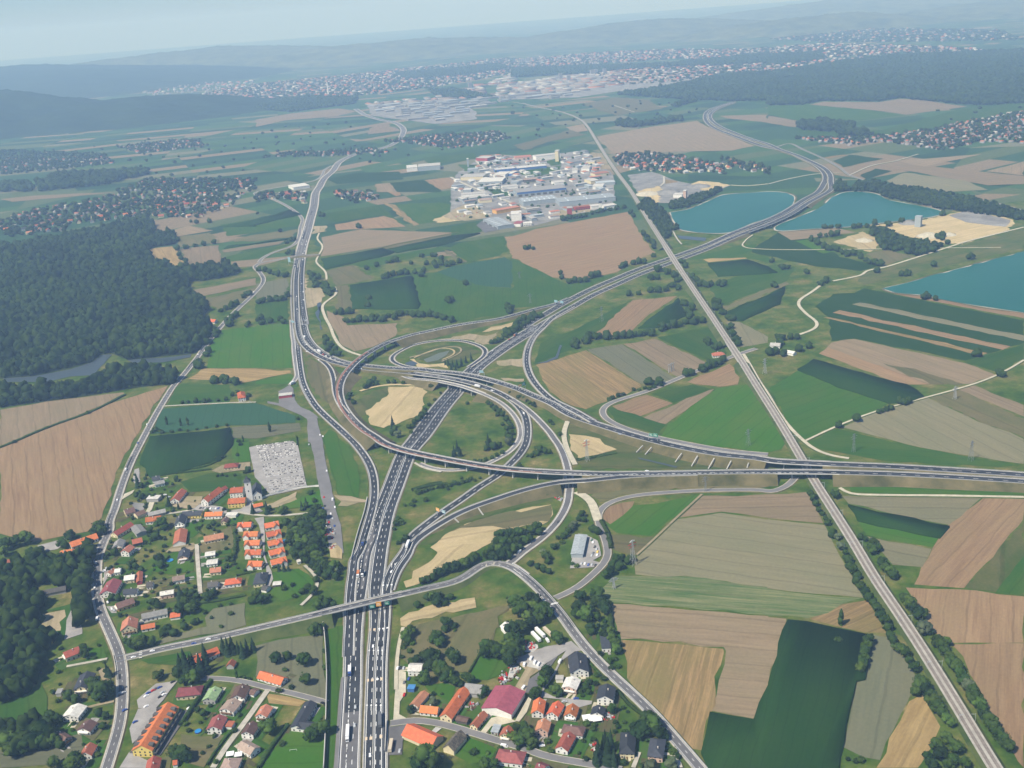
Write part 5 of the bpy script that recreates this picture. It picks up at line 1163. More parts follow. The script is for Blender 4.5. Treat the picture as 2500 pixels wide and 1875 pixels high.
for s, sp in (("@30 200,1200 1000,1180 1400,1120 1700,1060 2211,960 2211,1240 1900,1230 1500,1300 1000,1230 700,1260", 29), ("@30 2211,960 2500,900 2500,1200 2211,1240", 30), ("@10 1080,1230 1400,1180 2100,1140 2211,1200 2000,1250 1700,1290 1300,1240", 32), ("@10 0,1370 300,1320 1000,1290 1150,1320 950,1340 300,1360", 38), ("@00 0,1380 900,1350 1000,1420 400,1470 0,1500", 46), ("@00 1000,1270 1700,1200 1800,1260 1200,1330", 40), ("@00 1300,1550 2211,1560 2211,1659 1000,1659", 44)):
    far.append(scatter(s, sp))
tag(mass("distant_village", np.vstack(far), (6, 9), ((10, 15), (8, 10)), TM, [.22, .2, .16, .14, .2, .08]), kind='stuff')
C = []
for s, sp in (("@00 300,980 1000,920 1700,820 2211,730 @10 700,660 1300,600 2000,520 2211,500 2211,640 1500,760 900,830 0,900 @00 2211,940 1500,1000 1000,990", 62), ("@20 0,520 700,460 1400,430 2000,430 @30 500,380 1300,400 2000,440 1300,460 600,500 0,560 @20 1400,510 700,560 0,600", 64), ("@20 700,640 1300,590 2211,560 @30 100,560 800,500 1100,510 400,600 0,640 @20 2211,640 1700,690 900,740", 58), ("@30 0,340 900,250 2000,260 2211,350 1400,360 500,370", 120), ("@00 1000,750 2211,700 2211,760 1300,830", 90)):
    C.append(scatter(s, sp))
tag(mass("far_city", np.vstack(C), (8, 17), ((14, 30), (11, 16)), TM, [.08, .12, .12, .22, .22, .24]), kind='stuff')
C = []
for s, sp in (("@10 950,900 1650,830 2211,640 @20 0,720 500,650 1200,580 1200,700 600,790 500,850 0,860 @10 1900,950 1550,1060 1200,1000", 95), ("@20 1450,700 1800,650 2000,720 1500,770", 150)): C.append(scatter(s, sp))
CW = np.vstack(C); CW = CW[np.argsort(np.hypot(CW[:, 0], CW[:, 1]))]
mf = {}
for i, (x, y) in enumerate(CW):
    k = ('W', 'G', 'L')[rng.choice(3, p=[.3, .45, .25])]
    if k not in mf: mf[k] = [house_mesh(k, 'f', L, w, 9, 1.0) for L, w in ((70, 34), (48, 30), (100, 40))]
    if i < 70: tag(link("warehouse", mf[k][rng.integers(3)], None, (x, y, 0), 0.35 + rng.normal() * .06), "large {} roofed warehouse in the far industrial belt".format({'W': 'white', 'G': 'grey', 'L': 'pale blue'}[k]), "warehouse", "{} warehouses of the far industrial belt".format({'W': 'white', 'G': 'grey', 'L': 'pale blue'}[k]))
if len(CW) > 70: tag(mass("far_warehouse", CW[70:], (9, 13), ((50, 110), (25, 40)), TM, [.02, .06, .08, .1, .3, .44]), kind='stuff')
ap = house_mesh('P', 'f', 22, 16, 34, 1.0)
for i, (x, y) in enumerate(("@20 75,520", "@20 95,522", "@20 130,510", "@20 150,512", "@20 185,500", "@20 690,650", "@20 720,645", "@20 800,640", "@20 480,690", "@20 420,672", "@10 1030,755", "@10 880,775", "@10 920,765")[j].split()[0:0] or (0, 0) for j in range(0)): pass
for s in ("@20 75,545", "@20 95,548", "@20 130,538", "@20 150,540", "@20 185,528", "@20 690,650", "@20 725,645", "@20 800,640", "@20 490,700", "@20 420,680", "@10 1030,765", "@10 880,790", "@10 920,775", "@10 1850,760", "@20 1080,520", "@20 1110,510"):
    p = parse(s)[0]; w = G(p[0], p[1], 0); tag(link("apartment_tower", ap, None, w, 0.3), "tall white apartment tower rising from the hazy city", "tower", "white apartment towers of the hazy city")
p = parse("@10 630,845")[0]; w = G(p[0], p[1], 0)
t_ = tag(empty("chimney_stack", w), "slender white factory chimney rising above the dark far wood", "chimney"); MB().cyl(0, 0, 0, 95, 5, 3, 12).build("shaft", WM['w'], t_); MB().cyl(0, 0, 95.01, 103, 3.05, 2.9, 12).build("top_band", RM['O'], t_)
# ------------------------------------------------------------------ trees
def folmat(name, c1, c2, rand=0.28, sc=0.5, coord='Object'):
    m = mat(name, c1, 0.9, 0.0, sc, 0.1, rand, c2, 5, coord)
    return m
M['leaf'] = folmat("broadleaf foliage", (0.011, 0.03, 0.006), (0.052, 0.088, 0.015))
M['leaf_light'] = folmat("light green foliage", (0.022, 0.05, 0.008), (0.085, 0.13, 0.022), .3)
M['leaf_dark'] = folmat("deep green foliage", (0.007, 0.02, 0.006), (0.03, 0.056, 0.014), .3)
M['leaf2'] = folmat("pale willow foliage", (0.05, 0.075, 0.035), (0.12, 0.14, 0.075))
M['needle'] = folmat("dark needles", (0.008, 0.02, 0.010), (0.022, 0.045, 0.018))
M['bark'] = mat("bark", (0.1, 0.075, 0.05), 0.95, 0.3, 2)
M['forest'] = folmat("forest canopy", (0.008, 0.024, 0.009), (0.038, 0.068, 0.02), 0, 0.07, 'Generated')
def format_forest():
    m, N, L, P = newmat("woodland canopy")
    ge = N.new("ShaderNodeNewGeometry"); P.inputs['Roughness'].default_value = 0.95; P.inputs['Specular IOR Level'].default_value = 0.05
    a = N.new("ShaderNodeTexNoise"); a.inputs['Scale'].default_value = 0.085; a.inputs['Detail'].default_value = 3; L.new(ge.outputs['Position'], a.inputs['Vector'])
    b = N.new("ShaderNodeTexNoise"); b.inputs['Scale'].default_value = 0.007; b.inputs['Detail'].default_value = 4; L.new(ge.outputs['Position'], b.inputs['Vector'])
    r = N.new("ShaderNodeValToRGB"); e = r.color_ramp.elements; e[0].position = .37; e[1].position = .64; e[0].color = (.004, .014, .003, 1); e[1].color = (.032, .054, .009, 1); L.new(a.outputs[0], r.inputs[0])
    h = N.new("ShaderNodeHueSaturation"); L.new(r.outputs[0], h.inputs['Color']); mr = N.new("ShaderNodeMapRange"); mr.inputs[1].default_value = .3; mr.inputs[2].default_value = .7; mr.inputs[3].default_value = .65; mr.inputs[4].default_value = 1.3
    L.new(b.outputs[0], mr.inputs[0]); L.new(mr.outputs[0], h.inputs['Value']); L.new(h.outputs[0], P.inputs['Base Color']); return m
M['forest'] = format_forest()
def ico(sub):
    bm = bmesh.new(); bmesh.ops.create_icosphere(bm, subdivisions=sub, radius=1.0)
    V = np.array([v.co[:] for v in bm.verts]); F = np.array([[v.index for v in f.verts] for f in bm.faces]); bm.free(); return V, F
ICO1, ICO2, ICO3 = ico(1), ico(2), ico(3)
def crown(kind, m):
    VS = []; FS = []; n = 0
    def add(V, F):
        nonlocal n
        VS.append(V); FS.append(F + n); n += len(V)
    if kind in ('tree', 'bush'):
        k = 9 if kind == 'tree' else 6
        for i in range(k):
            a = i * 2.4 + rng.uniform(0, .6); d = (0.15 if i == 0 else rng.uniform(.3, .8)); z = rng.uniform(-.35, .6) if i else .25
            V = ICO2[0] * (rng.uniform(.38, .55) if i else .72) * (1 + rng.normal(0, .13, (len(ICO2[0]), 1))) + [d * math.cos(a), d * math.sin(a), z]
            add(V * [1, 1, .95 if kind == 'tree' else .75], ICO2[1])
        nl = 170
        u = rng.normal(size=(nl, 3)); u /= np.linalg.norm(u, axis=1)[:, None]; u[:, 2] = u[:, 2] * .85 + .12; c = u * rng.uniform(.72, 1.08, (nl, 1))
        s = rng.normal(0, .13, (nl, 3, 3)); V = (c[:, None] + s).reshape(-1, 3); add(V, np.arange(nl * 3).reshape(-1, 3))
        zz = 1.0 if kind == 'tree' else .8
    elif kind == 'conifer':
        for j in range(7):
            t = j / 7; q = 10; r = (1 - t) * .95 + .05
            a = np.arange(q) * 2 * math.pi / q + j; rr = r * rng.uniform(.7, 1.1, q)
            V = np.vstack([[0, 0, -1 + 3.6 * (t + .25)], np.column_stack([rr * np.cos(a), rr * np.sin(a), np.full(q, -1 + 3.6 * t) + rng.normal(0, .08, q)])])
            i = np.arange(q); add(V, np.stack([np.zeros(q, int), 1 + i, 1 + (i + 1) % q], 1))
    else:   # poplar
        for j in range(7):
            t = j / 6; V = ICO2[0] * (math.sin(math.pi * (.15 + .75 * t)) * .9) * (1 + rng.normal(0, .15, (len(ICO2[0]), 1))) * [1, 1, 1.4] + [rng.normal(0, .15), rng.normal(0, .15), -1 + 6 * t]
            add(V, ICO2[1])
    return mesh_np("crown", np.vstack(VS), np.vstack(FS), m)
TR = {'tree': [crown('tree', M[k]) for k in ('leaf', 'leaf', 'leaf_dark', 'leaf', 'leaf_light', 'leaf_dark', 'leaf', 'leaf_light')], 'bush': [crown('bush', M[k]) for k in ('leaf', 'leaf_light', 'leaf_dark', 'leaf')], 'willow': [crown('tree', M['leaf2']) for _ in range(2)], 'conifer': [crown('conifer', M['needle']) for _ in range(3)], 'poplar': [crown('poplar', M['leaf']) for _ in range(2)]}
_t = MB(); _t.cyl(0, 0, -.1, 1, .5, .3, 7); TRUNK = _t.mesh("trunk", M['bark'])
COUNT = {}
REQ = []
def tree(x, y, r, kind, label, group=None, z=0): REQ.append((x, y, r, kind, label, group, z))
def put_tree(x, y, r, kind, label, group=None, z=0):
    COUNT[kind] = COUNT.get(kind, 0) + 1
    nm = {'tree': 'tree', 'willow': 'willow_tree', 'conifer': 'conifer', 'poplar': 'poplar', 'bush': 'bush'}[kind]
    rt = tag(empty(nm, (x, y, z), rng.uniform(0, 6.28)), label, 'bush' if kind == 'bush' else 'tree', group)
    lift = {'tree': 1.25, 'willow': 1.15, 'bush': .62, 'conifer': 1.15, 'poplar': 1.2}[kind] * r
    c = link("crown", TR[kind][rng.integers(len(TR[kind]))], rt, (0, 0, lift)); c.scale = (r * rng.uniform(.9, 1.1), r * rng.uniform(.9, 1.1), r * rng.uniform(.85, 1.1))
    if kind != 'bush': t = link("trunk", TRUNK, rt); t.scale = (r * .16, r * .16, lift)
def trees(txt, kind, label, group, r=4, jit=0.0, dup=1):
    for p in parse(txt):
        rr = float(p[2]) if len(p) > 2 else r
        k = kind if not (len(p) > 3) else {'w': 'willow', 'c': 'conifer', 'b': 'bush', 't': 'tree', 'p': 'poplar'}[p[3]]
        w = G(p[0], p[1], rr * (1.2 if k != 'bush' else .6))
        for q in range(dup):
            a, d = rng.uniform(0, 6.28), (rr * 1.3 if q else jit)
            s = rng.uniform(.85, 1.12) if dup == 1 else rng.uniform(.7, 1.1)
            tree(w[0] + d * math.cos(a), w[1] + d * math.sin(a), rr * s, k, label, group)
trees("@q 1290,160,5 1450,140,3.4 1660,190,5.6", 'tree', "large round orchard tree in the mown meadow behind the noise wall", "orchard trees in the mown meadow")
trees("@q 1690,450,5.2", 'tree', "broad dark tree standing alone in the mown meadow below the orchard row", None)
trees("@q 1410,330,2.8 1500,570,2.2", 'bush', "small bushy fruit tree near the orange roofed farm building", "small fruit trees by the farm building")
trees("@q 1330,620,2.8", 'bush', "round bush at the street junction beside the lane", None)
trees("@q 1830,1130,6 1930,1120,5 1760,1210,5", 'tree', "big dark tree cluster between the black roofed house and the noise wall", "dark trees beside the black roofed house")
trees("@q 1190,1110,5.5 760,430,1.6,p 1370,1330,2.6,b", 'tree', "dark garden tree between the brown roofed houses of the narrow street", "garden trees of the narrow street")
trees("@q 330,150,5,c 270,290,4,c 60,230,5,c 180,300,5 130,420,5 330,260,4", 'conifer', "dark tree crowding the long orange roofed house", "dark trees around the long orange roofed house")
trees("@q 840,110,3.5 900,60,4 780,60,3,c 640,60,5,c 700,30,5,c 580,40,5,c 980,20,4 940,460,1.4,b", 'conifer', "dark conifer in the row between the overpass road and the orange house", "conifers along the overpass road")
trees("@m 490,140,5 590,280,5 550,170,4.5 830,170,5.2 780,110,4 310,200,3.4 250,210,3.6 660,310,5 620,350,4.5", 'tree', "leafy tree in the rough orchard behind the white roofed house", "orchard trees behind the white roofed house")
trees("@m 430,450,5 360,470,3.6 700,430,4.2 760,400,4 830,490,3.6 890,500,3.2 1040,460,4.2 980,430,3.5 720,370,4.5", 'tree', "dark tree along the edge between orchard and cottage lawn", "trees between orchard and cottage lawn")
trees("@m 1240,620,3.4", 'tree', "tree behind the grey roofed barn wing", None)
trees("@m 1180,690,2.6", 'bush', "bush at the corner of the grey roofed barn wing", None)
trees("@m 1240,80,6 1330,40,6 1420,60,6.5 1500,100,5.5 1600,60,6.5 1690,60,5 1560,20,6 1270,20,6 1380,100,5", 'tree', "tree of the dark copse above the bright green lawn", "trees of the dark copse above the lawn")
trees("@m 2080,350,4.6 2050,420,4.4 2010,500,4.2 1930,620,4.6 1900,660,4", 'tree', "tree in the green row between lorry yard and parking loop", "trees between lorry yard and parking loop")
trees("@m 240,870,3.4,b 540,760,3,w 430,1500,9.5 330,1560,7 540,1560,7 1090,1440,3.4,b 1250,1610,4 1350,1620,3.4", 'tree', "very broad dark tree below the black shingled barn", "big trees below the shingled barn")
trees("@m 1620,1230,4.2 1700,1290,4.4 1800,1200,5 1870,1310,4.4 1650,1130,3.4 1760,1110,4 1850,1380,3.2,b 1690,1390,2.4,b", 'tree', "lush garden tree between the red cream house and the pink house", "lush garden trees beside the pink house")
trees("@o 310,590,4.4 360,640,3 860,520,2.8,b 720,560,2.8 760,620,2.6 1070,860,3.6 650,620,2.4,b 900,640,2.2,b 680,680,1.6,b", 'tree', "garden tree beside the white roofed pink house", "garden trees beside the white roofed pink house")
trees("@o 1550,1000,7 1480,1120,5.5 1620,1080,6 1700,1170,5.5 1760,1220,4 1420,1200,4.5 1380,1100,4", 'tree', "tall dark tree overhanging the road above the salmon house", "roadside trees above the salmon house")
trees("@o 890,1480,5.5,c 960,1430,5.5,c 1020,1480,6,c 1100,1540,5,c 980,1330,4.6 1060,1330,4.6 870,1560,4,c 1000,1230,3,b", 'conifer', "tall dark conifer west of the cream house with black roof", "tall conifers west of the cream house")
trees("@o 1600,1610,4,w 1870,1600,3.6,w 1900,1440,3.2 1960,1500,3 730,1060,3 820,1130,2.6,b 200,1300,2.6,b 1150,1100,2,b 240,1430,2.4,b 1380,1480,2.2,b 1230,1590,2.6,b 1650,1480,1.8,b 1820,1380,2.4,b", 'bush', "garden shrub among the dark roofed houses by the road", "garden shrubs by the road houses")
trees("@n 90,180,6.4 160,260,6.4 220,140,5 330,200,6 430,300,6 540,300,5.4 60,530,6.4 170,500,5.4 320,430,5.4 260,350,5 420,400,4.6 480,250,5 380,130,5 300,90,4.4", 'tree', "dense tree of the roadside wood above the lorry yard", "trees of the wood above the lorry yard")
trees("@n 100,760,6.4 40,680,6 150,680,5 60,880,6 170,820,4 20,960,5 660,650,4.4 620,600,3.4 700,690,2.8", 'tree', "dense tree of the copse beside the white roofed barn", "trees of the copse beside the white roofed barn")
trees("@n 1000,80,4 940,60,3.4 1200,60,6 1180,140,5.6 1260,170,5 970,240,6 1050,330,6 930,300,5 1120,250,4.6 1300,200,5 1310,270,4 1200,360,3.4 1110,500,4 1130,560,3 1320,520,4 1380,560,4 1290,600,3.6 1400,640,4 1450,720,3.6 1460,800,4 1300,420,2.4,b 1220,480,2,b", 'tree', "tree of the thicket between the road and the brown field", "trees of the thicket beside the brown field")
trees("@n 1250,860,2.4 1380,960,2.6 1450,930,2.4 1400,1060,2.4 1490,1040,2 1290,1200,2.6 1200,1150,2.2 1100,1250,2.8 1000,1280,2.4 1050,1350,2.2 1380,1620,2.8 1560,1590,2", 'bush', "garden bush beside the road near the dark roofed houses", "garden bushes near the dark roofed houses")
trees("@e 1690,690,5 1640,650,4 1740,660,4 1800,720,3.2 1430,740,3.2 1560,640,3.4 1880,640,2.6", 'tree', "tree on the bank between overpass road and sandy track", "trees on the bank below the overpass road")
trees("@e 1270,1170,4.2 1330,1110,4 1350,1060,3.2 1300,1210,3.6 1370,1280,2.2,b 1280,1290,2.4,b 1330,1380,2.8,b 1240,1330,2.2,b 1220,1460,2,b 1840,1000,4.2 1800,1060,3.6 1920,1020,3.2 1780,950,3", 'tree', "bushy tree in the rough meadow beside the sandy track", "bushy trees in the rough meadow")
trees("@e 1680,1200,4.4 1740,1170,3.6 1640,1230,3.4 1760,1230,4 1720,1280,3.4 1930,1440,5 1880,1400,3.6 1970,1480,3.4 1600,1430,5 1680,1420,4 1520,1440,4.2 1400,1500,3.4 1600,1560,4.6 1940,1100,1.6,b", 'tree', "round tree in the middle of the rough meadow", "round trees of the rough meadow")
trees("@e 60,1060,4.6 110,1090,4 20,1100,4.6 140,1040,3.4 190,1600,3,b 180,1380,2.4,b 60,100,5 30,200,5 200,230,5.4 300,240,5 380,230,4 250,300,5 330,360,4.4 120,160,5 100,300,4 180,350,4 80,750,4.4 200,720,3.4 300,740,3 240,680,3.4 60,400,3.6 20,560,4 130,650,3", 'tree', "tree on the green bank west of the motorway", "trees on the bank west of the motorway")
trees("@e 1500,430,3.2 1560,400,3.6 1640,370,3.4 1720,320,4 1780,300,3.6 1830,260,4.2 1890,250,4.2 1950,230,4.4 2050,200,4.6 2100,180,4.2 2160,150,4.4 2190,110,4.4", 'tree', "tree of the green belt below the sandy slope", "trees of the green belt below the sandy slope")
trees("@d 640,180,4.2,c 600,250,3.6 680,260,3.4 580,290,3", 'conifer', "dark conifer of the lone clump in the loop meadow beside the viaduct", "lone conifer clump in the loop meadow")
trees("@d 1060,130,5,c 1130,160,4 1200,130,4 1030,180,3.6 1330,100,4.4,w 1250,230,3 1180,270,3 1110,300,3 1030,330,3 950,350,3 880,360,2.4,b", 'tree', "dark tree inside the loop beside the grey lane", "trees inside the loop beside the grey lane")
trees("@d 1480,410,3.2 1760,200,4 1720,240,3.6 1830,220,3.6 1890,230,2.8 1650,280,2.8 1590,290,2.2,b 1700,180,2.4,b", 'tree', "bushy tree between the loop and the side ramp", "bushy trees between loop and side ramp")
trees("@d 1220,1360,5 1310,1340,5 1390,1350,5 1470,1330,5 1550,1330,5 1640,1290,4.6 1710,1250,4.6 1750,1310,4 1180,1450,5 1270,1460,5 1360,1450,5 1450,1440,5 1540,1420,4.6 1620,1390,4.4 1110,1550,5 1200,1550,5 1300,1560,5 1400,1540,4.6 1480,1510,4.2 1030,1620,4.6 1130,1640,5 1250,1630,4.6 1340,1620,4.2 900,1640,3.6", 'tree', "tree of the dense copse between sand pit and side ramp", "trees of the copse beside the side ramp")
trees("@d 1850,1620,3.6 1960,1520,2.6 2140,1290,3.4 2190,1250,3.4,w 2080,1360,3 2000,1400,2.6 1800,1590,3,w 1990,1490,2.2,b 2060,1460,2.4,b", 'bush', "bush in the rough grass beside the car yard", "bushes in the rough grass beside the car yard")
trees("@d 830,600,2.8 780,630,2.8 720,640,2.8 660,670,3 600,660,2.8 540,690,3 480,690,3 420,710,3 360,710,3 290,730,3.2 230,750,3 180,770,3 120,790,3 80,760,2.6 880,620,2.4 520,740,2 700,590,2 950,590,2", 'bush', "bush of the long green strip below the viaduct", "bushes of the green strip below the viaduct")
trees("@d 60,900,2.6 220,890,2.4 20,950,2.8 60,960,2.4 250,1230,0 ".replace(" 250,1230,0", "") + "@c 1620,1150,4 1650,1190,3.4 1590,1210,3.4 1720,1390,4.2 1690,1440,3.4 1620,1470,2.6 1700,960,2 1790,950,2 1990,890,2.6 1560,1280,2.4", 'bush', "low bush in the green triangle beside the exit ramp", "low bushes in the green triangle")
trees("@b 520,590,3,c 580,610,3 640,620,3.4 700,600,3.2 760,560,3 830,530,3.2 480,590,2.4,c 620,660,2.6 560,650,2.6", 'conifer', "dark tree inside the small loop beside the pond", "dark trees inside the small loop")
trees("@b 1100,300,3.4 1150,290,3.6 1200,270,3.8 1250,240,4 1300,210,4 1350,180,4 1400,150,4 1450,110,4 1500,80,4 1550,50,4 1600,20,4 1480,40,3.4 1530,10,3.6 1260,200,3 1360,130,3", 'tree', "tree of the green belt along the motorway bank", "trees of the green belt along the motorway")
trees("@b 290,910,4.4 1510,1040,3 1540,1060,2.6 1670,1140,3.4 1690,1170,2.6 1590,1100,2.8 1350,1000,2,b 1140,890,2.4,b 780,1130,2.8,b 1890,1370,2.4,b 1930,1410,2.4,b 2030,1550,3", 'bush', "bush on the slope beside the crossing motorways", "bushes on the motorway slopes")
trees("@b 1060,1110,3.4 1110,1150,3.8 1160,1190,3.8 1210,1230,3.8 1190,1270,3.2 1260,1270,3.8 1300,1330,3.6 1340,1380,3.6 1370,1430,3.6 1310,1460,3.6 1370,1510,4 1310,1540,3.6 1350,1590,3.8 1060,1640,3.6 1330,1640,4,w 980,1080,2.6,b 900,1070,2.4,b 1250,1400,2.8", 'tree', "tree of the dark belt lining the inside of the loop", "trees lining the inside of the loop")
trees("@b 60,1370,3.6 110,1330,3.6 160,1280,3.6 210,1210,3.4 260,1150,3.2 40,1440,3.6 340,1080,2.8 420,990,2.6 20,1520,3.2", 'bush', "bush of the green bank west of the dual carriageway", "bushes of the green bank")
trees("@a 620,220,4.4 650,270,5 700,330,6 760,400,6 660,390,5 720,440,5 800,450,5 620,300,4.2", 'tree', "tree of the dark clump beside the white gravel path", "trees of the clump beside the gravel path")
trees("@a 1230,850,5 1290,800,4.4 1320,850,4 1170,900,4 940,1050,4.2 1010,1100,4.2 960,1000,3.4 1560,830,3.4 1680,850,3 1480,830,2.8", 'tree', "tree beside the sandy field inside the interchange", "trees beside the sandy field")
trees("@a 1540,1420,4.4,c 1570,1470,4 1600,1540,4.6,w 1530,1520,4 1880,1330,4 1930,1300,3.6 1830,1380,3.4 1760,1440,3 1980,1250,3.4 260,1340,2.4,b", 'tree', "tree between sandy field and dual carriageway", "trees beside the dual carriageway")
trees("@c 430,780,3 480,880,3.2 370,960,2.6 330,1000,2.4 40,1030,4.4 90,1000,2.6,b", 'tree', "tree on the lawn between cemetery and copse", "trees on the lawn below the cemetery")
trees("@c 520,1010,5 590,1080,5 460,1080,5 380,1150,5.4 480,1170,5.4 580,1180,5 280,1180,5 180,1230,5 100,1170,4 330,1250,6 430,1270,6 540,1270,6 240,1300,6 150,1330,5 350,1360,6 460,1370,6 570,1370,5.6 250,1420,6 170,1440,5 370,1460,6 490,1470,6 590,1460,5 280,1530,5.4 400,1560,5.4 200,1560,5 500,1570,5 620,1560,3.4 350,1640,5 240,1640,4.6", 'tree', "tree of the dense copse beside the orange row houses", "trees of the copse beside the row houses")
trees("@h 980,370,3.6,c 1170,370,4,c 1200,330,3 1360,340,3.6 1700,280,3,c 1640,320,3,c 1400,1150,3,c 1460,1150,2.6,c 1330,1150,2.6,c 1520,1370,2.6,b 1400,1420,3,b 1700,1020,3.4 1800,1000,3.6 1950,1100,4 2050,1080,4 1850,1130,4 1980,1180,4 2080,1180,4.4,w 1720,1400,3.4 1640,1440,3.4 1540,1520,3,b 1040,1500,4.6 1100,1560,4.4 980,1560,4 1170,1510,3 740,880,3 700,980,2.6 640,1010,2.6 620,1110,2.6 760,770,2.4,b 730,680,2.4,b", 'tree', "garden tree around the close of orange row houses", "garden trees around the orange row")
trees("@g 950,920,6 1000,960,4.4 640,390,4.4,c 690,410,3 1060,650,3.6,c 1190,700,2.8,c 1110,750,2.4 1340,720,2.4 880,1090,4.2 800,1010,3.2 930,1400,4.4 950,1480,3.6 330,1310,4.2 270,1240,3.4 230,1330,3 540,1480,3.2 610,1500,3 690,1540,3 1160,320,3 2130,200,3.2 2090,240,2.4,b 100,970,5.4 60,1040,4.6 150,930,4 1600,960,3.2 1660,920,3 1720,950,2.4,b 690,550,4 780,540,3.4 620,530,3 850,560,3 1780,280,2,b 1720,290,2,b 1840,290,2,b 1950,280,2,b 1700,50,2.4,b 1780,40,2.4,b 1990,10,2,b 750,1370,2.4,b 820,1300,2.6,b 830,1150,2.6,b", 'tree', "leafy garden tree in the old village below the church", "garden trees of the old village")
trees("@i 1330,480,5,c 1380,560,5.4 1450,630,5.4 1330,640,5 1500,560,4 1400,400,4.4 1480,400,4 1550,470,3 970,560,4.4 1030,580,3.4 480,480,3.6 400,480,3.4 1150,920,4.4 1230,950,4 1090,950,4 1380,880,3 1500,820,2.8 1560,800,2.6 760,1110,5.4 830,1060,4 700,1130,4.4 940,1080,3.6 640,1080,3.4 580,1060,2.4 1660,690,2.6,b 2010,710,2.4,b 1880,880,2.4,b 1860,600,2,b 2010,580,2,b 1750,770,1.6,b 1690,480,4 1770,420,3", 'tree', "garden tree along the village street north of the crossroads", "garden trees north of the crossroads")
trees("@k 1330,300,6,c 1410,340,6,c 1290,380,5 1500,430,5 1480,330,5,c 1600,330,5,c 1680,300,4.6,c 1390,460,4.6 1010,410,4 1060,390,3 340,350,4.4,c 1330,1430,6 1240,1440,4 1400,1500,4.4 1270,1500,4.4 1640,900,2.8 1560,880,2.4,b 1400,1060,2.6,b 1700,1150,3,b 1440,1150,2.4,b", 'tree', "dark tree around the car park villas", "dark trees around the car park villas")
trees("@l 1290,560,7 1400,600,7 1470,560,5 1240,500,5 1350,680,5 1480,380,3.4,c 1140,110,4.4 1100,40,3.6 920,680,4 1020,720,4 680,970,5 760,1000,4.4 600,1060,5 500,1180,6 560,1280,6 400,1290,6 300,1370,6 720,1280,5 800,1330,3.6 1000,1500,5 1080,1560,5 960,1600,5 720,1590,4.4 1330,900,3 1420,950,3 1390,1080,2.8 240,1250,6 160,1400,6 80,1300,6", 'tree', "dark tree west of the village street below the crossroads", "dark trees west of the village street")
trees("@j 60,260,6.4 160,230,6 230,220,6 330,180,6 390,200,5 40,350,6 930,160,5 960,130,4 830,260,4.4 880,270,4 400,370,4.4 500,360,4.4 560,340,3.6 1310,50,5.4 1360,90,4.4 1270,80,3.6", 'tree', "olive green tree along the edge of the stubble field and the row house", "trees along the stubble field edge")
trees("@02 1440,340,1.9,p 1560,350,1.8,p 1622,345,1.8,p 2100,490,1.6,p", 'poplar', "slim dark poplar in the hedge of the blue green field", "poplars in the hedge of the blue green field")
trees("@12 120,400,2,p", 'poplar', "single slim poplar above the cemetery", None)
trees("@02 1340,390,4.4 1390,410,4 1310,410,3.6 1480,410,2.6,b 1550,395,2.4,b 1620,400,2.4,b 1700,390,2.2,b 1780,375,2.2,b 1870,365,2.2,b 1960,355,2.2,b 2060,490,3 2080,520,2.6 760,245,3.4,b 125,498,3,b", 'bush', "bush of the hedge below the blue green field", "bushes of the hedge below the blue green field")
trees("@02 1570,150,3 1620,145,3 1690,140,3.2 1760,140,3.4 1800,130,3 1880,130,2.8 1950,120,3.2 2010,80,3.4 2150,90,3 2050,60,3", 'tree', "tree of the hedge beside the tall white farm lane house", "trees beside the farm lane house")
trees("@33 760,30,4 800,85,3.8 840,135,4 875,180,3.8 905,225,3.8 940,280,3.8 975,330,3.8 1010,375,4 1040,430,3.8 1055,490,3.8 1080,550,3.6 1110,610,4.4 1150,630,4.4 1190,660,4 1220,710,3.4 1265,790,3.6 1310,890,4.4 1290,940,4.4 1340,940,5 1370,990,5 1400,1040,5 1280,990,4.4 1430,1090,5 1460,1130,5 1500,1170,4.6 1540,1220,4.2 1580,1260,3.6", 'tree', "leafy tree of the dense row along the western side of the railway", "trees along the western side of the railway")
trees("@33 1180,185,5 1220,230,5.4 1255,275,5 1295,315,5.4 1340,320,4.4 1350,440,5.6,w 1310,410,3.4 1400,470,3.2 1460,560,5 1500,600,5 1530,650,5 1570,690,5 1590,740,5 1630,780,5 1660,830,5 1690,890,5 1730,940,5.4,w 1770,990,5.4 1790,1050,5.4 1830,1090,5.4 1850,1150,5 1880,1210,5 1910,1260,5 1950,1310,5 1990,1360,5 2030,1410,4.6 2070,1460,4.4 1540,560,4", 'tree', "big leafy tree of the dense row along the eastern side of the railway", "trees along the eastern side of the railway")
trees("@33 870,555,4 850,600,4 835,650,4 830,700,4 815,750,4 800,790,3.6 610,555,3,b 630,400,2.4,p 1450,1450,4.4 1540,1400,4.4 1620,1480,4.4 1600,1580,4.4 1500,1540,4.6 1700,1610,4.4 1420,1620,4.4 1560,1640,4 1380,1560,3.4 800,1590,2.8,b 760,1600,2,b 690,1580,2,b", 'tree', "tree at the edge of the maize and grey meadow", "trees at the edge of the maize field")
trees("@32 370,930,3.4 395,975,3.4 415,1020,3.4 440,1070,3.2 470,1110,3 495,1150,3 515,1190,3.2 560,1290,3.6 600,1310,3.4,w 630,1390,4.4,w 670,1440,3 690,1500,4 715,1560,4 740,1610,4.4 770,1640,4", 'tree', "bushy tree along the railway below the motorway bridge", "bushy trees along the railway below the bridge")
trees("@32 590,955,3.6 560,930,3 800,1310,3.4 840,1340,3,b 910,1370,5.4 900,1420,5 950,1400,4.4 985,1530,4.4 1010,1580,4.4 1050,1610,4.4 1090,1640,4.4", 'tree', "round tree on the eastern railway bank below the bridge", "round trees on the eastern railway bank")
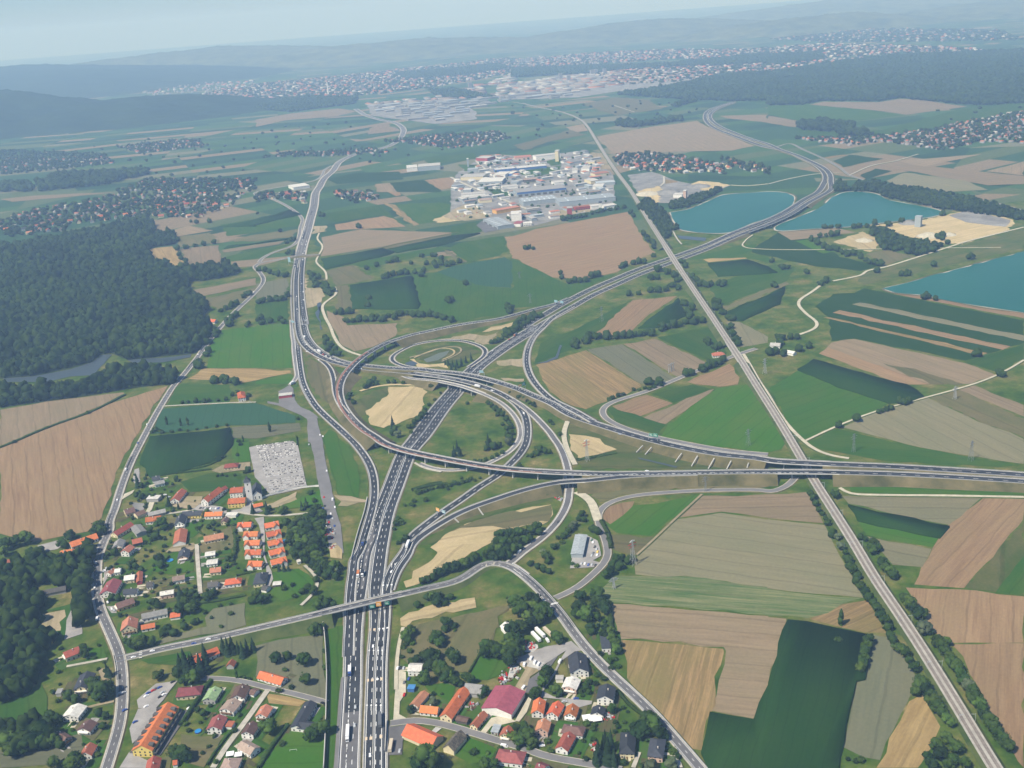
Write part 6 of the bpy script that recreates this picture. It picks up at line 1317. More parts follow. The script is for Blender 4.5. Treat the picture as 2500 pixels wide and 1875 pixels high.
trees("@32 1140,140,4.4 1185,145,4.4 1215,140,3.6 955,230,3.2 990,215,3.4 1030,205,3.6 1065,195,3.4 765,288,4.4 610,347,4", 'tree', "round dark tree beside the pale field track", "round trees beside the pale field track")
trees("@22 740,1260,4.4 700,1250,3.4 600,1120,3.4 580,1150,3.4 620,1160,3 540,1200,3.4,w 520,1230,3.2 490,1260,3.2 470,1290,3 440,1310,3 300,960,2.4,b 780,1180,2.4,b 800,1230,2.4,b 815,1290,2.4,b 830,1340,2.2,b 850,1400,2,b", 'tree', "tree of the scrub between car yard and side ramp", "trees of the scrub north of the car yard")
trees("@22 900,1500,4 950,1490,4 870,1550,4 930,1560,4 1000,1520,3.4 850,1610,4 810,1640,4 1040,1500,3 290,1480,4.4 310,1520,3.4 220,1560,3.4 270,1590,3.4 320,1610,3 160,1540,2.8 360,1400,2.8 520,1550,2.6,b 560,1570,2.6,b", 'tree', "tree beside the tall red tipped pylon and the car yard", "trees beside the red tipped pylon")
trees("@22 840,130,3.4 870,115,3.4 920,95,3.4 960,85,3.2 1050,45,3.4 1100,50,2.8 1150,35,3.4 1190,40,3.4 1230,25,3.4 1290,10,3 60,110,3.4 90,105,3 180,175,3.2 150,160,3 415,430,3 330,320,2.6 350,340,2.4 240,560,3.4 200,590,2.8 320,570,2.8 280,560,3", 'bush', "bush along the light grey lane north of the motorway", "bushes along the light grey lane")
trees("@21 120,475,5 150,465,5.4 185,475,5", 'tree', "dark tree clump alone in the wide brown field", "tree clump in the wide brown field")
FARROW = """@21 530,1320 570,1290 610,1270 660,1250 700,1240 750,1240 800,1250 850,1250 900,1250 960,1245 1010,1240 1060,1230 1110,1225 1160,1215 1210,1225 560,1330 640,1290
1480,960 1510,1020 1530,1080 1500,1120 1450,1145 1400,1150 1350,1160 1300,1170 1560,1120 1600,1110 1560,1000 1540,1050
1560,720 1600,760 1640,790 1670,800 1720,790 1790,790 1830,790 1750,950 1790,1000 1830,1040 1860,1080 1890,1090 1870,1170 1900,1230 1930,1280 1950,1310 1500,640 1460,600
1270,660 1310,670 1350,690 1390,720 1430,760 1400,800 1250,740 1210,740 1440,820 1340,840 1270,850 1190,850 1090,870 1010,880
720,720 750,715 690,730 640,760 590,765 540,765 490,770 950,640 980,625 1050,610 1100,605 1140,600 1215,545
1500,1550 1690,1505 1740,1490 1790,1470 1640,1530 1820,1440 1550,1560 1190,1640 1250,1650 1740,1330 1800,1330 1700,1300 420,700 430,735
110,1090 70,1110 150,1090 200,1070 230,1065 40,1140 20,1170 0,1190
960,130 900,140 840,150 780,160 730,170 690,180 640,200 590,210 550,215 500,220 450,235
@31 490,770 460,790 120,1260 190,1250 250,1240 60,1370 140,1380 270,1350 350,1330 110,1300 20,1390 1785,1400 2000,1560 1185,710 940,680 1430,620 1750,565 1200,700
370,410 420,420 480,470 560,480 600,500 640,520 700,530 740,530 800,560 840,580 880,600 920,610 960,620 440,440 520,490 680,540
450,375 500,370 550,370 600,360 960,430 1000,480 1050,450 1100,450 1150,480 1200,510 1250,480 1300,490 1350,520 1400,500 1440,490 1000,420 950,400 900,360 1100,490 1280,520
480,300 550,295 600,300 740,300 800,290 850,290 920,270 1050,280 1150,250 1500,190 1510,370 1505,400 1550,430 1340,905 1380,900 1450,915
110,640 130,650 30,590 330,685 50,800
@11 790,1110 840,1105 890,1100 950,1090 1000,1080 1050,1075 1100,1070 1150,1065 1200,1060 1250,1050 1300,1045 1350,1060 1400,1060 1450,1060 1500,1060 1550,1065 1600,1075 1650,1085 1690,1100 690,1040 740,1040 790,1035 830,1030 1000,1100 1100,1100 1200,1085
1100,730 1140,720 1180,705 1230,700 1260,690 1310,695 1370,690 1450,670 950,655 1040,630 1130,600 1180,590 1210,590 1470,615 1540,620 1600,615 1650,620 1690,615 1550,640 1640,630 1600,575 1550,545 1420,545 1420,715 1340,610
1670,925 1665,945 880,300 970,980 955,910 1800,785 1750,600 1260,690
460,700 500,720 540,740 580,780 600,790 620,830 500,770 540,800 470,740 580,820 610,860 640,850 640,880 500,810
20,950 60,940 120,930 170,925 220,925 250,915 270,890 30,670 80,670 110,690 150,700 190,710 240,720 290,520 320,510 310,530 270,430 300,410 330,405 550,200 580,200
200,1090 230,1110 120,1115 60,1125 20,1100
2170,1000 2200,1010 2180,1030
@01 1900,1020 1950,1000 2000,980 2040,960 2100,900 2130,880 2160,870 2000,1080 1960,1110 2040,1060 2130,1150 1990,1140 1880,1210 1860,1240 1820,1290 1800,1370 1780,1400 1730,1460 1700,1500 1650,1370
1910,1620 1950,1630 2000,1630 2040,1640 1860,1630 1540,540 1570,570 1600,600 1530,490 1600,480 1680,460 1760,450 1850,435 1420,380 1480,400 1500,420 1690,260 1820,250 1650,250"""
# shrubs in the gardens
def blocked(x, y):
    for P in ROADS.values():
        if np.min(np.hypot(P.x[:, 0] - x, P.x[:, 1] - y)) < P.w / 2 + 2.2: return True
    return any(math.hypot(x - a, y - b) < c for a, b, c in HOUSES)
HOUSES = [(o.location.x, o.location.y, max([max(c.dimensions.x, c.dimensions.y) for c in o.children] or [8]) * .55 + 1) for o in bpy.data.objects if o.parent is None and o.type == 'EMPTY' and o.location.y < 1700 and o.get('category') not in (None, 'bridge')]
for s, sp, where in (("@g 480,250 1200,330 1250,560 2100,760 2212,1000 2100,1600 1450,1640 200,1640 220,1200 600,600", 13, "old village"), ("@i 280,60 1500,150 2100,420 1700,560 1250,950 560,1000 420,700", 12, "crossroads village"), ("@q 200,350 1040,450 1150,600 900,1000 500,1659 200,1659 0,1250 150,700", 12, "narrow street"), ("@o 0,1000 300,1100 850,950 1300,900 1700,1200 1950,1659 300,1640 0,1400", 12, "dark roofed houses"), ("@m 100,480 400,560 900,560 1250,780 1000,1060 300,950", 13, "farm cottages"), ("@l 700,0 1400,0 1450,1000 1330,1659 900,1659 650,1000", 13, "street west of the crossroads"), ("@m 1250,1080 1500,1280 1900,1400 1500,1640 1000,1640", 13, "lower lane")):
    for x, y in scatter(s, sp):
        if not blocked(x, y): tree(x, y, rng.uniform(1.1, 2.6), 'bush', f"small green garden shrub in the gardens of the {where}", f"garden shrubs of the {where}")
REQ.sort(key=lambda t: -t[2] / math.hypot(t[0], t[1], 500)); LEFT = []; nk = {}
for t in REQ:
    nk[t[3]] = nk.get(t[3], 0) + 1
    if t[3] in ('tree', 'bush') and nk[t[3]] > 298: LEFT.append((t[0], t[1], t[2]))
    else: put_tree(*t)
pts = list(LEFT)
for p in parse(FARROW.replace('\n', ' ')):
    w = G(p[0], p[1], 4)
    for q in range(2): pts.append((w[0] + rng.normal() * 3.5 * (q > 0), w[1] + rng.normal() * 4 * (q > 0), rng.uniform(3.6, 6)))
FARPTS = pts
def wood(name, pts, icom, rr, hh, m):
    pts = np.asarray(pts, float); n = len(pts); V0, F0 = icom; k = len(V0)
    r = pts[:, 2] if pts.shape[1] > 2 else rng.uniform(*rr, n)
    h = r * rng.uniform(*hh, n)
    V = V0[None] * (1 + rng.normal(0, .22, (n, k, 1)))
    V = V * np.stack([r, r, h * .5], 1)[:, None]
    V[..., 0] += pts[:, 0:1]; V[..., 1] += pts[:, 1:2]; V[..., 2] += h[:, None] * .55
    F = (F0[None] + (np.arange(n) * k)[:, None, None]).reshape(-1, 3)
    return tag(link(name, mesh_np(name, V.reshape(-1, 3), F, m)), kind='stuff')
FOR1 = ("@01 0,500 300,430 800,345 1250,230 1340,300 1330,390 1500,370 1520,450 1300,480 1270,540 1400,640 1520,680 1620,660 1990,650 1900,690 1640,760 1620,880 1750,940 1810,1010 1740,1090 1760,1140 1850,1190 1790,1290 1690,1390 1600,1400 1100,1450 960,1390 870,1400 800,1460 600,1520 300,1585 0,1610",
        "@02 0,70 300,60 700,25 @01 800,1650 900,1590 1000,1545 1080,1540 1480,1560 1530,1630 1500,1659 @02 1230,20 750,100 0,200", "@01 1660,690 1990,650 2080,690 1990,730 1740,770 1650,770")
for s in FOR1: patch('forest_ground', s, M['forestfloor'], amp=0.3)
P1 = np.vstack([scatter(s, 7.2) for s in FOR1])
wood('woodland', np.column_stack([P1, rng.gamma(8, .6, len(P1)).clip(2.4, 8.5)]), ICO2, None, (1.7, 2.9), M['forest'])
s3 = "@j 0,640 180,640 260,560 700,500 760,540 1000,480 1180,290 1270,340 1300,420 1230,560 1230,680 1200,900 1080,1050 1060,960 880,860 480,830 400,900 430,1000 600,1080 540,1180 480,1380 520,1500 700,1520 860,1500 640,1640 300,1659 0,1659"
s4 = "@j 1040,1000 1150,960 1170,1180 1160,1380 1080,1400 1040,1230"
s5 = "@l 0,0 640,20 600,180 640,230 480,520 200,760 0,800"
s6 = "@21 1080,150 1120,100 1180,60 1260,130 1300,160 1390,300 1440,320 1350,360 1380,400 1310,410 1290,360 1240,300 1150,180"
s7 = "@21 1020,180 1060,220 1110,330 1190,430 1240,450 1230,500 1170,430 1120,370 1090,280"
s8 = "@y 880,960 1100,920 1250,870 1380,800 1600,690 1500,680 1350,740 1150,800 950,850 840,880"
P2 = np.vstack([scatter(s, 7.6) for s in (s3, s4, s5, "@l 0,1200 300,1150 420,1000 560,1080 700,1200 740,1340 600,1460 300,1480 0,1560")]); wood('woodland', P2, ICO2, (4.2, 6.4), (2.0, 2.8), M['forest'])
P3 = np.vstack([scatter(s, 9) for s in (s6, s7, s8, "@31 900,330 980,320 1200,420 1500,470 1450,500 1280,560 1240,520 1000,500 940,440", "@30 560,1620 620,1560 680,1620 700,1659 580,1659", "@30 740,1600 900,1570 1100,1620 1300,1640 1380,1659 730,1659", "@31 700,0 1390,0 1700,50 2000,130 2211,190 2211,250 1900,200 1500,150 1280,100 1050,60 900,0")]); wood('woodland', P3, ICO2, (4, 6), (1.6, 2.2), M['forest'])
wood('tree_belt', np.array(FARPTS), ICO2, None, (1.7, 2.3), M['leaf'])
FR = ["@20 920,820 1400,750 1800,660 2211,630 2211,870 1930,880 1600,865 1300,850", "@30 0,640 400,575 1000,500 2211,440 2211,890 1800,915 1300,868 1140,845 960,878 480,873 300,905 0,915", "@00 330,1590 500,1520 1300,1480 1280,1510 900,1600 350,1655", "@00 0,1600 250,1590 280,1659 0,1659", "@10 0,930 300,855 880,850 850,900 300,970 0,945", "@20 1390,920 1500,885 1600,880 1480,910 1400,935", "@20 900,1070 1000,1070 1050,1085 1450,1030 1500,1045 1050,1105 920,1100", "@30 250,1070 500,1060 740,1085 740,1130 500,1140 270,1120", "@30 560,1150 850,1140 900,1170 700,1190", "@20 0,600 1300,560 2211,470 2211,550 1300,585 600,640 0,670", "@30 0,480 460,460 500,520 200,560 0,570", "@10 1200,640 1600,610 2100,560 2200,600 1800,660 1300,690", "@10 1500,790 1720,780 2050,850 1700,850 1550,830"]
P4 = np.vstack([scatter(s, 17) for s in FR]); wood('woodland', P4, ICO1, (10, 14), (1.3, 1.9), M['forest'])
P9 = scatter('@x 60,640 60,400 350,180 560,120 1100,120 1460,90 1800,60 2050,210 2200,410 2212,740 1900,850 1500,940 1100,1040 900,1050 560,940 200,970 20,900', 26); P9 = P9[rng.random(len(P9)) < .22]; wood('tree_belt', P9, ICO1, (3, 6), (1.3, 1.9), M['leaf'])
# village greenery of the distant settlements
VG = [s for _, s, *_ in VIL] + ["@30 200,1200 1000,1180 1400,1120 1700,1060 2211,960 2211,1240 1900,1230 1500,1300 1000,1230 700,1260", "@10 1080,1230 1400,1180 2100,1140 2211,1200 2000,1250 1700,1290 1300,1240", "@10 0,1370 300,1320 1000,1290 1150,1320 950,1340 300,1360", "@00 0,1300 900,1330 1000,1420 400,1480 0,1520", "@00 1000,1270 1700,1200 1800,1260 1200,1330", "@00 1300,1550 2211,1560 2211,1659 1000,1659"]
P5 = np.vstack([scatter(s, 19) for s in VG]); P5 = P5[rng.random(len(P5)) < .75]; wood('village_greenery', P5, ICO1, (4.5, 8), (1.3, 2), M['forest'])
P6 = np.vstack([scatter(s, 58) for s in ("@00 300,980 1000,920 1700,820 2211,730 @10 700,660 1300,600 2000,520 2211,500 2211,640 1500,760 900,830 0,900 @00 2211,940 1500,1000 1000,990", "@20 0,520 700,460 1400,430 2000,430 @30 500,380 1300,400 2000,440 1300,460 600,500 0,560 @20 1400,510 700,560 0,600", "@20 700,640 1300,590 2211,560 @30 100,560 800,500 1100,510 400,600 0,640 @20 2211,640 1700,690 900,740", "@30 0,340 900,250 2000,260 2211,350 1400,360 500,370")])
wood('city_greenery', P6, ICO1, (12, 20), (.6, .9), M['forest'])
P7 = np.vstack([scatter(s, 120) for s in ("@10 0,1100 900,1050 900,1300 0,1350", "@20 0,900 1300,850 1800,1000 1000,1050 0,1250", "@00 1000,1330 2211,1180 2211,1560 1300,1540", "@11 0,150 400,200 300,420 0,440", "@30 1000,1000 2211,900 2211,960 1300,1090", "@10 1000,1300 2200,1250 2200,1330 1300,1400 700,1480", "@00 0,1300 1700,1180 1700,1260 800,1340")]); P7 = P7[rng.random(len(P7)) < .6]
wood('tree_belt', P7, ICO1, (5, 9), (1.1, 1.7), M['forest'])
# ------------------------------------------------------------------ hills
def hill(name, cx, cy, rx, ry, h, m, seed, rot=0.0, n=70, rough=.25):
    g = np.random.default_rng(seed); u = np.linspace(-1, 1, n); X, Y = np.meshgrid(u, u)
    R2 = np.clip(1 - (X ** 2 + Y ** 2), 0, 1) ** 1.3; Z = np.zeros_like(X)
    for k in range(1, 7):
        a = g.uniform(0, 6.28, 3); f = 1.6 ** k
        Z += np.sin(f * (X * math.cos(a[0]) + Y * math.sin(a[0])) + a[1]) * np.cos(f * .8 * (Y * math.cos(a[0]) - X * math.sin(a[0])) + a[2]) / (1.45 ** k)
    Z = h * R2 * (1 + rough * Z) + g.normal(0, 1, X.shape) * min(5, h * .03) * (R2 > 0.01) - 2
    c, s = math.cos(rot), math.sin(rot)
    V = np.stack([cx + X * rx * c - Y * ry * s, cy + X * rx * s + Y * ry * c, Z], -1).reshape(-1, 3)
    i = np.arange(n * n).reshape(n, n); F = np.stack([i[:-1, :-1], i[:-1, 1:], i[1:, 1:], i[1:, :-1]], -1).reshape(-1, 4)
    return tag(link(name, mesh_np(name, V, F, m)), kind='structure')
M['hillforest'] = mat("forested hills", (0.012, 0.03, 0.012), 0.95, 0.4, 0.004, 0.05, col2=(0.024, 0.045, 0.018), detail=8)
M['hillmosaic'] = mat("hill farmland and woods", (0.03, 0.06, 0.02), 0.95, 0.4, 0.006, 0.05, col2=(0.15, 0.16, 0.075), detail=9)
def hillpt(px, py): p = G(px, py, 0); return p[0], p[1]
x, y = hillpt(250, 318); hill('hills', x - 150, y + 700, 1100, 750, 105, M['hillforest'], 3, 0.25)
x, y = hillpt(10, 330); hill('hills', x - 500, y + 600, 1300, 1000, 185, M['hillforest'], 4, 0.1)
for cx, cy, rx, ry, h, sd in ((-5200, 10600, 3300, 2600, 200, 5), (-3600, 13200, 2600, 2000, 230, 6), (-900, 12300, 2600, 1400, 150, 7), (1700, 12400, 2300, 1500, 150, 8), (3300, 11000, 1500, 900, 170, 9), (6500, 11800, 3000, 1800, 130, 10), (6200, 15200, 4600, 2400, 200, 11)): hill('hills', cx, cy, rx, ry, h, M['hillforest'] if sd == 5 else M['hillmosaic'], sd, .05, 90)
# ------------------------------------------------------------------ vehicles
PAINT = {k: mat("car paint " + k, v, 0.3, 0.03, 1.0, 0.5) for k, v in {'white': (0.8, 0.8, 0.8), 'silver': (0.42, 0.44, 0.46), 'black': (0.02, 0.02, 0.022), 'red': (0.45, 0.02, 0.02), 'blue': (0.03, 0.07, 0.28), 'green': (0.02, 0.09, 0.05), 'grey': (0.13, 0.135, 0.14), 'orange': (0.55, 0.19, 0.06), 'yellow': (0.7, 0.48, 0.06), 'beige': (0.55, 0.47, 0.35)}.items()}
M['tyre'] = mat("tyre rubber", (0.02, 0.02, 0.02), 0.9)
_w = MB(); n_ = 12
_w.add([(0.33 * math.cos(i * 6.283 / n_), s * 0.11, 0.33 + 0.33 * math.sin(i * 6.283 / n_)) for s in (-1, 1) for i in range(n_)], [tuple(range(n_)), tuple(range(n_, 2 * n_))[::-1]] + [(i, n_ + i, n_ + (i + 1) % n_, (i + 1) % n_) for i in range(n_)])
WHEEL = _w.mesh("wheel", M['tyre'])
def prof(mb, pts, y0, y1, inset=0.0):
    n = len(pts); V = [(x, y0 + (inset if z > 0.95 else 0), z) for x, z in pts] + [(x, y1 - (inset if z > 0.95 else 0), z) for x, z in pts]
    mb.add(V, [tuple(range(n)), tuple(range(n, 2 * n))[::-1]] + [(i, n + i, n + (i + 1) % n, (i + 1) % n) for i in range(n)])
CARM = {}
def car_meshes(c, kind):
    if (c, kind) in CARM: return CARM[c, kind]
    b = MB(); g = MB()
    if kind == 'car':
        prof(b, [(-2.1, .3), (-2.1, .85), (-1.3, .95), (-.95, 1.42), (.5, 1.42), (1.15, .93), (2.05, .78), (2.12, .3)], -.86, .86, .14)
        prof(g, [(-1.27, .97), (-.93, 1.36), (.48, 1.36), (1.08, .97)], -.80, .80)
    else:
        prof(b, [(-2.6, .35), (-2.6, 2.1), (1.5, 2.15), (2.1, 1.25), (2.65, 1.05), (2.65, .35)], -.98, .98, .05)
        prof(g, [(1.45, 1.3), (1.5, 2.0), (2.1, 1.32)], -1.0, 1.0)
    CARM[c, kind] = (b.mesh("body", PAINT[c]), g.mesh("windows", M['glass'])); return CARM[c, kind]
def vehicle_root(name, s, label, cat, group, ang=None, flip=False, zc=0.7):
    p = parse(s)[0]; best = None
    for k, P in ROADS.items():
        for z in (0.0,):
            w = G(p[0], p[1], zc); d = np.hypot(P.x[:, 0] - w[0], P.x[:, 1] - w[1]); i = int(np.argmin(d))
            w = G(p[0], p[1], P.z[i] + P.base + zc); d = np.hypot(P.x[:, 0] - w[0], P.x[:, 1] - w[1]); i = int(np.argmin(d)); dd = d[i]
            if best is None or dd - P.w * .5 < best[0]: best = (dd - P.w * .5, k, i, w)
    if ang is None:
        P = ROADS[best[1]]; i = best[2]; w = best[3]; rz = math.atan2(P.D[i, 1], P.D[i, 0]) + (math.pi if flip else 0); z = P.z[i] + P.base + 0.01
    else:
        w = G(p[0], p[1], zc); rz = R(ang); z = 0.42 if best[0] > 0 or best[0] is None else ROADS[best[1]].z[best[2]] + ROADS[best[1]].base
    return tag(empty(name, (w[0], w[1], z), rz), label, cat, group)
def car(s, c, label, group=None, ang=None, kind='car', flip=False):
    r = vehicle_root("car" if kind == 'car' else "van", s, label, kind, group, ang, flip)
    b, g = car_meshes(c, kind); bo = link("body", b, r); link("windows", g, r)
    L = 1.32 if kind == 'car' else 1.7
    for x in (-L, L):
        for y in (-.8, .8): link("wheel", WHEEL, r, (x, y, 0))
    return r
def truck(s, L, cab, box, label, ang=None, flip=False, semi=False, h=3.7, cat='truck', nocab=False):
    r = vehicle_root("truck" if not nocab else "semi_trailer", s, label, cat, None, ang, flip, 1.8)
    x1 = L / 2; xc = x1 - 2.3
    if not nocab:
        m = MB(); prof(m, [(xc, .6), (xc, 3.2), (x1 - .5, 3.2), (x1, 1.9), (x1, .6)], -1.2, 1.2); m.build("cab", PAINT[cab], r)
        m = MB(); m.box(x1 - .4, x1 + .04, -1.1, 1.1, 1.75, 2.1); prof(m, [(x1 - .44, 3.0), (x1 - .47, 3.04), (x1 + .02, 2.0), (x1 + .03, 1.92)], -1.1, 1.1); m.build("windscreen", M['glass'], r)
    MB().box(-L / 2, (xc - .4) if not nocab else x1, -1.25, 1.25, 1.05, h).build("cargo_box", PAINT[box], r)
    MB().box(-L / 2 + .2, x1 - .3, -.5, .5, .6, 1.03).build("chassis", M['tyre'], r)
    for x in ((-L / 2 + 1.2, -L / 2 + 2.5, x1 - 1.1) + ((x1 - 5.0,) if semi else ())):
        for y in (-1.05, 1.05): w = link("wheel", WHEEL, r, (x, y, 0)); w.scale = (1.5, 1.8, 1.5)
truck("@f 960,345", 11, 'blue', 'white', "white box truck with blue cab on the motorway above the grey pavement patch", flip=True)
truck("@f 932,1190", 16.5, 'white', 'white', "long white articulated truck on the grey pavement of the motorway", flip=True, semi=True)
truck("@f 1370,1005", 16.5, 'grey', 'grey', "long grey articulated truck in the exit lane", semi=True)
truck("@c 1142,1460", 8, 'blue', 'grey', "dark blue truck entering the motorway from the merging ramp", flip=True)
truck("@c 1745,1480", 13, 'white', 'white', "white box truck with dark red side on the exit ramp", semi=True)
truck("@e 632,340", 9, 'white', 'orange', "truck with pale orange load above the overpass", flip=True)
truck("@e 690,330", 9, 'white', 'black', "white cab truck with dark green load beside the orange one", flip=True)
truck("@b 918,890", 9, 'white', 'white', "white truck crossing the curved motorway overpass", flip=True, h=3.4)
truck("@a 350,237", 8, 'white', 'white', "white truck leading the slow column beside the pines of the motorway bend")
truck("@a 548,430", 12, 'white', 'white', "white truck in the slow column at the motorway bend", semi=True)
truck("@b 1430,205", 9, 'orange', 'grey', "orange truck on the dual carriageway beside the green belt", flip=True)
truck("@f 1516,1365", 12, 'beige', 'beige', "beige semi trailer parked on the asphalt yard", ang=88, nocab=True, cat='trailer')
truck("@n 380,640", 14, 'yellow', 'white', "white semi trailer with yellow tail parked in the lorry yard", ang=115, nocab=True, cat='trailer', h=3.4)
truck("@n 435,585", 14, 'red', 'white', "plain white semi trailer with dark red tail in the lorry yard", ang=117, nocab=True, cat='trailer')
truck("@n 545,580", 14, 'yellow', 'beige', "beige semi trailer next to the parking hedge in the lorry yard", ang=117, nocab=True, cat='trailer')
truck("@a 190,858", 10, 'white', 'white', "white truck turning beside the red walled transport hall", ang=60)
truck("@q 640,1465", 4, 'white', 'white', "first of two white canopies by the narrow street", ang=0, nocab=True, cat='canopy', h=2.6) if False else None
car("@n 535,690", 'white', "white van in front of the parked semi trailers", None, -70, 'van')
for s, a, l in (("@n 315,930", 70, "white van parked alone on the gravel of the lorry yard"), ("@n 222,1015", 80, "white van at the lower edge of the lorry yard"), ("@n 365,985", 70, "white van parked on the concrete slab"), ("@n 415,1010", 65, "second white van on the concrete slab, with open roof load"), ("@n 215,1325", 60, "white van beside the maroon hall"), ("@n 705,970", 65, "white van parked by the road bend house"), ("@m 1500,1368", -18, "white van standing on the lane below the red cream house"), ("@c 730,885", 95, "white van parked at the edge of the long asphalt strip"), ("@02 1087,735", 0, "white van driving beside the big stubble field"), ("@i 207,780", 100, "white van pulling out of the village street"), ("@d 1480,1590", 40, "white van on the side ramp near the copse")):
    car(s, 'white', l, None, None if '02' in s or '@d' in s else a, 'van')
cols = ['white', 'silver', 'black', 'red', 'blue', 'grey', 'white', 'silver', 'white']
def carlist(txt, label, group, ang=None, flip=False, cl=None):
    for i, p in enumerate(parse(txt)):
        c = (p[2] if len(p) > 2 else (cl or cols)[i % len(cl or cols)])
        car(f"@N {p[0]},{p[1]}", c, f"{c} car {label}", f"{c} {group}", ang, 'car', flip)
carlist("@11 425,300 420,320 420,335 402,382 404,412 392,435 395,450 436,425 425,485 421,508 404,530 362,575 404,585 335,635 412,360 430,455", "in the traffic on the far straight of the motorway", "cars on the far straight of the motorway", cl=['white', 'white', 'silver'])
carlist("@a 380,335 450,380 490,410 600,470 640,492 700,520 760,540 380,430 460,470 540,545", "in the slow column at the motorway bend", "cars in the slow column at the bend", cl=['white', 'silver', 'white', 'red', 'white'])
carlist("@11 355,1010 405,1000 415,1060 410,930 350,900 425,1110 430,1160 415,1245 408,860 395,790", "on the motorway north of the bend", "cars on the motorway north of the bend", cl=['white', 'silver', 'black', 'white'])
car("@a 1110,660", 'white', "white car just right of the curved bridge shadow"); car("@a 1420,690", 'silver', "silver car on the lanes leading to the curved overpass"); car("@a 365,945", 'white', "white car on the ramp behind the transport hall", flip=True)
car("@b 1110,945", 'white', "white car leaving the curved overpass", flip=True); car("@b 1540,1265", 'white', "white car on the loop road", flip=True); car("@b 1122,420", 'silver', "silver car beside the small loop on the dual carriageway"); car("@b 1345,265", 'red', "red car beside the green belt on the dual carriageway")
car("@d 2010,1178", 'black', "black car on the side ramp bend"); car("@d 890,772", 'black', "black car on the rising exit road", flip=True)
car("@22 100,245", 'white', "white car high on the loop beside the sand lane", flip=True); car("@22 1165,748", 'white', "white car on the long viaduct lanes"); car("@22 490,860", 'white', "white car on the low ramp bridge"); car("@22 930,430", 'silver', "silver car on the wide east carriageway before the gantry")
car("@e 1082,305", 'white', "white car in the exit lane just above the overpass"); car("@e 835,1310", 'white', "white car followed by road arrows below the overpass"); car("@e 945,1290", 'black', "black car in the lane next to the exit lane below the overpass"); car("@f 1236,1480", 'white', "white car near the painted lane squares at the bottom of the motorway"); car("@f 1025,1080", 'silver', "silver car beside the long white articulated truck", flip=True); car("@f 1036,830", 'silver', "small silver car alone in the inner lane", flip=True); car("@f 600,780", 'black', "black car on the lane end next to the noise wall")
car("@f 1635,1430", 'silver', "silver car parked on the asphalt yard", None, 85)
carlist("@i 950,1210,white 1510,1110,blue 1703,1052,white 695,1295,white 400,640,white 430,660,silver 310,120,white 290,130,silver 345,550,white 170,350,white 190,15,white", "on the roads around the crossroads", "cars around the crossroads")
carlist("@k 870,690,white 900,650,blue 965,615,red 1000,590,grey 1050,575,blue 870,830,white 1060,700,black 1110,670,white 1090,640,silver 1230,500,black 720,1040,blue 580,885,blue 510,660,silver 560,650,silver 1450,855,white", "at the car park of the long yellow gabled block", "cars at the car park of the yellow gabled block", 40)
carlist("@g 1490,722,black 1525,722,grey 1560,725,silver 1595,726,black 1630,727,white 1665,728,silver 1700,727,white 1735,726,blue", "in the parking row below the rectory", "cars parked below the rectory", 80)
carlist("@g 1010,540,white 1060,570,silver 365,605,white 85,1460,silver 190,1560,white 215,1530,silver", "in the old village streets", "cars in the old village")
carlist("@c 612,852,red 625,970,black 600,1000,blue 705,1075,white 730,1140,silver 665,1170,grey 680,1190,red 640,1240,white 700,1270,silver 755,1240,blue 750,1340,silver 720,1400,red 600,30,white 560,10,white 650,495,white 410,140,silver 760,985,white", "standing along the long asphalt strip", "cars along the asphalt strip", 100)
carlist("@22 690,1345,green 700,1365,white 715,1405,black 730,1425,silver 740,1448,yellow 700,1460,grey 690,1480,silver 735,1475,white 600,1550,silver 630,1550,white 660,1560,blue 690,1560,silver 720,1565,black", "in the fenced car yard beside the pale metal hall", "cars in the fenced car yard", 70)
carlist("@m 60,320,white 100,310,black 140,312,silver 210,455,blue 150,505,grey 150,670,red", "beside the white roofed house at the motorway", "cars by the white roofed house", 80)
carlist("@o 590,725,blue 430,765,silver 130,1360,white", "in the close above the orange trio", "cars in the close", 0)
carlist("@02 1012,995,white 1190,505,blue 1270,345,white @01 1780,1310,white 1710,1400,white 1930,1130,silver 2190,860,white", "on the country road past the stubble field", "cars on the country road")
carlist("@x 780,770 800,775 830,780 560,820 640,740 700,720 740,730 620,170 660,190 700,200 740,190 780,195 650,210 700,215 1780,860 1810,865 1840,850 1560,300 1340,260", "parked in the industrial park", "cars in the industrial park", 20)
# ------------------------------------------------------------------ road furniture
M['sign_green'] = mat("green sign face", (0.0, 0.19, 0.115), 0.5, 0.05); M['sign_orange'] = mat("orange sign face", (0.75, 0.33, 0.02), 0.5, 0.05); M['sign_blue'] = mat("blue grey sign back", (0.25, 0.4, 0.45), 0.5, 0.08)
M['white'] = mat("white paint", (0.82, 0.82, 0.8), 0.6, 0.05)
def panel(par, x, z, w, h, m, back=False):
    o = MB().box(x - w / 2, x + w / 2, -.08, .08, z, z + h).build("sign_panel", M[m], par)
    if not back:
        MB().box(x - w / 2 + .12, x + w / 2 - .12, -.1, -.085, z + h - .35, z + h - .22).build("sign_border", M['white'], o)
        MB().box(x - w / 2 + .5, x + w / 2 - 1.2, -.1, -.085, z + h * .52, z + h * .62).build("sign_lettering", M['white'], o)
        MB().box(x - w / 2 + .5, x + w / 2 - .8, -.1, -.085, z + h * .25, z + h * .35).build("sign_lettering", M['white'], o)
    return o
def facing(w): return math.atan2(w[1], w[0]) - math.pi / 2
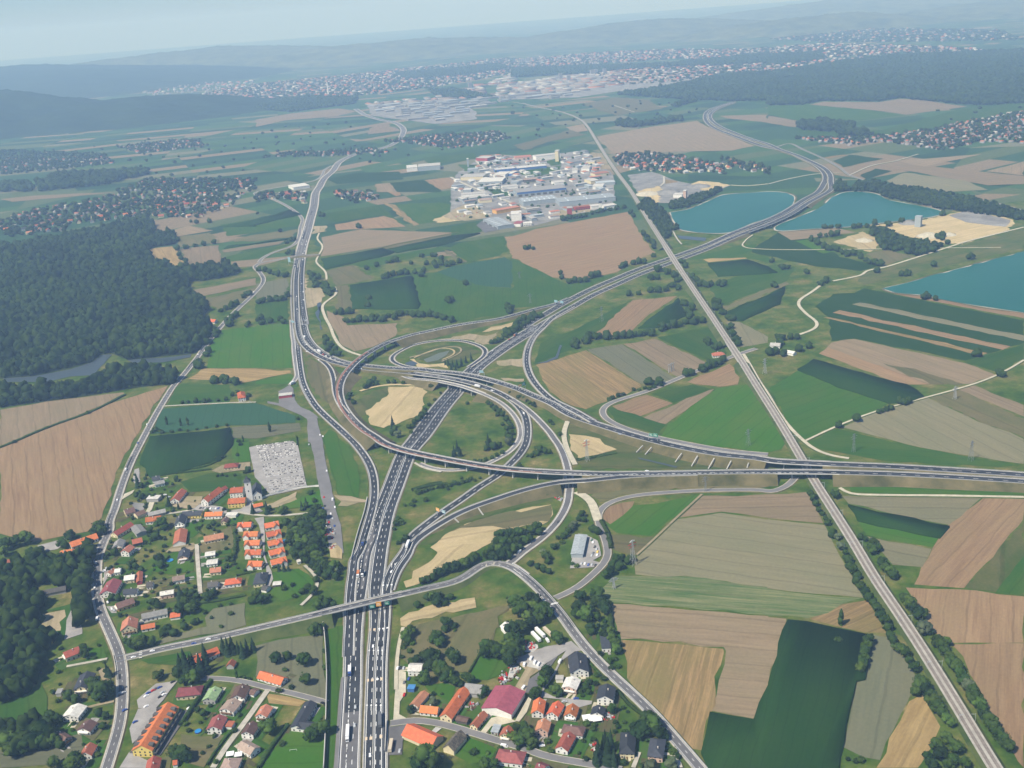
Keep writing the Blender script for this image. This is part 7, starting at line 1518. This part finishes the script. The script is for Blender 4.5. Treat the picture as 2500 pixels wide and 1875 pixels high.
for s, w, h, m, lab in (("@e 826,800", 4.8, 3.4, 'sign_green', "green direction sign hung on the overpass, west of the orange one"), ("@e 912,775", 4.6, 4.8, 'sign_orange', "tall orange direction sign hung on the overpass"), ("@e 1026,755", 4.2, 3.4, 'sign_green', "green direction sign hung on the overpass, east of the orange one")):
    p = parse(s)[0]; q = G(p[0], p[1], 5.9)
    r = tag(empty("direction_sign", (q[0], q[1], 5.9), R(3)), lab, "sign"); panel(r, 0, 0, w, h, m)
    for x in (-w * .3, w * .3): MB().box(x - .06, x + .06, .09, 1.6, h * .45, h * .45 + .12).build("bracket", M['steel'], r)
def gantry(s, lab, panels, zr=0, h=6.2, back=False):
    a, b = ends(s, zr); c = (a + b) / 2; d = b - a; L = np.linalg.norm(d[:2]); rz = math.atan2(d[1], d[0])
    r = tag(empty("sign_gantry", (c[0], c[1], zr), rz), lab, "sign gantry")
    for x in (-L / 2, L / 2): MB().bar((x, 0, -.2), (x, 0, h + .6), .45).build("post", M['steel'], r)
    MB().bar((-L / 2, 0, h), (L / 2, 0, h), .5).build("beam", M['steel'], r)
    for fx, w, hh, m in panels: panel(r, fx * L, h - 1.0, w, hh, m, back).location.y = -.45
gantry("@22 1180,478 1258,492", "gantry with big green signs over the east carriageway", ((-.2, 5, 3.6, 'sign_green'), (.3, 5.5, 4.4, 'sign_green')), 6)
gantry("@b 1443,970 1565,930", "gantry with a yellow and a green sign beside the divergence to the east", ((-.1, 4.6, 2.6, 'sign_orange'), (.33, 5.4, 4.6, 'sign_green')), 5)
gantry("@d 375,1090 480,1130", "gantry with orange and turquoise signs over the exit road", ((-.35, 5, 3.6, 'sign_orange'), (.42, 5, 3.6, 'sign_blue')), 0.5)
gantry("@b 925,760 1010,770", "turquoise backed sign gantry just behind the motorway overpass", ((.1, 6.5, 4, 'sign_blue'),), 0.5, back=True)
gantry("@a 165,75 235,85", "grey gantry seen from behind over the far motorway", ((0, 7, 3.4, 'sign_blue'),), 0.5, back=True)
gantry("@11 285,630 350,640", "tall pale sign panel beside the far motorway bridge", ((-.35, 8, 11, 'sign_blue'),), 0.5, 8, back=True)
gantry("@21 375,975 440,985", "pair of turquoise sign backs over the slip road", ((-.4, 7, 4, 'sign_blue'), (.4, 7, 4, 'sign_blue')), 0.5, back=True)
def drain(s, zt):
    p = parse(s); a = G(p[0][0], p[0][1], zt + .3); b = G(p[1][0], p[1][1], 0.3)
    c = np.array([b[0], b[1], 0]); r = tag(MB().bar(a - c, b - c + [0, 0, 0.15], 1.1).build("drain_channel", M['concrete'], None, c), "white concrete drain channel running down the grass embankment", "drain channel", "concrete drain channels on the embankments")
for s, z in (("@22 1465,597 1410,675", 6), ("@22 1603,620 1550,710", 6.5), ("@22 1747,640 1695,733", 7), ("@22 1893,662 1855,735", 7), ("@22 2045,678 2028,735", 7), ("@22 1130,530 1075,590", 5), ("@22 1205,545 1150,610", 5), ("@a 1690,240 1800,330", 8), ("@a 1900,185 1985,265", 8), ("@a 2090,135 2155,200", 8), ("@b 325,140 390,200", 7), ("@b 535,95 580,155", 6), ("@b 755,60 795,105", 5), ("@b 1010,15 1045,60", 4), ("@d 610,1140 665,1195", 3), ("@d 930,1000 995,1095", 4)): drain(s, z)
def wall_run(name, s, h, t, m, lab, cat, cap=None, z=0, jit=0):
    P = Path(s, 1, 5 if not jit else 2.5, z); c = np.array([*P.x.mean(0), 0]); n = len(P.x)
    def sect(o0, o1, z0, z1):
        V = []
        for o, dz in ((o0, z0), (o0, z1), (o1, z1), (o1, z0)):
            A = P.at(o); A[:, 2] = P.z + dz
            if jit: A = A + rng.normal(0, jit, A.shape)
            V.append(A)
        i = np.arange(n - 1); F = np.vstack([np.stack([a * n + i, a * n + i + 1, ((a + 1) % 4) * n + i + 1, ((a + 1) % 4) * n + i], 1)[:, ::-1] for a in range(4)])
        return np.vstack(V) - c, [F, np.array([[0, n, 2 * n, 3 * n], [4 * n - 1, 3 * n - 1, 2 * n - 1, n - 1]])]
    V, F = sect(-t / 2, t / 2, -.1, h)
    if cap:
        r = tag(empty(name, c), lab, cat); link("panel", mesh_np("panel", V, F, m), r); V, F = sect(-t / 2 - .15, t / 2 + .15, h + .002, h + .25); link("coping", mesh_np("coping", V, F, M['concrete']), r)
    else: tag(link(name, mesh_np(name, V, F, m), None, c), lab, cat)
wall_run('noise_barrier', "@13 578,395 595,520 608,700 615,900 612,1050 608,1240 603,1400 596,1550 588,1700", 4.2, .5, M['wood'], "long dark noise wall with pale coping beside the motorway", "noise wall", True)
wall_run('noise_barrier', "@f 1440,1450 1450,1250 1460,1030", 2.6, .4, M['concrete'], "short pale barrier between exit lane and gravel lane", "noise wall", True)
wall_run('retaining_wall', "@c 980,1700 1035,1470 1090,1270 1155,1070 1180,960 1200,860", 2.0, .6, M['concrete'], "pale retaining wall along the merging ramp", "wall", True)
wall_run('churchyard_wall', "@h 975,250 1100,205 1250,150 1400,100 1600,65 1870,40", 2.2, .6, WM['w'], "white churchyard wall below the cemetery", "wall", True)
for s, h, w, lab in (("@m 1195,85 1120,200 1030,370", 2.2, 1.6, "dark clipped hedge between rough meadow and lawn"), ("@o 1150,620 1300,800 1480,940", 2.2, 2, "dark hedge along the road beside the tall balcony house"), ("@n 1110,1000 1260,1160", 1.8, 1.4, "short hedge along the pavement of the large white house"), ("@k 1690,1620 1830,1400 2050,1130", 1.8, 1.4, "dark hedge along the narrow street"), ("@q 1060,1659 1250,1350 1450,1080", 2.4, 3, "thick hedge bordering the football lawn"), ("@q 0,1090 120,920 270,690 420,480", 2.6, 3, "tall hedge between the green roofed house and the maroon villa"), ("@g 1160,250 1300,235 1450,220 1640,195", 1.6, 1.6, "low hedge with white stones below the maize"), ("@h 1240,1140 1500,1090", 2, 2, "hedge at the foot of the eastern orange row"), ("@h 330,700 240,640 300,560", 1.8, 1.4, "curving hedge round the barn lawn"), ("@h 735,640 745,900 700,1060", 2.6, 3, "dark hedge behind the western orange row"), ("@h 760,1250 900,1210 1010,1190", 2, 2, "hedge below the last western row house"), ("@m 1420,1400 1350,1560", 1.8, 1.6, "hedge beside the dark maroon roofed house"), ("@m 1230,1100 1500,1330 1900,1480", .1, .1, ""), ("@c 240,30 250,150", 2, 1.6, "hedge along the cemetery edge"), ("@02 0,548 125,498 400,380 760,250 900,185 1080,90", 2.2, 4, "long dark hedge strip across the stubble field"), ("@02 1530,735 1650,730 1800,700 1950,620", 1.8, 2, "hedge below the maize field"), ("@22 560,655 750,620 900,590", 1.6, 5, "dark green ditch hedge below the sand patch"), ("@c 1800,760 2000,700 2212,660", 2.4, 5, "dense green hedge strip in the triangle"), ("@i 1560,570 1800,540 2212,460", 2, 2, "long hedge between gardens and meadow"), ("@23 840,225 880,540 930,600", 2.2, 4, "hedge at the corner of the brown field"), ("@22 770,1180 830,1300 855,1420", 2.4, 4, "dark hedge along the lane by the car yard")):
    if lab: wall_run('hedge', s, h, w, M['leaf'], lab, 'hedge', jit=.22)
# cable masts, pylons
M['lattice'] = mat("pale lattice steel", (0.45, 0.46, 0.46), 0.5, 0.1, 1, metal=.2); M['lattice_dark'] = mat("grey lattice steel", (0.25, 0.27, 0.28), 0.6, 0.1, 1, metal=.2)
def pylon(s, ytop, lab, kind='lattice', m='lattice', wbase=5.5, red=False):
    p = parse(s)[0]; tg = s.split()[0]; x0, y0 = s.split()[1].split(','); pt = T(tg[1:], float(x0), ytop)
    b = G(p[0], p[1], 0); lo, hi = 3, 120
    for _ in range(30):
        z = (lo + hi) / 2; q = np.array([b[0], b[1], z]) - CC
        yy = 937.5 - FPX * (q @ CU) / (q @ CF)
        if yy > pt[1]: lo = z
        else: hi = z
    H = z; r = tag(empty("power_pylon", b, rng.uniform(-.2, .2) + .5), lab, "pylon")
    mb = MB(); tk = .22 if m == 'lattice' else .15
    if kind == 'twin':
        for x in (-2.2, 2.2): MB().bar((x, 0, -.2), (x * .6, 0, H), .8, 0, .4).build("pole", M[m], r)
        MB().bar((-4, 0, H - 1.5), (4, 0, H - 1.5), .4).build("crossarm", M[m], r); return
    w0 = min(wbase, H * .16); lv = [0, .22, .42, .58, .72, .84, .93, 1.0]
    def rad(t): return w0 / 2 * (1 - t) ** 1.1 + .35
    for k in range(len(lv) - 1):
        t0, t1 = lv[k], lv[k + 1]; a, c = rad(t0), rad(t1)
        C0 = [(-a, -a), (a, -a), (a, a), (-a, a)]; C1 = [(-c, -c), (c, -c), (c, c), (-c, c)]
        for i in range(4):
            j = (i + 1) % 4
            mb.bar((*C0[i], H * t0), (*C1[i], H * t1), tk); mb.bar((*C0[i], H * t0), (*C1[j], H * t1), tk * .6); mb.bar((*C1[i], H * t1), (*C1[j], H * t1), tk * .6)
    mb.build("tower", M[m], r)
    for t, hw in ((.74, 4.2), (.86, 5.2), (.97, 3.2)):
        c = MB(); c.bar((-hw, 0, H * t), (hw, 0, H * t), tk * 1.5); c.bar((-hw, 0, H * t), (0, 0, H * t + 1.4), tk); c.bar((hw, 0, H * t), (0, 0, H * t + 1.4), tk); c.build("crossarm", M['redpaint'] if red and t < .9 else M['white'] if red else M[m], r)
pylon("@22 1045,1560", 1350, "tall lattice pylon with red and white arms beside the car yard", red=True)
pylon("@22 650,665", 480, "lattice mast with red top on the bare sand patch", red=True, wbase=3)
pylon("@22 1670,930", 800, "thin grey mast on the motorway slope above the field track", m='lattice_dark', wbase=2)
pylon("@21 1365,1556", 1480, "pale twin pole on the brown field by the railway, western one", 'twin'); pylon("@21 1388,1548", 1470, "pale twin pole on the brown field by the railway, eastern one", 'twin')
pylon("@21 2183,1570", 1440, "white lattice pylon on the green field east of the railway"); pylon("@32 1612,130", 20, "white lattice pylon at the edge of the pale field"); pylon("@32 738,585", 430, "slim grey pylon on the green strip east of the railway", m='lattice_dark', wbase=2.4); pylon("@32 1750,660", 490, "grey lattice pylon at the corner of the pale field", m='lattice_dark')
pylon("@22 2040,530", 390, "faint grey pylon on the bright green field", m='lattice_dark'); pylon("@21 775,1120", 990, "grey pylon beside the striped brown field", m='lattice_dark'); pylon("@21 158,960", 880, "slim pylon on the green field near the slip road", m='lattice_dark', wbase=2.4); pylon("@21 65,745", 690, "slim pylon on the green field below the wide brown field", m='lattice_dark', wbase=2.4); pylon("@23 880,110", 20, "white lattice pylon at the corner of the striped field", wbase=3)
mm = MB(); mm.cyl(0, 0, 0, 7.6, .16, .12, 6); MASTM = mm.mesh("mast", M['steel']); mm = MB(); mm.bar((0, 0, 7.0), (3.2, 0, 7.2), .16); mm.bar((0, 0, 6.0), (3.0, 0, 7.1), .12); ARMM = mm.mesh("cantilever", M['steel'])
d = 0; L_ = RAIL.s[-1]; k_ = 0
while d < 1900:
    t = L_ - d
    for sg in (-1, 1):
        p = RAIL.point(t, sg * 5.6); i = int(np.interp(t, RAIL.s, np.arange(len(RAIL.s)))); a = math.atan2(RAIL.N[i, 1], RAIL.N[i, 0]) + (math.pi if sg > 0 else 0)
        r = tag(empty("catenary_mast", (p[0], p[1], p[2]), a), "slim steel catenary mast beside the railway track", "mast", "catenary masts along the railway"); link("mast", MASTM, r); link("cantilever", ARMM, r)
    d += 62
# guard rails on the main roads
def rail(key, off, lab, f0=0, f1=1):
    P = ROADS[key]; sel = (P.s / P.s[-1] >= f0) & (P.s / P.s[-1] <= f1); b = P.base
    V, F = merge([P.strip(off - .12, off + .12, b + .75, sel)]); A = P.at(off - .1, b + .42); B = P.at(off - .1, b + .75); C = P.at(off + .1, b + .42); D = P.at(off + .1, b + .75); n = len(A); i = np.arange(n - 1)[sel[:-1]]
    V2, F2 = merge([(V, F), (np.vstack([A, B]), np.stack([i, i + 1, i + n + 1, i + n], 1)), (np.vstack([C, D]), np.stack([i, i + n, i + n + 1, i + 1], 1))])
    c = V2.mean(0); c[2] = 0; tag(link("guard_rail", mesh_np("guard_rail", V2 - c, F2, M['steel']), None, c), lab, "guard rail")
for k, lab in (('A', "the northern east-west carriageway"), ('R4', "the curved ramp bridge and viaduct"), ('M1R', "the northbound dual carriageway"), ('M1L', "the southbound dual carriageway"), ('R2', "the joining ramp"), ('X1', "the exit loop"), ('R5', "the outer ramp"), ('OV', "the grey overpass road"), ('R1', "the merging ramp")):
    h = ROADS[k].w / 2 + .7; rail(k, h, f"steel guard rail on the inner edge of {lab}"); rail(k, -h, f"steel guard rail on the outer edge of {lab}")
# painted arrows and squares
pm = []
def ground_box(s, w, l, ang, m, z):
    p = parse(s)[0]; q = G(p[0], p[1], z); c, n = math.cos(ang), math.sin(ang)
    V = np.array([[q[0] + x * c - y * n, q[1] + x * n + y * c, z] for x, y in ((-w / 2, -l / 2), (w / 2, -l / 2), (w / 2, l / 2), (-w / 2, l / 2))]); return V, np.array([[0, 1, 2, 3]])
A_ = math.atan2(*(ROADS['M1R'].D[10][::-1])) - math.pi / 2; zz = ROADS['M1R'].base + 0.06
for s in ("@f 1222,105", "@f 1282,105", "@f 1346,105", "@f 1398,105", "@f 1193,850", "@f 1250,850", "@f 1318,850", "@f 1378,850", "@e 1085,230", "@e 1130,230"):
    pm.append(ground_box(s, .45, 6, A_, None, zz)); p = parse(s)[0]; q = G(p[0], p[1], zz); h = np.array([-math.sin(A_), math.cos(A_)]); rr_ = np.array([math.cos(A_), math.sin(A_)])
    t0 = q[:2] + h * 3; V = np.array([[*(t0 - rr_ * .8), zz], [*(t0 + rr_ * .8), zz], [*(t0 + h * 2.2 + rr_ * .05), zz], [*(t0 + h * 2.2 - rr_ * .05), zz]]); pm.append((V, np.array([[0, 1, 2, 3]])))
for s in ("@f 1335,458", "@e 915,1078", "@e 972,1075", "@e 1027,1065", "@e 970,490", "@e 1027,487", "@e 1085,482"): pm.append(ground_box(s, 1.9, 2.2, A_, None, zz))
strips("road_marking", pm, M['paint'])
strips("road_marking", [ground_box(s, 2.0, 3.6, A_, None, zz + .004) for s in ("@f 1204,475", "@f 1266,470", "@f 1390,455", "@f 1180,1262", "@f 1247,1255", "@f 1382,1232", "@e 793,1090", "@e 853,1088")], mat("beige lane squares", (0.62, 0.5, 0.36), .8))
strips("road_marking", [ground_box(f"@i {790 + j * 0},{1215 + j * 22}", 2.6, .7, .2, None, ROADS['OV'].base + .6) for j in range(5)] + [ground_box(f"@n {590 + j * 16},{190 - j * 3}", .6, 3, -.4, None, ROADS['OV'].base + .06) for j in range(6)], M['paint'])
# ------------------------------------------------------------------ cemetery
M['stone_white'] = mat("white marble", (0.72, 0.71, 0.69), .5, .1, 2, .4, rand=.12); M['stone_grey'] = mat("grey granite", (0.33, 0.33, 0.34), .5, .15, 2, .4, rand=.2); M['stone_dark'] = mat("dark granite", (0.035, 0.035, 0.04), .3, .2, 2, .5)
GV = []
for a, b in (('stone_white', 'stone_grey'), ('stone_grey', 'stone_white'), ('stone_white', 'stone_dark'), ('stone_white', 'stone_white'), ('stone_dark', 'stone_white')):
    g = MB(); g.box(-1.15, 1.15, -1.25, 1.25, 0, .3, 0); g.box(-.75, .75, .85, 1.1, .3, 1.25, 1); g.box(-.6, .6, -.8, .5, .3, .36, 1); GV.append(g.mesh("gravestone", [M[a], M[b]]))
cq = [G(p[0], p[1], 0)[:2] for p in parse("@12 0,535 320,490 440,890 130,955")]
rows = 24; colsn = 24; gs = []
for r_ in range(rows):
    for c_ in range(colsn):
        v, u = (r_ + .5) / rows, (c_ + .5) / colsn
        if c_ in (7, 15) or r_ in (9, 17) or rng.random() < .07: continue
        gs.append((cq[0] * (1 - u) + cq[1] * u) * (1 - v) + (cq[3] * (1 - u) + cq[2] * u) * v)
    # west tongue beside the church
wq = [G(p[0], p[1], 0)[:2] for p in parse("@02 2165,760 2211,720 2211,960 2180,930")]
gs.sort(key=lambda q: np.hypot(*q)); ga = math.atan2(cq[1][1] - cq[0][1], cq[1][0] - cq[0][0])
for q in gs[:290]: tag(link("gravestone", GV[rng.choice(len(GV), p=[.2, .25, .2, .1, .25])], None, (q[0] + rng.normal() * .15, q[1] + rng.normal() * .15, .35), ga + rng.normal() * .05), "pale gravestone with slab in the dense rows of the walled cemetery", "gravestone", "gravestones of the cemetery")
V = []; Fq = []; bx = np.array([(-1, -1.1, 0), (1, -1.1, 0), (1, 1.1, 0), (-1, 1.1, 0), (-1, -1.1, .35), (1, -1.1, .35), (1, 1.1, .35), (-1, 1.1, .35), (-.75, .8, .35), (.75, .8, .35), (.75, 1.1, .35), (-.75, 1.1, .35), (-.75, .8, 1.3), (.75, .8, 1.3), (.75, 1.1, 1.3), (-.75, 1.1, 1.3)])
for i, q in enumerate(gs[290:]):
    c, s = math.cos(ga), math.sin(ga); B = np.stack([bx[:, 0] * c - bx[:, 1] * s + q[0], bx[:, 0] * s + bx[:, 1] * c + q[1], bx[:, 2] + .35], 1); V.append(B)
    for o in (0, 8): Fq += [[i * 16 + o + j for j in f] for f in ((4, 5, 6, 7), (0, 1, 5, 4), (1, 2, 6, 5), (2, 3, 7, 6), (3, 0, 4, 7))]
mi = np.array([([0, 0, 0, 0, 0, 1, 1, 1, 1, 1], [1] * 5 + [0] * 5, [0] * 5 + [2] * 5)[rng.integers(3)] for _ in gs[290:]]).ravel()
tag(link("gravestones", mesh_np("gravestones", np.vstack(V), np.array(Fq), [M['stone_white'], M['stone_grey'], M['stone_dark']], mi)), kind='stuff')
# ------------------------------------------------------------------ garden things and works
M['pool'] = mat("pool water", (0.03, 0.22, 0.5), .15, .05, 1)
for s, r_, lab in (("@g 1080,1435", 3.4, "blue round swimming pool on the lawn beside the pink walled house"), ("@h 1410,790", 3.6, "blue round swimming pool behind the eastern orange row"), ("@k 1570,1170", 2.6, "blue round swimming pool beside the terrace of the dark red roofed house")):
    w = G(*parse(s)[0][:2]); t = tag(empty("swimming_pool", w), lab, "swimming pool"); MB().cyl(0, 0, 0, .9, r_, r_, 20).build("pool_wall", PAINT['blue'], t); MB().cyl(0, 0, .901, .93, r_ - .25, r_ - .25, 20).build("pool_water", M['pool'], t)
for s, w, l, lab in (("@o 740,985", 7, 8, "pair of white garden awnings in front of the dark roofed house, western one"), ("@o 870,990", 7, 6, "pair of white garden awnings in front of the dark roofed house, eastern one"), ("@q 672,1465", 5.5, 5, "white canopy by the narrow street, western of two"), ("@q 785,1472", 5.5, 5, "white canopy by the narrow street, eastern of two")):
    q = G(*parse(s)[0][:2], 2.4); t = tag(empty("canopy", (q[0], q[1], 0), .1), lab, "canopy"); MB().box(-w / 2, w / 2, -l / 2, l / 2, 2.4, 2.6).build("canopy_roof", M['white'], t)
    for x in (-1, 1):
        for y in (-1, 1): MB().box(x * (w / 2 - .2) - .07, x * (w / 2 - .2) + .07, y * (l / 2 - .2) - .07, y * (l / 2 - .2) + .07, 0, 2.398).build("post", M['steel'], t)
g = tag(empty("football_goal", G(*parse("@q 1530,1440")[0][:2]), .05), "white football goal on the garden lawn", "goal"); [MB().bar(a, b, .12).build("post", M['white'], g) for a, b in (((-2.5, 0, 0), (-2.5, 0, 2)), ((2.5, 0, 0), (2.5, 0, 2)), ((-2.56, 0, 2.06), (2.56, 0, 2.06)))]
def heap(s, r_, h, m, lab):
    V, F = ICO3; w = G(*parse(s)[0][:2]); q = np.abs(V) * np.sign(V); Z = np.maximum(0, 1 - np.hypot(V[:, 0], V[:, 1])) * h * (1 + rng.normal(0, .12, len(V))); keep = np.column_stack([V[:, 0] * r_ * (1 + rng.normal(0, .08, len(V))), V[:, 1] * r_, np.where(V[:, 2] < 0, -.2, Z)])
    tag(link("gravel_heap", mesh_np("gravel_heap", keep, F, m), None, w), lab, "gravel heap")
for s, r_, h, k, lab in (("@31 1390,380", 24, 9, 'gravel', "pale gravel heap in the middle of the sunlit gravel works"), ("@31 1210,270", 20, 8, 'works', "dark grey gravel heap next to the pale mixing block"), ("@31 1560,370", 16, 5, 'gravel', "low gravel ridge beside the poplar in the gravel works"), ("@y 560,740", 34, 9, 'gravel', "broad white heap beside the concrete plant"), ("@y 820,720", 36, 10, 'works', "dark grey heap beside the concrete plant"), ("@y 1250,640", 34, 9, 'works', "dark heap above the lake shore"), ("@31 830,420", 18, 6, 'gravel', "pale heap in the small sand pit")): heap(s, r_, h, M[k], lab)
def scrap(s, r_, lab):
    w = G(*parse(s)[0][:2]); mb = MB()
    for i in range(26):
        a, d = rng.uniform(0, 6.28), r_ * math.sqrt(rng.random()); x, y = d * math.cos(a), d * math.sin(a); q = rng.uniform(.4, 1.6); t = rng.uniform(.4, 1.1)
        mb.bar((x, y, -.1), (x + rng.normal() * 1.4, y + rng.normal() * 1.4, rng.uniform(.3, 1.4)), q, int(rng.integers(4)))
    tag(mb.build("scrap_heap", [M['concrete'], M['wood'], PAINT['red'], M['steel']], None, (w[0], w[1], .4)), lab, "scrap heap")
for s, r_, lab in (("@m 1600,380", 8, "heap of rubble and red scrap behind the maroon hall"), ("@m 1500,470", 5, "small rubble heap at the corner of the maroon hall"), ("@n 270,770", 6, "scrap heap on the concrete pad of the lorry yard"), ("@c 700,1330", 7, "heap of car scrap at the end of the asphalt strip"), ("@c 720,1530", 5, "pale rubble on the sand at the end of the asphalt strip"), ("@d 2020,880", 2.5, "pair of pale blocks beside the low ramp bridge"), ("@o 1010,980", 4, "clutter of white garden things near the white awnings"), ("@o 870,1380", 5, "garden clutter beside the brown sheds"), ("@m 1060,840", 4, "pale timber heap in the farmyard"), ("@x 150,930", 14, "rubble heap at the western corner of the industrial park"), ("@x 420,880", 14, "pale building rubble in the storage ground of the industrial park")): scrap(s, r_, lab)
# small sheds and stores filling the industrial park
sp_ = scatter("@x 60,640 60,400 350,180 560,120 1100,120 1460,90 1800,60 2050,210 2200,410 2212,740 1900,850 1500,940 1100,1040 900,1050 560,940 200,970 20,900", 44)
occ = [(o.location.x, o.location.y, max((c.dimensions.x for c in o.children), default=30)) for o in bpy.data.objects if o.get('category') in ('hall', 'tower') and o.parent is None]
SB = {k: [house_mesh(k, wk, L, w, h, .8) for wk, L, w, h in (('w', 24, 15, 6), ('t', 34, 14, 7))] for k in ('W', 'L', 'T', 'S', 'G')}
nm_ = {'W': 'white', 'L': 'pale blue', 'T': 'sand coloured', 'S': 'rosy', 'G': 'grey'}
for x, y in sp_:
    if any(math.hypot(x - a, (y - b) * .8) < L * .42 + 14 for a, b, L in occ) or rng.random() < .25: continue
    k = rng.choice(list(SB), p=[.36, .16, .18, .14, .16]); tag(link("storage_shed", SB[k][rng.integers(2)], None, (x, y, 0), 0.33 + rng.choice([0, 1.57]) + rng.normal() * .05), f"{nm_[k]} roofed shed between the big halls of the industrial park", "shed", f"{nm_[k]} sheds of the industrial park")
# ------------------------------------------------------------------ haze
def haze():
    m = bpy.data.materials.new("haze"); m.use_nodes = True; N = m.node_tree.nodes; L = m.node_tree.links
    N.remove(N["Principled BSDF"]); v = N.new("ShaderNodeVolumePrincipled")
    v.inputs['Color'].default_value = (0.42, 0.64, 1.0, 1); v.inputs['Absorption Color'].default_value = (0.72, 0.9, 1.0, 1); v.inputs['Density'].default_value = HAZE; v.inputs['Anisotropy'].default_value = 0.0
    L.new(v.outputs[0], N["Material Output"].inputs['Volume'])
    tag(MB().box(-20000, 20000, -1500, FAR + 3000, -3.0, 660).build("haze", m), kind='stuff')
HAZE = 1.25e-4
haze()
